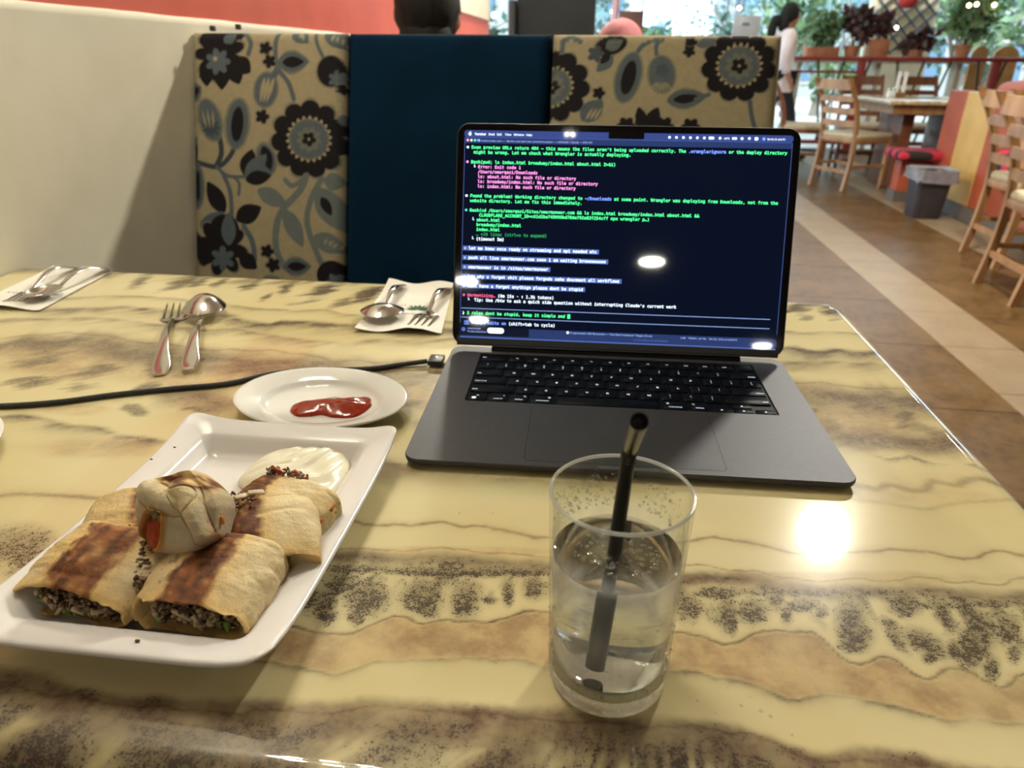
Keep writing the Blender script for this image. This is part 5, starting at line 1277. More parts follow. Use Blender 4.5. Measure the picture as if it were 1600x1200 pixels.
def thin_wall(name, f0=0.045, mist=0.16, allover=False):
    """thin tumbler wall: clear with a surface sheen, misted with condensation half way up"""
    n = NT(name); t = n.t; v = n.coord()
    tr = t.nodes.new('ShaderNodeBsdfTransparent'); tr.inputs[0].default_value = (0.965, 0.975, 0.965, 1)
    gl = t.nodes.new('ShaderNodeBsdfGlossy'); gl.inputs['Roughness'].default_value = 0.03
    tl = t.nodes.new('ShaderNodeBsdfTranslucent'); tl.inputs[0].default_value = (0.92, 0.92, 0.9, 1)
    df = t.nodes.new('ShaderNodeBsdfDiffuse'); df.inputs[0].default_value = (0.92, 0.92, 0.9, 1)
    lw = t.nodes.new('ShaderNodeLayerWeight'); lw.inputs[0].default_value = 0.5
    fres = n.math('ADD', f0, n.math('MULTIPLY', n.math('POWER', lw.outputs['Facing'], 4.0), 0.55))
    bp = t.nodes.new('ShaderNodeBump'); bp.inputs['Strength'].default_value = 0.10; bp.inputs['Distance'].default_value = 0.0008; n.lk(n.noise(v, 420, 3), bp.inputs['Height']); n.lk(bp.outputs[0], gl.inputs['Normal'])
    z = t.nodes.new('ShaderNodeSeparateXYZ'); n.lk(v, z.inputs[0])
    m = n.math('MULTIPLY', n.ramp(z.outputs[2], 0.014, 0.036), n.math('SUBTRACT', 1.0, n.ramp(z.outputs[2], 0.078, 0.092)))
    m = n.math('MULTIPLY', m, n.math('ADD', n.math('MULTIPLY', n.ramp(n.noise(v, 90, 4), 0.2, 0.7), 0.5), 0.5))
    mx = [t.nodes.new('ShaderNodeMixShader') for _ in range(3)]
    mx[0].inputs[0].default_value = 0.35; n.lk(tl.outputs[0], mx[0].inputs[1]); n.lk(df.outputs[0], mx[0].inputs[2])
    n.put(mx[1].inputs[0], mist if allover else n.math('MULTIPLY', m, mist)); n.lk(tr.outputs[0], mx[1].inputs[1]); n.lk(mx[0].outputs[0], mx[1].inputs[2])
    n.lk(fres, mx[2].inputs[0]); n.lk(mx[1].outputs[0], mx[2].inputs[1]); n.lk(gl.outputs[0], mx[2].inputs[2])
    t.nodes.remove(n.b); n.lk(mx[2].outputs[0], n.out.inputs[0]); return n.m
m_drop = thin_wall('water_drop_film', 0.14, 0.03, True); m_wall = thin_wall('thin_tumbler_glass'); m_rim = thin_wall('rim_glass_painted_glint', 0.16, 0.38, True)  # rim is whitened all over to stand in for its bright highlight
gb = [(0.0005, 0.0016), (0.022, 0.0014), (0.0262, 0.0), (0.0285, 0.0004), (0.0296, 0.0024), (0.0300, 0.006), (0.0302, 0.0120), (0.0290, 0.0122), (0.0268, 0.0126), (0.021, 0.0122), (0.0005, 0.0118)]
gw = [(0.0290, 0.0124), (0.0302, 0.0124), (0.0306, 0.03), (0.0318, 0.075), (0.03285, 0.1085), (0.0328, 0.1098), (0.0322, 0.1105), (0.0315, 0.1099), (0.0312, 0.1085), (0.0303, 0.075), (0.0291, 0.030), (0.0283, 0.0165), (0.0268, 0.0130), (0.0270, 0.0126)]
tu = obj('tumbler_base', MB().lathe(gb, 96), m_glass, glass, angle=60)
obj('tumbler_wall', MB().lathe(gw, 96), m_wall, glass, angle=60)
obj('tumbler_rim', MB().lathe([(0.0322 + 0.0009 * math.cos(q), 0.1104 + 0.0009 * math.sin(q)) for q in np.linspace(0, 2 * PI, 13)], 96), m_rim, glass)
wp = [(0.0005, 0.0121), (0.021, 0.0125), (0.0264, 0.0132), (0.0280, 0.0168), (0.0288, 0.030), (0.03005, 0.075), (0.0301, 0.0769), (0.0292, 0.0763), (0.027, 0.0761), (0.0005, 0.0761)]
wt = thing('water', 'clear sparkling water filling the tall glass to two thirds', 'drink', (GX, GY, 0))
wb_ = obj('water_body', MB().lathe(wp, 96), m_water, wt, angle=60)
for o_ in (tu, wb_): o_.cycles.is_caustics_caster = True
for o_ in bpy.data.objects:
    if o_.type == 'MESH' and (o_.name.startswith('table_top') or o_.name.startswith('lower_tube')): o_.cycles.is_caustics_receiver = True
rnd = random.Random(3); dm = MB(); im = MB()
for k in range(420):
    a = rnd.uniform(0, 2 * PI); z = rnd.choice((rnd.uniform(0.004, 0.055), rnd.uniform(0.002, 0.02), rnd.uniform(0.01, 0.04))); s = rnd.uniform(0.0003, 0.0009)
    r = 0.0300 + (z - 0.006) * 0.0276 if z > 0.006 else 0.0297
    dm.ico((r * math.cos(a), r * math.sin(a), z), (s, s, s * rnd.uniform(.8, 1.3)), 1)
for k in range(260):
    a = rnd.gauss(2.25, 0.38) if k % 3 else rnd.gauss(0.85, 0.22); z = rnd.uniform(0.082, 0.101); s = rnd.uniform(0.0003, 0.0010)
    r = 0.0300 + (z - 0.075) * 0.0358
    im.ico((r * math.cos(a), r * math.sin(a), z), (s, s, s), 1)
obj('condensation', dm, m_drop, glass, kind='stuff'); obj('inner_droplets', im, m_drop, glass, kind='stuff')
bub = MB()
for k in range(120):
    a = rnd.uniform(0, 2 * PI); r = 0.021 * math.sqrt(rnd.random()); s = rnd.uniform(0.0005, 0.0016)
    bub.ico((r * math.cos(a), r * math.sin(a) * 0.85, 0.0757 + s * 0.2), (s, s, s * .7), 1)
obj('surface_bubbles', bub, m_drop, wt, kind='stuff')
m_straw = pmat('black_straw', (0.012, 0.012, 0.012), (0.02, 0.018, 0.015), 80, rough=0.32, spec=0.5)
straw = thing('drinking_straw', 'black bendy drinking straw standing in the glass', 'straw', (0.013, 0.272, 0.014))
so_ = Vector((0.013, 0.272, 0.014))
S0 = Vector((0.0128, 0.2700, 0.0160)); S1 = Vector((0.0188, 0.2795, 0.1235)); S2 = Vector((0.0180, 0.2250, 0.1720))
obj('lower_tube', MB().tube([S0 - so_, S1 - so_], 0.0034, 18), m_straw, straw)
bend = smooth_path([S1 - so_, S1 + Vector((0.0003, -0.001, 0.006)) - so_, S1 + Vector((0.0004, -0.006, 0.0105)) - so_], 8)
obj('bend', MB().tube(bend, [0.0034 + 0.00035 * (k % 2) for k in range(len(bend))], 18), m_straw, straw)
S1b = S1 + Vector((0.0004, -0.006, 0.0105)); d_ = (S2 - S1b).normalized()
ring_o = []; axis = d_; sx_ = axis.cross(Vector((1, 0, 0))).normalized(); sy_ = axis.cross(sx_)
def circ(c, r): return [tuple(c + r * (math.cos(2 * PI * i / 20) * sx_ + math.sin(2 * PI * i / 20) * sy_)) for i in range(20)]
obj('mouthpiece', MB().loft([circ(S1b - so_, 0.0034), circ(S2 - so_, 0.0034), circ(S2 - so_, 0.0030), circ(S2 - d_ * 0.012 - so_, 0.0030)], True, True), m_straw, straw)

# spilled drops on the marble
first = None
for k, (x, y, s) in enumerate(((0.062, 0.262, .0009), (0.070, 0.256, .0007), (0.083, 0.262, .0010), (0.092, 0.260, .0012), (0.096, 0.2575, .0012), (0.088, 0.268, .0008), (0.078, 0.272, .0007), (0.104, 0.248, .0008), (0.066, 0.244, .0008), (-0.085, 0.402, .0012), (-0.062, 0.405, .0011), (-0.098, 0.392, .0008), (-0.078, 0.386, .0009), (0.094, 0.330, .0007), (0.083, 0.338, .0006))):
    o = obj('water_drop', MB().lathe([(0.0001, 0.5), (0.5, 0.42), (0.85, 0.22), (1.0, 0.0)], 12), m_drop) if first is None else first.copy()
    if first is None: first = o
    else: COL.objects.link(o)
    o.location = (x, y, 0.00005); o.scale = (s, s, s * 0.9)
    tag(o, 'tiny clear water drop spilled on the marble table top', 'drop', 'water drops on the marble')

# ------------------------------------------------------------------ napkins and cutlery
m_steel = pmat('polished_steel', (0.62, 0.58, 0.55), (0.58, 0.55, 0.52), 40, rough=0.13, metal=1.0)
m_napkin = vcmat('paper_napkin', rough=0.85, bump=0.2, bscale=900, bdist=0.0003, mott=0.02, spec=0.2)
def napkin(label, corners, amp, seed, flip):
    """folded paper napkin: wavy sheet with a small printed emblem and two lines of lettering"""
    A, Bc, Cc, D = [np.array(p, float) for p in corners]    # far left, far right, near right, near left
    t = thing('paper_napkin', label, 'napkin', (*((A + Bc + Cc + D) / 4), 0.0005), 0, 'paper napkins under the cutlery')
    o0 = (A + Bc + Cc + D) / 4; nx, ny = 120, 200
    u, v = np.meshgrid(np.linspace(0, 1, nx), np.linspace(0, 1, ny))     # v = 0 far edge
    P = (A[None, None] * (1 - u[..., None]) + Bc[None, None] * u[..., None]) * (1 - v[..., None]) + (D[None, None] * (1 - u[..., None]) + Cc[None, None] * u[..., None]) * v[..., None] - o0
    z = 0.0012 + amp * (0.5 + 0.5 * np.sin(u * 7.5 + 1.1 * v + seed)) * (np.abs(v - .5) * 2) ** 3 + 0.0006 * vnoise(np.c_[(u * 5).ravel(), (v * 7).ravel(), u.ravel() * 0 + seed]).reshape(u.shape) ** 2
    me = gridmesh('sheet', np.stack([P[..., 0], P[..., 1], z], -1))
    col = np.tile(np.array(srgb(236, 232, 222)), (nx * ny, 1)); U = u.ravel(); Vv = v.ravel()
    r = np.random.RandomState(seed)
    for line, (v0, u0, u1) in enumerate(((0.66, 0.12, 0.88), (0.50, 0.22, 0.78))):
        k = np.floor((U - u0) / 0.021).astype(int); ph = (U - u0) / 0.021 - k
        hgt = r.uniform(0.35, 1.0, 64)[np.clip(k, 0, 63)]; gap = (r.rand(64) < 0.16)[np.clip(k, 0, 63)]
        m = (U > u0) & (U < u1) & (np.abs(Vv - v0) < 0.017 * hgt) & (ph > 0.18) & (ph < 0.72) & ~gap
        col[m] = srgb(70, 66, 62)
    for q in range(-4, 5):      # leaf-burst emblem
        a = math.radians(q * 20 + 90); cx, cy = 0.62, 0.585
        du = (U - cx) * 1.0; dv = (Vv - cy) * 1.9; s = du * math.cos(a) + dv * math.sin(a) * (-1); w_ = -du * math.sin(a) * (-1) + dv * math.cos(a)
        L = 0.22 * (1 - 0.03 * abs(q)); m = (s > 0.01) & (s < L) & (np.abs(w_) < 0.024 * np.sin(PI * np.clip(s / L, 0, 1)))
        col[m] = srgb(58, 92, 74)
    paint(me, col); link('sheet', me, m_napkin, t)
    return t
def cutlery(kind, label, end, tip, lift=0.0, arch=0.012, up=True, name=None, width=1.0, hs=0.95, depth=0.0085):
    E = Vector((end[0], end[1], 0)); T_ = Vector((tip[0], tip[1], 0)); L = (T_ - E).length
    ang = math.atan2(-(T_ - E).x, (T_ - E).y)
    t = thing(kind, label, kind, (E.x, E.y, lift), ang, 'steel forks and spoons')
    hl = L * 0.70
    def zc(y): # handle arches gently
        s = y / L
        return 0.0022 + arch * math.sin(PI * min(s / 0.74, 1.0)) ** 1.4
    rings = []
    for k in range(26):
        y = hl * k / 25; s = k / 25
        hw = hs * (0.0046 * math.sin(min(1, s * 9 + .12) * PI / 2) ** .5 * (1 - s) ** 1.1 + 0.0030 + 0.0022 * max(0, 1 - abs(s - .12) / .2) - 0.0004 * s); th_ = 0.0011 + 0.0010 * s
        z = zc(y); rings.append([(hw * math.cos(a) , y, z + th_ * math.sin(a)) for a in [2 * PI * i / 14 for i in range(14)]])
    obj('handle', MB().loft(rings, True, True), m_steel, t, angle=60)
    if kind == 'spoon':
        b0 = hl - 0.004; bl = L - b0; bw = 0.0205 * width * (L / 0.2) ** .5
        nu, nv = 40, 24
        G = np.zeros((nv, nu + 1, 3)); G2 = G.copy()
        for j in range(nv):
            r = (j + 0.02) / (nv - 1 + 0.02)
            for i in range(nu + 1):
                a = 2 * PI * i / nu; x = bw * r * math.cos(a); yy_ = r * math.sin(a); egg = 1 - 0.16 * yy_
                G[j, i] = (x * egg, b0 + bl / 2 + bl / 2 * yy_, zc(hl) * 0.55 + 0.0035 - (depth if up else -depth) * (1 - r * r) + (0.0 if up else 0.002))
        me = gridmesh('bowl', G); bm = bmesh.new(); bm.from_mesh(me); bmesh.ops.remove_doubles(bm, verts=bm.verts, dist=1e-6); bmesh.ops.recalc_face_normals(bm, faces=bm.faces); bm.to_mesh(me); bm.free(); me.polygons.foreach_set('use_smooth', [True] * len(me.polygons))
        V = coords(me); V[:, 2] += max(0, 0.0012 - V[:, 2].min()); setcoords(me, V)
        o = link('bowl', me, m_steel, t); md = o.modifiers.new('thick', 'SOLIDIFY'); md.thickness = 0.0012; md.offset = 0
    else:
        hw = 0.0125 * width; y1 = L * 0.76; rings = []
        for k in range(12):
            s = k / 11; y = hl - 0.006 + (y1 - hl + 0.006) * s; w_ = 0.0028 + (hw - 0.0028) * math.sin(s * PI / 2) ** 1.3; z = zc(min(y, hl)) - 0.004 * s
            rings.append([(w_ * math.cos(a), y, max(z, 0.001) + 0.0009 * math.sin(a)) for a in [2 * PI * i / 12 for i in range(12)]])
        obj('head', MB().loft(rings, True, True), m_steel, t, angle=60)
        z1 = max(zc(min(y1, hl)) - 0.004, 0.001); sgn = 1 if up else -1
        for k in range(4):
            x = (k - 1.5) * hw * 0.5; pts = []
            for q in range(7):
                s = q / 6; pts.append((x * (1 - .04 * s), y1 - 0.002 + (L - y1 + 0.002) * s, max(0.0012, z1 - 0.004 * math.sin(PI * s * .9) + 0.003 * s * s)))
            obj('tine', MB().tube(pts, [0.0016, 0.0017, 0.0016, 0.0015, 0.0013, 0.0011, 0.0006], 8), m_steel, t)
    return t
cutlery('fork', 'steel fork lying bare on the marble under the spoon', (-0.4220, 0.5900), (-0.5280, 0.8020), 0.0, 0.010, width=1.25)
cutlery('spoon', 'big steel spoon lying bare on the marble over the fork', (-0.3965, 0.6000), (-0.4840, 0.7990), 0.0040, 0.010, width=1.15, up=False, depth=0.0150)
napkin('white paper napkin at the wall corner of the table', ((-0.800, 0.932), (-0.702, 0.930), (-0.678, 0.750), (-0.776, 0.750)), 0.0045, 3, False)
cutlery('fork', 'steel fork on the napkin by the wall, farther from the table centre', (-0.7560, 0.9250), (-0.7300, 0.7680), 0.003, 0.014, width=1.1)
cutlery('spoon', 'steel spoon on the napkin by the wall, beside its fork', (-0.7060, 0.9300), (-0.7060, 0.7680), 0.003, 0.014, width=1.0)
napkin('white paper napkin by the screen edge under upside-down cutlery', ((-0.288, 0.932), (-0.196, 0.930), (-0.172, 0.742), (-0.273, 0.738)), 0.0060, 8, True)
cutlery('spoon', 'small steel spoon on the napkin beside the laptop screen', (-0.2640, 0.9120), (-0.2520, 0.7600), 0.003, 0.012, width=1.45, up=False)
cutlery('fork', 'steel fork on the napkin beside the laptop screen', (-0.1970, 0.9080), (-0.2030, 0.7560), 0.003, 0.012, width=1.35)
# ================================================================== furniture across the aisle
m_wood = pmat('honey_wood', srgb(158, 116, 74), srgb(130, 92, 56), 14, rough=0.38, stretch=(1, 1, 0.15), coat=0.2)
m_wood_d = pmat('dark_red_wood', srgb(112, 64, 38), srgb(86, 48, 28), 14, rough=0.4, stretch=(1, 1, 0.2), coat=0.2)
m_cush = pmat('cream_seat_cloth', srgb(184, 170, 146), srgb(168, 152, 126), 60, rough=0.8)
def ladder_chair(label, loc, rotz, wood, seat=m_cush):
    t = thing('ladder_back_chair', label, 'chair', (loc[0], loc[1], FZ), math.radians(rotz), 'ladder back chairs across the aisle')
    for s in (-1, 1):
        P = smooth_path([(s * .195, -.235, 0), (s * .195, -.205, .22), (s * .192, -.20, .45), (s * .190, -.245, .68), (s * .188, -.375, .92)], 6)
        obj('back_post', MB().loft([[(p.x + a, p.y + b, p.z) for a, b in ((-.014, -.018), (.014, -.018), (.014, .018), (-.014, .018))] for p in P]), wood, t, angle=30)
        obj('front_leg', MB().loft([[(s * .195 + a * k, .20 + b * k, z) for a, b in ((-.018, -.018), (.018, -.018), (.018, .018), (-.018, .018))] for k, z in ((.75, 0), (1, .2), (1, .43))]), wood, t, angle=30)
    for z, h, y in ((.865, .085, -.345), (.755, .050, -.290), (.655, .050, -.250), (.555, .050, -.222)):
        R = []
        for i in range(9):
            x = -.185 + .37 * i / 8; dy = -.028 * (1 - (2 * i / 8 - 1) ** 2)
            R.append([(x, y + dy + a, z + b) for a, b in ((-.008, -h / 2), (.008, -h / 2), (.008, h / 2), (-.008, h / 2))])
        obj('back_slat', MB().loft(R), wood, t, angle=30)
    obj('seat_frame', MB().box((0, 0, .415), (.42, .43, .045), bev=.006), wood, t)
    obj('seat_cushion', MB().box((0, .005, .452), (.425, .425, .05), bev=.022, seg=3), seat, t)
    for s in (-1, 1): obj('stretcher', MB().bar((s * .195, -.21, .20), (s * .195, .20, .20), .018, .026), wood, t, angle=30)
    obj('stretcher', MB().bar((-.195, .0, .20), (.195, .0, .20), .018, .026), wood, t, angle=30)
    obj('stretcher', MB().bar((-.195, -.215, .16), (.195, -.215, .16), .018, .030), wood, t, angle=30)
    return t
ladder_chair('honey wood ladder-back chair at the left end of the far dining table', (2.215, 6.98), -61, m_wood)
cA = ladder_chair('ladder-back chair at the right edge, second from the viewer', (2.425, 4.34), -90, m_wood)
ladder_chair('ladder-back chair at the right edge, nearest the viewer', (2.19, 3.63), -92, m_wood)
ladder_chair('dark wood chair behind the far dining table on its left', (2.57, 8.02), 172, m_wood_d)
ladder_chair('dark wood chair behind the far dining table on its right', (3.16, 8.05), 180, m_wood_d)
ladder_chair('dark wood chair beside the walking woman behind the far left chair', (1.98, 7.85), -100, m_wood_d)

def dining_table(label, x0, x1, y0, y1, top_mat):
    t = thing('dining_table', label, 'table', ((x0 + x1) / 2, (y0 + y1) / 2, FZ)); w, d = x1 - x0, y1 - y0
    obj('table_top', MB().box((0, 0, .735), (w, d, .035), bev=.012, seg=3), top_mat, t)
    obj('apron', MB().box((0, 0, .68), (w - .12, d - .12, .07)), m_wood, t, smooth=False)
    for sx in (-1, 1): obj('leg', MB().box((sx * w * .22, 0, .33), (.10, d * .55, .66), bev=.006), m_wood_d, t)
    return t
m_stone2 = pmat('speckled_cream_stone', srgb(208, 188, 150), srgb(140, 116, 90), 26, rough=0.2, coat=.3)
dining_table('cream stone dining table set with cutlery by the railing', 2.31, 3.26, 6.60, 7.60, m_stone2)
dining_table('cream stone dining table seen past the right edge chairs', 2.42, 2.60, 3.30, 4.60, m_stone2)
m_card = pmat('white_card', (0.8, 0.8, 0.78), rough=0.5)
mh = thing('menu_holder', 'wooden holder with two upright white cards on the far table', 'menu holder', (2.62, 7.30, 0.003))
obj('block', MB().box((0, 0, .02), (.10, .05, .04), bev=.004), m_wood, mh)
for s in (-1, 1): obj('card', MB().box((s * .028, 0, .12), (.028, .012, .18)), m_card, mh, smooth=False)
for k, (x, y, lb) in enumerate(((2.50, 7.20, 'left small glass shaker on the far dining table'), (2.55, 7.24, 'right small glass shaker on the far dining table'))):
    t = thing('shaker', lb, 'shaker', (x, y, .003), 0, 'shakers on the far table')
    obj('jar', MB().lathe([(.0005, 0), (.018, 0), (.02, .01), (.016, .055), (.0005, .055)], 16), m_card, t); obj('cap', MB().lathe([(.017, .055), (.017, .07), (.008, .078), (.0005, .079)], 16), m_steel, t)
for k, (x, y, lb) in enumerate(((2.95, 7.0, 'left folded white napkin on the far dining table'), (3.08, 7.15, 'right folded white napkin on the far dining table'))):
    tag(obj('folded_napkin', MB().box((0, 0, 0), (.10, .16, .012), bev=.003, seg=1), m_card), lb, 'napkin', 'napkins on the far table'); scene.collection.objects[-1].location = (x, y, .0095)

# ------------------------------------------------------------------ painted booth partition, bench and bin
m_orange = pmat('orange_red_paint', srgb(160, 76, 48), srgb(146, 66, 42), 5, rough=0.5)
m_yellow = pmat('mustard_paint', srgb(196, 158, 92), srgb(184, 146, 80), 5, rough=0.45)
m_base = pmat('grey_baseboard', srgb(92, 84, 78), rough=0.5)
part = thing('booth_partition', 'low booth partition painted in orange-red and mustard vertical bands', 'partition', (2.66, 5.2, FZ))
for y0, y1, m_ in ((5.92, 6.22, m_orange), (5.50, 5.92, m_yellow), (4.66, 5.50, m_orange)):
    obj('painted_panel', MB().box((0, (y0 + y1) / 2 - 5.2, .475), (.12, y1 - y0 - .004, .75), bev=.004, seg=1), m_, part)
obj('baseboard', MB().box((-.004, .24, .05), (.135, 1.56, .10)), m_base, part, smooth=False)
obj('rounded_top', MB().tube([(0.05, y - 5.2, .86 + .055 * math.sin(PI * min(1, (5.62 - y) / 0.9) / 2)) for y in np.linspace(5.62, 4.68, 14)], .062, 14), m_orange, part)
bench = thing('booth_bench', 'orange bench base at the end of the painted partition', 'bench', (2.52, 6.30, FZ))
obj('base', MB().box((0, 0, .16), (.30, .14, .32), bev=.004), m_orange, bench); obj('baseboard', MB().box((-.005, -.004, .045), (.31, .15, .09)), m_base, bench, smooth=False)
m_stripe = NT('red_black_striped_cloth'); vv = m_stripe.coord(); sx_n = m_stripe.t.nodes.new('ShaderNodeSeparateXYZ'); m_stripe.lk(vv, sx_n.inputs[0])
sw = m_stripe.math('SINE', m_stripe.math('MULTIPLY', m_stripe.math('ADD', sx_n.outputs[1], m_stripe.math('MULTIPLY', sx_n.outputs[0], 0.35)), 44.0))
m_stripe.set(Base_Color=m_stripe.mix(m_stripe.ramp(sw, -0.35, -0.05), srgb(30, 22, 26), srgb(176, 38, 62)), Roughness=0.85)
m_stripe = m_stripe.m
sc1 = thing('seat_cushion', 'crimson and black striped cushion on the orange bench', 'cushion', (2.47, 6.24, FZ + .375))
obj('cover', MB().box((0, 0, .0), (.38, .34, .075), bev=.03, seg=3), m_stripe, sc1)
sc2 = thing('shoulder_bag', 'crimson and black striped bag behind the right edge chairs', 'bag', (2.535, 4.95, FZ + .42))
obj('bag_body', MB().box((0, 0, .0), (.13, .34, .22), Euler((.15, 0, 0)), .05, 3), m_stripe, sc2)
obj('flap', MB().box((-.06, 0, .05), (.03, .30, .10), Euler((.15, 0, 0)), .012, 2), m_stripe, sc2)
m_bin = pmat('grey_plastic_bin', srgb(60, 56, 62), srgb(54, 50, 56), 9, rough=0.45)
m_bag = pmat('translucent_liner', srgb(196, 198, 208), srgb(176, 178, 190), 30, rough=0.2, trans=.6, bump=.4, bscale=40, bdist=.004)
bn = thing('waste_bin', 'grey plastic waste bin with a pale liner before the partition', 'bin', (2.36, 5.62, FZ))
def bring(w, d, z, r=.03): return [(x, y, z) for x, y in rrect(w, d, r, 5)]
obj('bin_body', MB().loft([bring(.175, .19, 0), bring(.185, .20, .01), bring(.235, .25, .325), bring(.245, .26, .33), bring(.225, .24, .325), bring(.17, .19, .02)], True, True), m_bin, bn)
rim = []
for k, (gg, z) in enumerate(((-.02, .30), (.012, .338), (.022, .345), (.020, .31), (.026, .265))):
    R = bring(.232 + gg * 2, .247 + gg * 2, z, .035); rim.append([(x + .006 * math.sin(i * 1.9 + k), y + .005 * math.sin(i * 2.7 + k * 2), zz + (.012 * math.sin(i * 1.3) if k == 4 else .004 * math.sin(i * 2.1 + k))) for i, (x, y, zz) in enumerate(R)])
obj('bin_liner', MB().loft(rim, False, False), m_bag, bn)

# ================================================================== people
m_skin = pmat('skin_tan', srgb(176, 124, 92), srgb(164, 112, 82), 20, rough=0.5, sss=.1)
m_hair = pmat('black_hair', (0.007, 0.006, 0.005), (0.012, 0.010, 0.008), 120, rough=0.7, stretch=(1, 1, .1), spec=0.35)
m_hairbr = pmat('dark_brown_hair', (0.04, 0.022, 0.014), (0.06, 0.034, 0.02), 120, rough=0.5, stretch=(1, 1, .1))
def skinned(name, J, E, rad, mat, parent, sub=1, extra=None, voxel=0.011, fuse=True):
    """one continuous surface grown from a jointed skeleton"""
    names = list(J); me = bpy.data.meshes.new(name + '_skeleton')
    me.from_pydata([J[k] for k in names], [(names.index(a), names.index(b)) for a, b in E], []); me.update()
    o = bpy.data.objects.new(name, me); COL.objects.link(o)
    md = o.modifiers.new('skin', 'SKIN'); md.use_smooth_shade = True
    if not me.skin_vertices: me.attributes
    for k, nm in enumerate(names):
        r = rad[nm]; sv = me.skin_vertices[0].data[k]; sv.radius = r if hasattr(r, '__len__') else (r, r); sv.use_root = (k == 0)
    sd = o.modifiers.new('sub', 'SUBSURF'); sd.levels = sub; sd.render_levels = sub
    dg = bpy.context.evaluated_depsgraph_get(); m2 = bpy.data.meshes.new_from_object(o.evaluated_get(dg)); bpy.data.objects.remove(o)
    bm = bmesh.new(); bm.from_mesh(m2)
    if extra:
        tmp = bpy.data.meshes.new('extra'); tmp.from_pydata(extra.v, [], extra.f); bm.from_mesh(tmp)
    bm.to_mesh(m2); bm.free(); m2.name = name; m2.materials.clear()
    o = link(name, m2, mat, parent)
    if not fuse: return o
    rm = o.modifiers.new('fuse', 'REMESH'); rm.mode = 'VOXEL'; rm.voxel_size = voxel; rm.use_smooth_shade = True
    s_ = o.modifiers.new('soft', 'SMOOTH'); s_.iterations = 3; s_.factor = .5
    return o
def head_bits(c, s=1.0):
    mb = MB(); x, y, z = c
    mb.ico((x, y, z + .015 * s), (.074 * s, .092 * s, .100 * s), 3); mb.ico((x, y + .030 * s, z - .060 * s), (.052 * s, .056 * s, .052 * s), 2)
    mb.ico((x, y + .094 * s, z - .012 * s), (.013 * s, .018 * s, .024 * s), 2); mb.ico((x, y + .080 * s, z - .052 * s), (.024 * s, .012 * s, .009 * s), 2)
    for q in (-1, 1):
        mb.ico((x + q * .076 * s, y - .008 * s, z - .005 * s), (.012 * s, .020 * s, .031 * s), 2); mb.ico((x + q * .031 * s, y + .078 * s, z + .008 * s), (.015 * s, .012 * s, .010 * s), 1)
    return mb
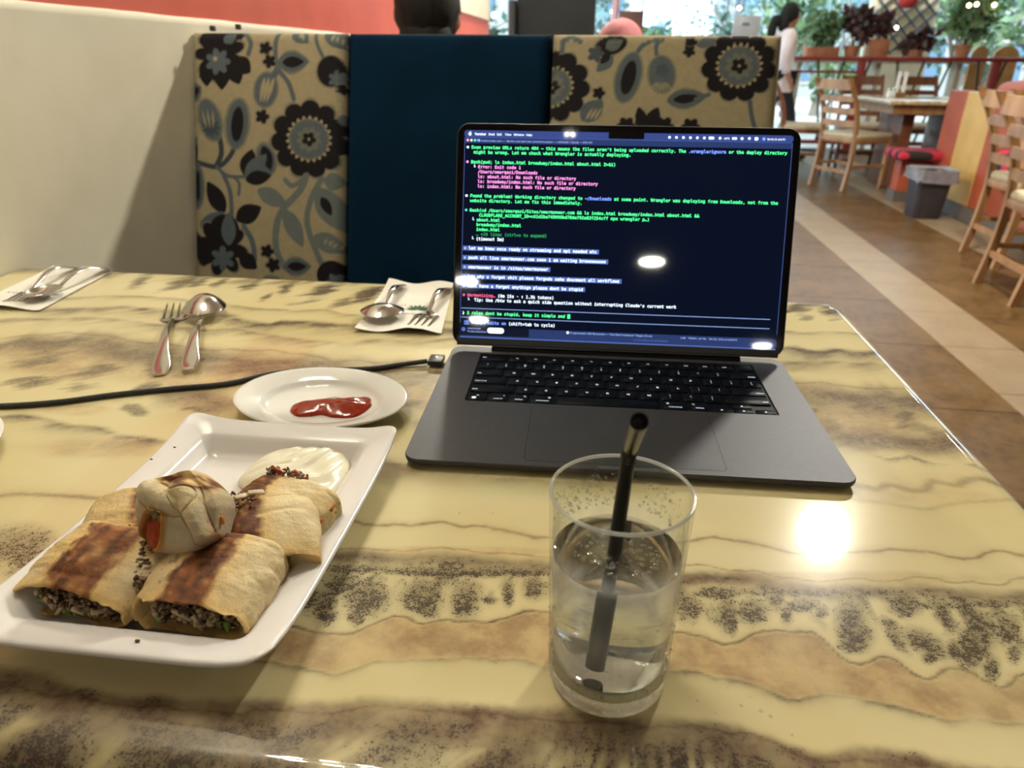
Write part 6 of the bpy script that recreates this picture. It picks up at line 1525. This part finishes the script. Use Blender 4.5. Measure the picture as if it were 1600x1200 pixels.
def person(label, loc, rotz, pose, top_mat, leg_mat, hair, H=1.0, voxel=.012, tunic=None):
    t = thing('person', label, 'person', loc, math.radians(rotz))
    if pose == 'sit':
        J = dict(pelvis=(0, 0, .52), waist=(0, -.02, .72), chest=(0, -.02, .92), neck=(0, 0, 1.06), skull=(0, .012, 1.15))
        for n_, s in (('l', -1), ('r', 1)):
            J.update({'sho' + n_: (s * .17, -.01, 1.0), 'elb' + n_: (s * .22, .06, .76), 'wri' + n_: (s * .15, .28, .74), 'hip' + n_: (s * .09, .03, .51), 'kne' + n_: (s * .10, .44, .50), 'ank' + n_: (s * .10, .42, .09), 'toe' + n_: (s * .10, .56, .04)})
        hz = 1.19
    else:
        J = dict(pelvis=(0, 0, .86), waist=(0, .0, 1.00), chest=(0, .0, 1.18), neck=(0, .01, 1.35), skull=(0, .02, 1.44))
        for n_, s in (('l', -1), ('r', 1)):
            J.update({'sho' + n_: (s * .155, .0, 1.29), 'elb' + n_: (s * .19, -.04 * s - .02, 1.04), 'wri' + n_: (s * .19, .10 - .06 * s, .86), 'hip' + n_: (s * .085, .0, .84), 'kne' + n_: (s * .085, .05 + s * .10, .47), 'ank' + n_: (s * .08, .0 + s * .24, .09), 'toe' + n_: (s * .08, .12 + s * .24, .03)})
        hz = 1.485
    rad = dict(pelvis=(.12, .10), waist=(.11, .085), chest=(.135, .10), neck=.050, skull=.055)
    E = [('pelvis', 'waist'), ('waist', 'chest'), ('chest', 'neck'), ('neck', 'skull')]
    for n_, s in (('l', -1), ('r', 1)):
        rad.update({'sho' + n_: .058, 'elb' + n_: .040, 'wri' + n_: .027, 'hip' + n_: .088, 'kne' + n_: .058, 'ank' + n_: .036, 'toe' + n_: .030})
        E += [('chest', 'sho' + n_), ('sho' + n_, 'elb' + n_), ('elb' + n_, 'wri' + n_), ('pelvis', 'hip' + n_), ('hip' + n_, 'kne' + n_), ('kne' + n_, 'ank' + n_), ('ank' + n_, 'toe' + n_)]
        w = Vector(J['wri' + n_]); d = (w - Vector(J['elb' + n_])).normalized(); a = Vector((0, 0, 1)) if abs(d.z) < .7 else Vector((0, 1, 0)); side_ = d.cross(a).normalized()
        J['pal' + n_] = tuple(w + d * .05); rad['pal' + n_] = (.034, .016); E.append(('wri' + n_, 'pal' + n_))
        for f, (off_, ln) in enumerate(((-.027, .052), (-.009, .068), (.009, .074), (.027, .066))):
            k1, k2 = 'f%d%s' % (f, n_), 'g%d%s' % (f, n_); J[k1] = tuple(w + d * .085 + side_ * off_); J[k2] = tuple(w + d * (.085 + ln) + side_ * off_ * 1.15 - a * .012); rad[k1] = .0095; rad[k2] = .008; E += [('pal' + n_, k1), (k1, k2)]
        J['t0' + n_] = tuple(w + d * .055 - side_ * .042); J['t1' + n_] = tuple(w + d * .090 - side_ * .056); rad['t0' + n_] = .011; rad['t1' + n_] = .009; E += [('pal' + n_, 't0' + n_), ('t0' + n_, 't1' + n_)]
    hc = (0, .022 if pose == 'sit' else .03, hz)
    skinned('body', J, E, rad, m_skin, t, 1, head_bits(hc), voxel)
    # clothes follow the body a little further out
    up = ['pelvis', 'waist', 'chest', 'shol', 'shor', 'elbl', 'elbr']
    Ju = {k: J[k] for k in up}; Ju['nk'] = tuple(Vector(J['chest']) * .35 + Vector(J['neck']) * .65)
    for n_ in 'lr': Ju['cuf' + n_] = tuple(Vector(J['elb' + n_]) * .25 + Vector(J['wri' + n_]) * .75)
    ru = dict(pelvis=(.150, .125), waist=(.135, .110), chest=(.155, .122), nk=.066, shol=.078, shor=.078, elbl=.058, elbr=.058, cufl=.044, cufr=.044)
    skinned('shirt', Ju, [('pelvis', 'waist'), ('waist', 'chest'), ('chest', 'nk'), ('chest', 'shol'), ('chest', 'shor'), ('shol', 'elbl'), ('shor', 'elbr'), ('elbl', 'cufl'), ('elbr', 'cufr')], ru, top_mat, t, 2, None, voxel, False)
    Jl = {k: J[k] for k in ('pelvis', 'hipl', 'hipr', 'knel', 'kner', 'ankl', 'ankr')}
    rl = dict(pelvis=(.145, .118), hipl=.105, hipr=.105, knel=.074, kner=.074, ankl=.055, ankr=.055)
    skinned('trousers', Jl, [('pelvis', 'hipl'), ('pelvis', 'hipr'), ('hipl', 'knel'), ('hipr', 'kner'), ('knel', 'ankl'), ('kner', 'ankr')], rl, leg_mat, t, 2, None, voxel, False)
    for s in (-1, 1):
        a = Vector(J['ank' + ('l' if s < 0 else 'r')])
        obj('shoe', MB().box((a.x, a.y + .055, a.z - .055), (.085, .235, .07), bev=.028, seg=3), m_hair, t)
    x, y, z = hc
    if hair == 'short':
        hm = MB(); hm.ico((x, y - .016, z + .028), (.086, .100, .104), 4); hm.ico((x, y - .045, z - .040), (.070, .062, .062), 3)
        me = mesh('hair', hm); V = coords(me); V += .006 * np.c_[fbm(V * 60, 3, 1), fbm(V * 60 + 5, 3, 2), fbm(V * 60 + 9, 3, 3)]; V[:, 1] = np.minimum(V[:, 1], y + .052 + (V[:, 2] - z) * .3); setcoords(me, V); link('hair', me, m_hair if 'black' in label else m_hairbr, t)
    elif hair == 'long':
        hm = MB(); hm.ico((x, y - .016, z + .026), (.090, .104, .106), 4); hm.ico((x, y - .070, z - .060), (.085, .060, .110), 3); hm.ico((x, y - .15, z - .05), (.05, .07, .06), 3); hm.ico((x, y - .19, z - .14), (.045, .05, .11), 3)
        me = mesh('hair', hm); V = coords(me); V += .008 * np.c_[fbm(V * 40, 3, 1), fbm(V * 40 + 5, 3, 2), fbm(V * 40 + 9, 3, 3)]; V[:, 1] = np.minimum(V[:, 1], y + .060 + (V[:, 2] - z) * .2); setcoords(me, V); link('hair', me, m_hair, t)
    else:       # headscarf
        hm = MB(); hm.ico((x, y - .012, z + .020), (.104, .118, .116), 4); hm.loft([[(x + rx * math.cos(q), y - .02 + ry * math.sin(q), z + zz) for q in [2 * PI * i / 32 for i in range(32)]] for rx, ry, zz in ((.096, .108, .02), (.098, .106, -.06), (.104, .105, -.12), (.17, .12, -.19), (.215, .14, -.28), (.20, .12, -.29))], False, True)
        me = mesh('headscarf', hm); V = coords(me); V += .006 * np.c_[fbm(V * 25, 3, 1), fbm(V * 25 + 5, 3, 2), fbm(V * 25 + 9, 3, 3)]; setcoords(me, V); link('headscarf', me, hair, t)
    if tunic:
        R = []
        for rx, ry, z_ in ((.12, .10, 1.30), (.165, .125, 1.20), (.155, .118, 1.02), (.170, .135, .90), (.185, .155, .80), (.190, .165, .72), (.182, .157, .72)):
            R.append([(rx * math.cos(q) * (1 + .03 * math.sin(q * 7 + z_ * 5) * (z_ < .9)), ry * math.sin(q) * (1 + .03 * math.sin(q * 5 + z_ * 9) * (z_ < .9)), z_) for q in [2 * PI * i / 40 for i in range(40)]])
        obj('tunic', MB().loft(R, False, False), tunic, t, angle=80)
    return t
m_darkcloth = pmat('dark_cloth', (0.02, 0.02, 0.024), rough=.85); m_whitecloth = pmat('pale_pink_cloth', srgb(236, 222, 222), srgb(230, 212, 214), 10, rough=.8)
m_pink = pmat('dusty_pink_cloth', srgb(164, 98, 102), srgb(152, 88, 92), 10, rough=.8); m_greyblue = pmat('grey_blue_cloth', srgb(112, 124, 150), srgb(98, 110, 138), 10, rough=.8)
person('person with short black hair sitting beyond the sofa, facing away', (-.478, 2.03, FZ - .06), 0, 'sit', m_darkcloth, m_darkcloth, 'short', voxel=.014)
person('person in a dusty pink headscarf sitting beyond the floral panel', (.042, 3.40, FZ - .125), 0, 'sit', m_pink, m_darkcloth, m_pink, voxel=.014)
person('person with long black hair walking in a pale pink tunic and black trousers', (1.90, 8.95, FZ + .005), -80, 'walk', m_whitecloth, m_darkcloth, 'long', voxel=.010, tunic=m_whitecloth)
person('person in a grey-blue shirt seated by the railing at the right edge', (3.86, 7.55, FZ - .02), 60, 'sit', m_greyblue, m_darkcloth, 'short', voxel=.014)
m_stool = m_wood_d
def plain_bench(label, x0, x1, y0, y1, h, back=None, mat=m_fabric_blue):
    t = thing('bench_seat', label, 'bench', ((x0 + x1) / 2, (y0 + y1) / 2, FZ))
    obj('seat', MB().box((0, 0, h - .05), (x1 - x0, y1 - y0, .10), bev=.02), mat, t); obj('plinth', MB().box((0, 0, (h - .10) / 2), (x1 - x0 - .04, y1 - y0 - .06, h - .10)), m_under, t, smooth=False)
    return t
plain_bench('navy bench seat backing onto the sofa', -.84, .30, 1.72, 2.22, .34)
plain_bench('navy bench seat under the pink headscarf wearer', -.15, .30, 3.22, 3.62, .29)
plain_bench('dark bench seat by the railing at the right edge', 3.62, 4.2, 7.35, 7.85, .36, mat=m_under)
# dark grey high-backed seat
m_slate = pmat('slate_grey_vinyl', srgb(66, 72, 80), srgb(58, 64, 72), 8, rough=.5)
hs = thing('high_back_seat', 'slate grey high-backed seat with a rounded top corner beyond the blue panel', 'seat', (-.185, 2.90, FZ))
prof_ = [(-.155, .0), (.125, .0), (.125, 1.42)] + [(-.155 + .16 - .16 * math.sin(a), 1.26 + .16 * math.cos(a)) for a in np.linspace(0, PI / 2, 8)]
obj('backrest', MB().loft([[(x, y, z) for x, z in prof_] for y in (-.05, -.045, .045, .05)]), m_slate, hs, angle=30)
obj('side_wing', MB().box((-.168, .06, .66), (.026, .32, 1.14), bev=.01), pmat('slate_edge', srgb(92, 98, 108), rough=.5), hs)
obj('seat', MB().box((0, .16, .42), (.30, .22, .12), bev=.03), m_slate, hs)
# small things beyond the seats
m_brownb = pmat('brown_board', srgb(112, 72, 58), srgb(100, 62, 50), 6, rough=.6)
bd = thing('menu_board', 'plain brown board on a stand between pink cloth and green plant', 'board', (.19, 8.0, FZ))
obj('board', MB().box((0, 0, 1.30), (.24, .03, .36), bev=.006), m_brownb, bd); obj('stand', MB().box((0, 0, .56), (.05, .05, 1.12)), m_wood_d, bd, smooth=False); obj('foot', MB().box((0, 0, .012), (.30, .24, .024)), m_wood_d, bd, smooth=False)
fl = thing('hanging_cloth', 'pink and white striped cloth hanging on a pole by the brown board', 'cloth', (.02, 8.0, FZ))
m_pst = NT('pink_striped_cloth'); q_ = m_pst.t.nodes.new('ShaderNodeSeparateXYZ'); m_pst.lk(m_pst.coord(), q_.inputs[0]); m_pst.set(Base_Color=m_pst.mix(m_pst.ramp(m_pst.math('SINE', m_pst.math('MULTIPLY', q_.outputs[0], 190.0)), -.3, .3), srgb(206, 128, 138), srgb(226, 200, 204)), Roughness=.8); m_pst = m_pst.m
obj('cloth', MB().loft([[(x + .012 * math.sin(z * 9), .016 * math.sin(x * 60 + z * 3) + dy, z) for z, dy in ((1.40, 0), (1.55, .01), (1.75, .0))] for x in np.linspace(-.035, .035, 12)], False, False, closed=False), m_pst, fl)
obj('pole', MB().tube([(0, .03, 0), (0, .03, 1.85)], .009), m_wood_d, fl)
m_paper = pmat('cream_paper', srgb(204, 194, 178), srgb(196, 186, 170), 6, rough=.7); m_acr = pmat('frosted_acrylic', srgb(186, 190, 196), rough=.3)
ss = thing('notice_stand', 'pale notice stand with a cream sheet behind the floral panel', 'stand', (1.315, 8.0, FZ))
obj('sheet', MB().box((0, 0, 1.10), (.28, .02, .30), bev=.003), m_paper, ss); obj('header', MB().box((0, .004, 1.345), (.26, .02, .19), bev=.003), m_acr, ss)
obj('emblem', MB().box((-.01, -.008, 1.365), (.07, .006, .028), bev=.002, seg=1), pmat('grey_print', srgb(120, 124, 132), rough=.6), ss); obj('post', MB().box((0, .02, .48), (.05, .03, .96)), m_acr, ss, smooth=False); obj('foot', MB().box((0, 0, .012), (.34, .26, .024)), m_acr, ss, smooth=False)

# ================================================================== terrace edge: railing, planters, trellis
m_rail = pmat('red_brown_paint', srgb(138, 48, 40), srgb(120, 40, 34), 5, rough=.45); m_dark = pmat('dark_iron', (0.03, 0.026, 0.024), rough=.5)
rl = thing('terrace_railing', 'red-brown terrace railing with square posts and slanted dark rods', 'railing', (4.4, 10.0, FZ))
obj('top_rail', MB().box((0, 0, 1.075), (5.0, .07, .05), bev=.01), m_rail, rl); obj('middle_rail', MB().box((-1.9, 0, .925), (1.2, .04, .03), bev=.006), m_rail, rl); obj('bottom_rail', MB().box((0, 0, .10), (5.0, .05, .05), bev=.01), m_rail, rl)
for x in (3.08, 4.63, 6.2): obj('post', MB().box((x - 4.4, 0, .525), (.085, .085, 1.05), bev=.008), m_rail, rl)
for k, x in enumerate(np.arange(2.25, 5.6, .31)):
    lean = (-.22, .16, -.18)[k % 3]; obj('rod', MB().bar((x - 4.4 + lean, 0, .12), (x - 4.4, 0, 1.06), .022, .022), m_dark, rl, smooth=False)
rnd = random.Random(21)
def leaves(n, centers, rad, size, seed, squash=1.0, droop=0.0):
    r = np.random.RandomState(seed); c = np.array(centers, float)[r.randint(0, len(centers), n)]
    d = r.normal(size=(n, 3)); d /= np.linalg.norm(d, axis=1)[:, None]; p = c + d * rad * (r.rand(n, 1) ** .45) * np.array([1, 1, squash])
    a = r.normal(size=(n, 3)); a /= np.linalg.norm(a, axis=1)[:, None]; a[:, 2] -= droop; a /= np.linalg.norm(a, axis=1)[:, None]
    b = np.cross(a, r.normal(size=(n, 3))); b /= np.linalg.norm(b, axis=1)[:, None]; nn = np.cross(a, b); L = size * (0.6 + .8 * r.rand(n, 1)); W = L * .32
    V = np.stack([p, p + a * L * .45 + b * W + nn * L * .06, p + a * L, p + a * L * .45 - b * W + nn * L * .06], 1).reshape(-1, 3)
    me = bpy.data.meshes.new('foliage'); me.vertices.add(len(V)); me.vertices.foreach_set('co', V.astype(np.float32).ravel())
    Q = np.arange(n * 4); me.loops.add(n * 4); me.loops.foreach_set('vertex_index', Q.astype(np.int32)); me.polygons.add(n); me.polygons.foreach_set('loop_start', (np.arange(n) * 4).astype(np.int32)); me.polygons.foreach_set('loop_total', np.full(n, 4, np.int32)); me.update(); me.validate(); return me
def leafmat(name, a, b):
    n = NT(name); f = n.noise(n.coord(), 9, 3); n.set(Base_Color=n.mix(n.ramp(f, .3, .7), a, b), Roughness=.45); n.b.inputs['Transmission Weight'].default_value = 0.0; n.b.inputs['Subsurface Weight'].default_value = 0.0; return n.m
m_lf = [leafmat('leaf_green', srgb(84, 118, 78), srgb(124, 150, 104)), leafmat('leaf_deep_green', srgb(66, 96, 84), srgb(96, 124, 108)), leafmat('leaf_maroon', srgb(92, 52, 54), srgb(78, 66, 60)), leafmat('leaf_blue_green', srgb(98, 134, 136), srgb(140, 172, 172))]
m_terra = pmat('terracotta', srgb(178, 116, 84), srgb(160, 100, 70), 8, rough=.75); m_soil = pmat('soil', (0.05, 0.035, 0.025), rough=.9)
def potted(label, x, y, z0, pr, ph, fr, fh, n, lm, seed, leaf=.12, box=False):
    t = thing('potted_plant', label, 'plant', (x, y, z0), 0, 'potted plants along the railing')
    if box: obj('planter', MB().box((0, 0, ph / 2), (pr * 2, .22, ph), bev=.015), m_terra, t)
    else: obj('pot', MB().lathe([(.0005, 0), (pr * .7, 0), (pr * .95, ph * .85), (pr * 1.08, ph * .86), (pr * 1.08, ph), (pr * .92, ph), (pr * .9, ph * .9), (.0005, ph * .9)], 20), m_terra, t)
    r = random.Random(seed); mb = MB()
    for k in range(6): mb.tube([(0, 0, ph * .8), (r.uniform(-.3, .3) * fr, r.uniform(-.3, .3) * fr, ph + fh * .4), (r.uniform(-.8, .8) * fr, r.uniform(-.6, .6) * fr, ph + fh * r.uniform(.7, 1))], [.010, .007, .004], 6)
    obj('stem', mb, m_wood_d, t)
    cs = [(r.uniform(-.6, .6) * fr, r.uniform(-.4, .4) * fr, ph + fh * r.uniform(.25, .85)) for _ in range(9)]
    link('foliage', leaves(n, cs, fr * .5, leaf, seed), lm, t, 'stuff'); return t
m_shelf = pmat('pale_ledge', srgb(196, 186, 168), srgb(180, 170, 152), 6, rough=.7)
lg = tag(obj('planter_ledge', MB().box((0, 0, 0), (2.35, .34, .05), bev=.01), m_shelf), 'pale ledge outside the railing that carries the plant pots', 'ledge'); lg.location = (3.36, 10.34, .300)
for k, x in enumerate((2.40, 3.36, 4.32)):
    obj('bracket', MB().box((x - 3.36, 0, -.5375), (.06, .20, 1.025)), m_shelf, lg, smooth=False)
potted('bushy green plant in a long terracotta planter beside the walking woman', 2.66, 10.34, .328, .20, .13, .20, .38, 900, m_lf[0], 1, .10, True)
potted('maroon-leaved plant hanging over its pot on the railing ledge', 3.03, 10.34, .328, .10, .15, .17, .42, 700, m_lf[2], 2, .11)
potted('sparse plant in a square terracotta box before the trellis edge', 3.33, 10.34, .328, .11, .22, .11, .26, 240, m_lf[2], 3, .10, True)
potted('low maroon plant on the ledge before the trellis', 3.80, 10.34, .328, .09, .10, .16, .20, 260, m_lf[2], 4, .12)
potted('tall feathery green plant in a terracotta pot right of the trellis', 4.35, 10.34, .328, .10, .16, .24, .56, 420, m_lf[0], 5, .13)
# trellis wall
m_creamwall = pmat('cream_render', srgb(236, 222, 190), srgb(226, 210, 178), 4, rough=.8); m_teal = pmat('blue_grey_slat', srgb(72, 98, 116), srgb(64, 90, 106), 8, rough=.6)
tw = thing('trellis_wall', 'cream wall with a blue-grey diagonal lattice trellis beyond the railing', 'wall panel', (3.86, 11.2, FZ))
obj('rendered_panel', MB().box((0, .06, 1.1), (.86, .10, 2.2), bev=.01), m_creamwall, tw)
x0, x1, z0, z1 = -.37, .41, 1.14, 2.15
for sgn in (1, -1):
    for c in np.arange(-1.6, 2.6, .19):
        pts = []
        # line z = z0 + c + sgn*(x - x0), clipped to the rectangle
        for xx_ in (x0, x1):
            zz = z0 + c + sgn * (xx_ - x0)
            pts.append((xx_, zz))
        (xa, za), (xb, zb) = pts
        if za > zb: (xa, za), (xb, zb) = (xb, zb), (xa, za)
        if zb <= z0 or za >= z1: continue
        if za < z0: xa += (z0 - za) / (zb - za) * (xb - xa); za = z0
        if zb > z1: xb -= (zb - z1) / (zb - za) * (xb - xa); zb = z1
        if abs(zb - za) < .03: continue
        obj('slat', MB().bar((xa, -.012 - .006 * (sgn > 0), za), (xb, -.012 - .006 * (sgn > 0), zb), .046, .010), m_teal, tw, smooth=False)
lt = thing('paper_lantern', 'round red lantern hanging in front of the trellis', 'lantern', (3.33, 9.6, .85))
obj('shade', MB().lathe([(.03, 0), (.07, .015), (.10, .05), (.112, .10), (.10, .15), (.07, .185), (.03, .20)], 24), pmat('red_lantern_paper', srgb(196, 62, 58), srgb(180, 50, 48), 8, rough=.6), lt); obj('cord', MB().tube([(0, 0, .2), (0, 0, 1.14)], .004, 6), m_dark, lt)
pl_ = tag(obj('umbrella_pole', MB().tube([(0, 0, 0), (0, 0, 2.6)], .016, 12), pmat('white_pole', (.75, .75, .73), rough=.4)), 'thin white pole rising left of the trellis', 'pole'); pl_.location = (3.02, 10.75, FZ)
# wooden seats on the far side
m_tanw = pmat('tan_wood', srgb(196, 148, 92), srgb(176, 128, 76), 8, rough=.5)
for k, (x, w_, lb) in enumerate(((4.74, .20, 'left arched tan wooden seat back beyond the railing'), (5.06, .30, 'right broad tan wooden seat back beyond the railing'))):
    t = thing('arched_seat', lb, 'chair', (x, 10.75, FZ), 0, 'tan seats beyond the railing')
    pr_ = [(-w_ / 2, .40), (w_ / 2, .40), (w_ / 2, 1.12)] + [(w_ / 2 * math.cos(a), 1.12 + .12 * math.sin(a)) for a in np.linspace(0, PI, 10)] + [(-w_ / 2, 1.12)]
    obj('seat_back', MB().loft([[(px, y, pz) for px, pz in pr_] for y in (-.02, .02)]), m_tanw, t, angle=30); obj('seat', MB().box((0, .20, .42), (w_, .40, .05), bev=.01), m_tanw, t)
    for sx in (-1, 1):
        for sy in (0.02, .38): obj('leg', MB().box((sx * (w_ / 2 - .025), sy, .20), (.04, .04, .40)), m_tanw, t, smooth=False)
# string of warm bulbs under the eaves
m_fairy = emat('fairy_bulb', (1.0, .82, .5), 14.0)
fl_ = None
for k, (x, y, z, lb) in enumerate(((3.70, 10.9, .70, 'warm bulb low on the trellis'), (4.07, 9.8, .89, 'left warm bulb of the pair right of the trellis'), (4.15, 9.8, .90, 'right warm bulb of the pair right of the trellis'), (4.52, 10.2, .92, 'warm bulb hanging over the tan seats'), (1.47, 9.6, .85, 'warm bulb above the walking woman'), (1.44, 9.6, .70, 'lower warm bulb behind the walking woman'), (-.98, 6.6, .62, 'warm bulb past the end of the coral wall'), (.00, 9.4, .80, 'warm bulb beside the striped cloth'))):
    if fl_ is None:
        fl_ = thing('string_bulb', lb, 'bulb', (x, y, z), 0, 'warm bulbs hanging by the terrace'); obj('bulb', MB().ico((0, 0, 0), .022, 2), m_fairy, fl_); obj('wire', MB().tube([(0, 0, .02), (0, 0, CZ - .75)], .003, 6), m_dark, fl_)
    else: dup(fl_, (x, y, z), 0, lb, 'warm bulbs hanging by the terrace')

# ================================================================== outdoors
m_pave = pmat('pale_paving', srgb(196, 190, 180), srgb(176, 170, 160), 2, rough=.8)
struct(slab('ground', -30, 40, 10.3, 60, FZ - .2, FZ - .02, m_pave))
m_trunk = pmat('grey_bark', srgb(150, 140, 128), srgb(120, 110, 100), 12, rough=.9, stretch=(1, 1, .2))
def tree(label, x, y, trunk_h, cr, ch, n, lm, seed, leaf=.16):
    t = thing('tree', label, 'tree', (x, y, FZ - .02), 0, 'trees beyond the terrace'); r = random.Random(seed); mb = MB()
    mb.tube([(0, 0, 0), (.05, 0, trunk_h * .6), (0, .05, trunk_h)], [.10, .08, .06], 8)
    for k in range(6): mb.tube([(0, .03, trunk_h * r.uniform(.5, 1)), (r.uniform(-.4, .4) * cr, r.uniform(-.4, .4) * cr, trunk_h + ch * .3), (r.uniform(-.8, .8) * cr, r.uniform(-.6, .6) * cr, trunk_h + ch * r.uniform(.4, .9))], [.04, .03, .012], 6)
    obj('trunk', mb, m_trunk, t)
    cs = [(r.uniform(-.8, .8) * cr, r.uniform(-.6, .6) * cr, trunk_h + ch * r.uniform(.05, .9)) for _ in range(16)]
    link('foliage', leaves(int(n * .55), cs, cr * .40, leaf, seed), lm, t, 'stuff'); return t
TR = [(-1.9, 9.2, .7, .50, 1.0, 900, 1, 'slender plant just past the end of the coral wall'), (-.55, 13.5, .3, .9, 1.9, 1500, 3, 'blue-green shrub tree left of the hanging cloth'), (.55, 12.6, .5, .40, 1.3, 700, 0, 'slim green tree right of the brown board'), (.60, 15.2, .3, .50, 1.7, 1500, 3, 'blue-green bush behind the notice stand, left part'), (2.05, 15.6, .3, .7, 1.6, 1300, 1, 'deep green bush behind the walking woman'),
      (3.0, 13.2, .6, .9, 1.5, 1500, 0, 'green tree between the woman and the trellis'), (4.4, 16.9, .8, 1.3, 2.2, 1600, 3, 'tall blue-green tree behind the trellis'), (5.3, 12.6, .9, .8, 1.4, 1300, 0, 'green tree at the right behind the feathery plant'), (6.4, 14.2, .6, 1.1, 1.8, 1500, 1, 'deep green tree at the far right'), (2.9, 20.5, 1.0, 1.5, 2.6, 1500, 3, 'far pale tree in the middle of the view outside'), (-2.6, 15.5, .6, 1.3, 2.2, 1400, 1, 'dark tree beyond the coral wall end'), (-1.2, 20.0, .8, 1.4, 2.4, 1300, 1, 'far dark tree behind the brown board')]
for k, (x, y, th_, cr, chh, n_, mi, lb) in enumerate(TR): tree(lb, x, y, th_, cr, chh, n_, m_lf[mi], 100 + k)
# pale buildings across the way
m_bld = pmat('pale_render', srgb(176, 180, 178), srgb(160, 164, 164), .6, rough=.8); m_win = pmat('sky_glass', srgb(96, 124, 146), rough=.08)
def building(label, x0, x1, y, h, nx, nz, seed):
    t = thing('building', label, 'building', ((x0 + x1) / 2, y, FZ - .02)); w = x1 - x0
    obj('wall', MB().box((0, 1.5, h / 2), (w, 3.0, h)), m_bld, t, smooth=False); obj('roof', MB().box((0, 1.45, h + .1), (w + .4, 3.3, .2)), m_shelf, t, smooth=False)
    me = mesh('window', MB().box((0, 0, 0), (w / nx * .62, .08, h / nz * .55)), False); mf = mesh('window_frame', MB().box((0, -.01, 0), (w / nx * .70, .05, h / nz * .63)), False)
    for i in range(nx):
        for j in range(nz):
            f = link('window_frame', mf, m_shelf, t); f.location = (-w / 2 + (i + .5) * w / nx, -.012, (j + .5) * h / nz); g = link('pane', me, m_win, f); g.location = (0, -.01, 0)
building('pale low building across the way at the left', -7.0, .6, 27, 3.6, 7, 2, 1)
building('pale low building across the way at the right', 3.6, 13.0, 26, 4.2, 8, 2, 2)
aw = thing('awning', 'lilac-grey canvas awning over the way behind the notice stand', 'awning', (1.15, 11.6, FZ))
obj('canopy', MB().loft([[(x, y, z) for y, z in ((-.6, 1.86), (0, 2.06), (.6, 1.90))] for x in np.linspace(-.75, .75, 8)], False, False, closed=False), pmat('lilac_canvas', srgb(170, 168, 186), srgb(158, 156, 176), 6, rough=.8), aw)
for sx in (-.7, .7): obj('post', MB().tube([(sx, .55, 0), (sx, .55, 1.9)], .02, 8), m_acr, aw)
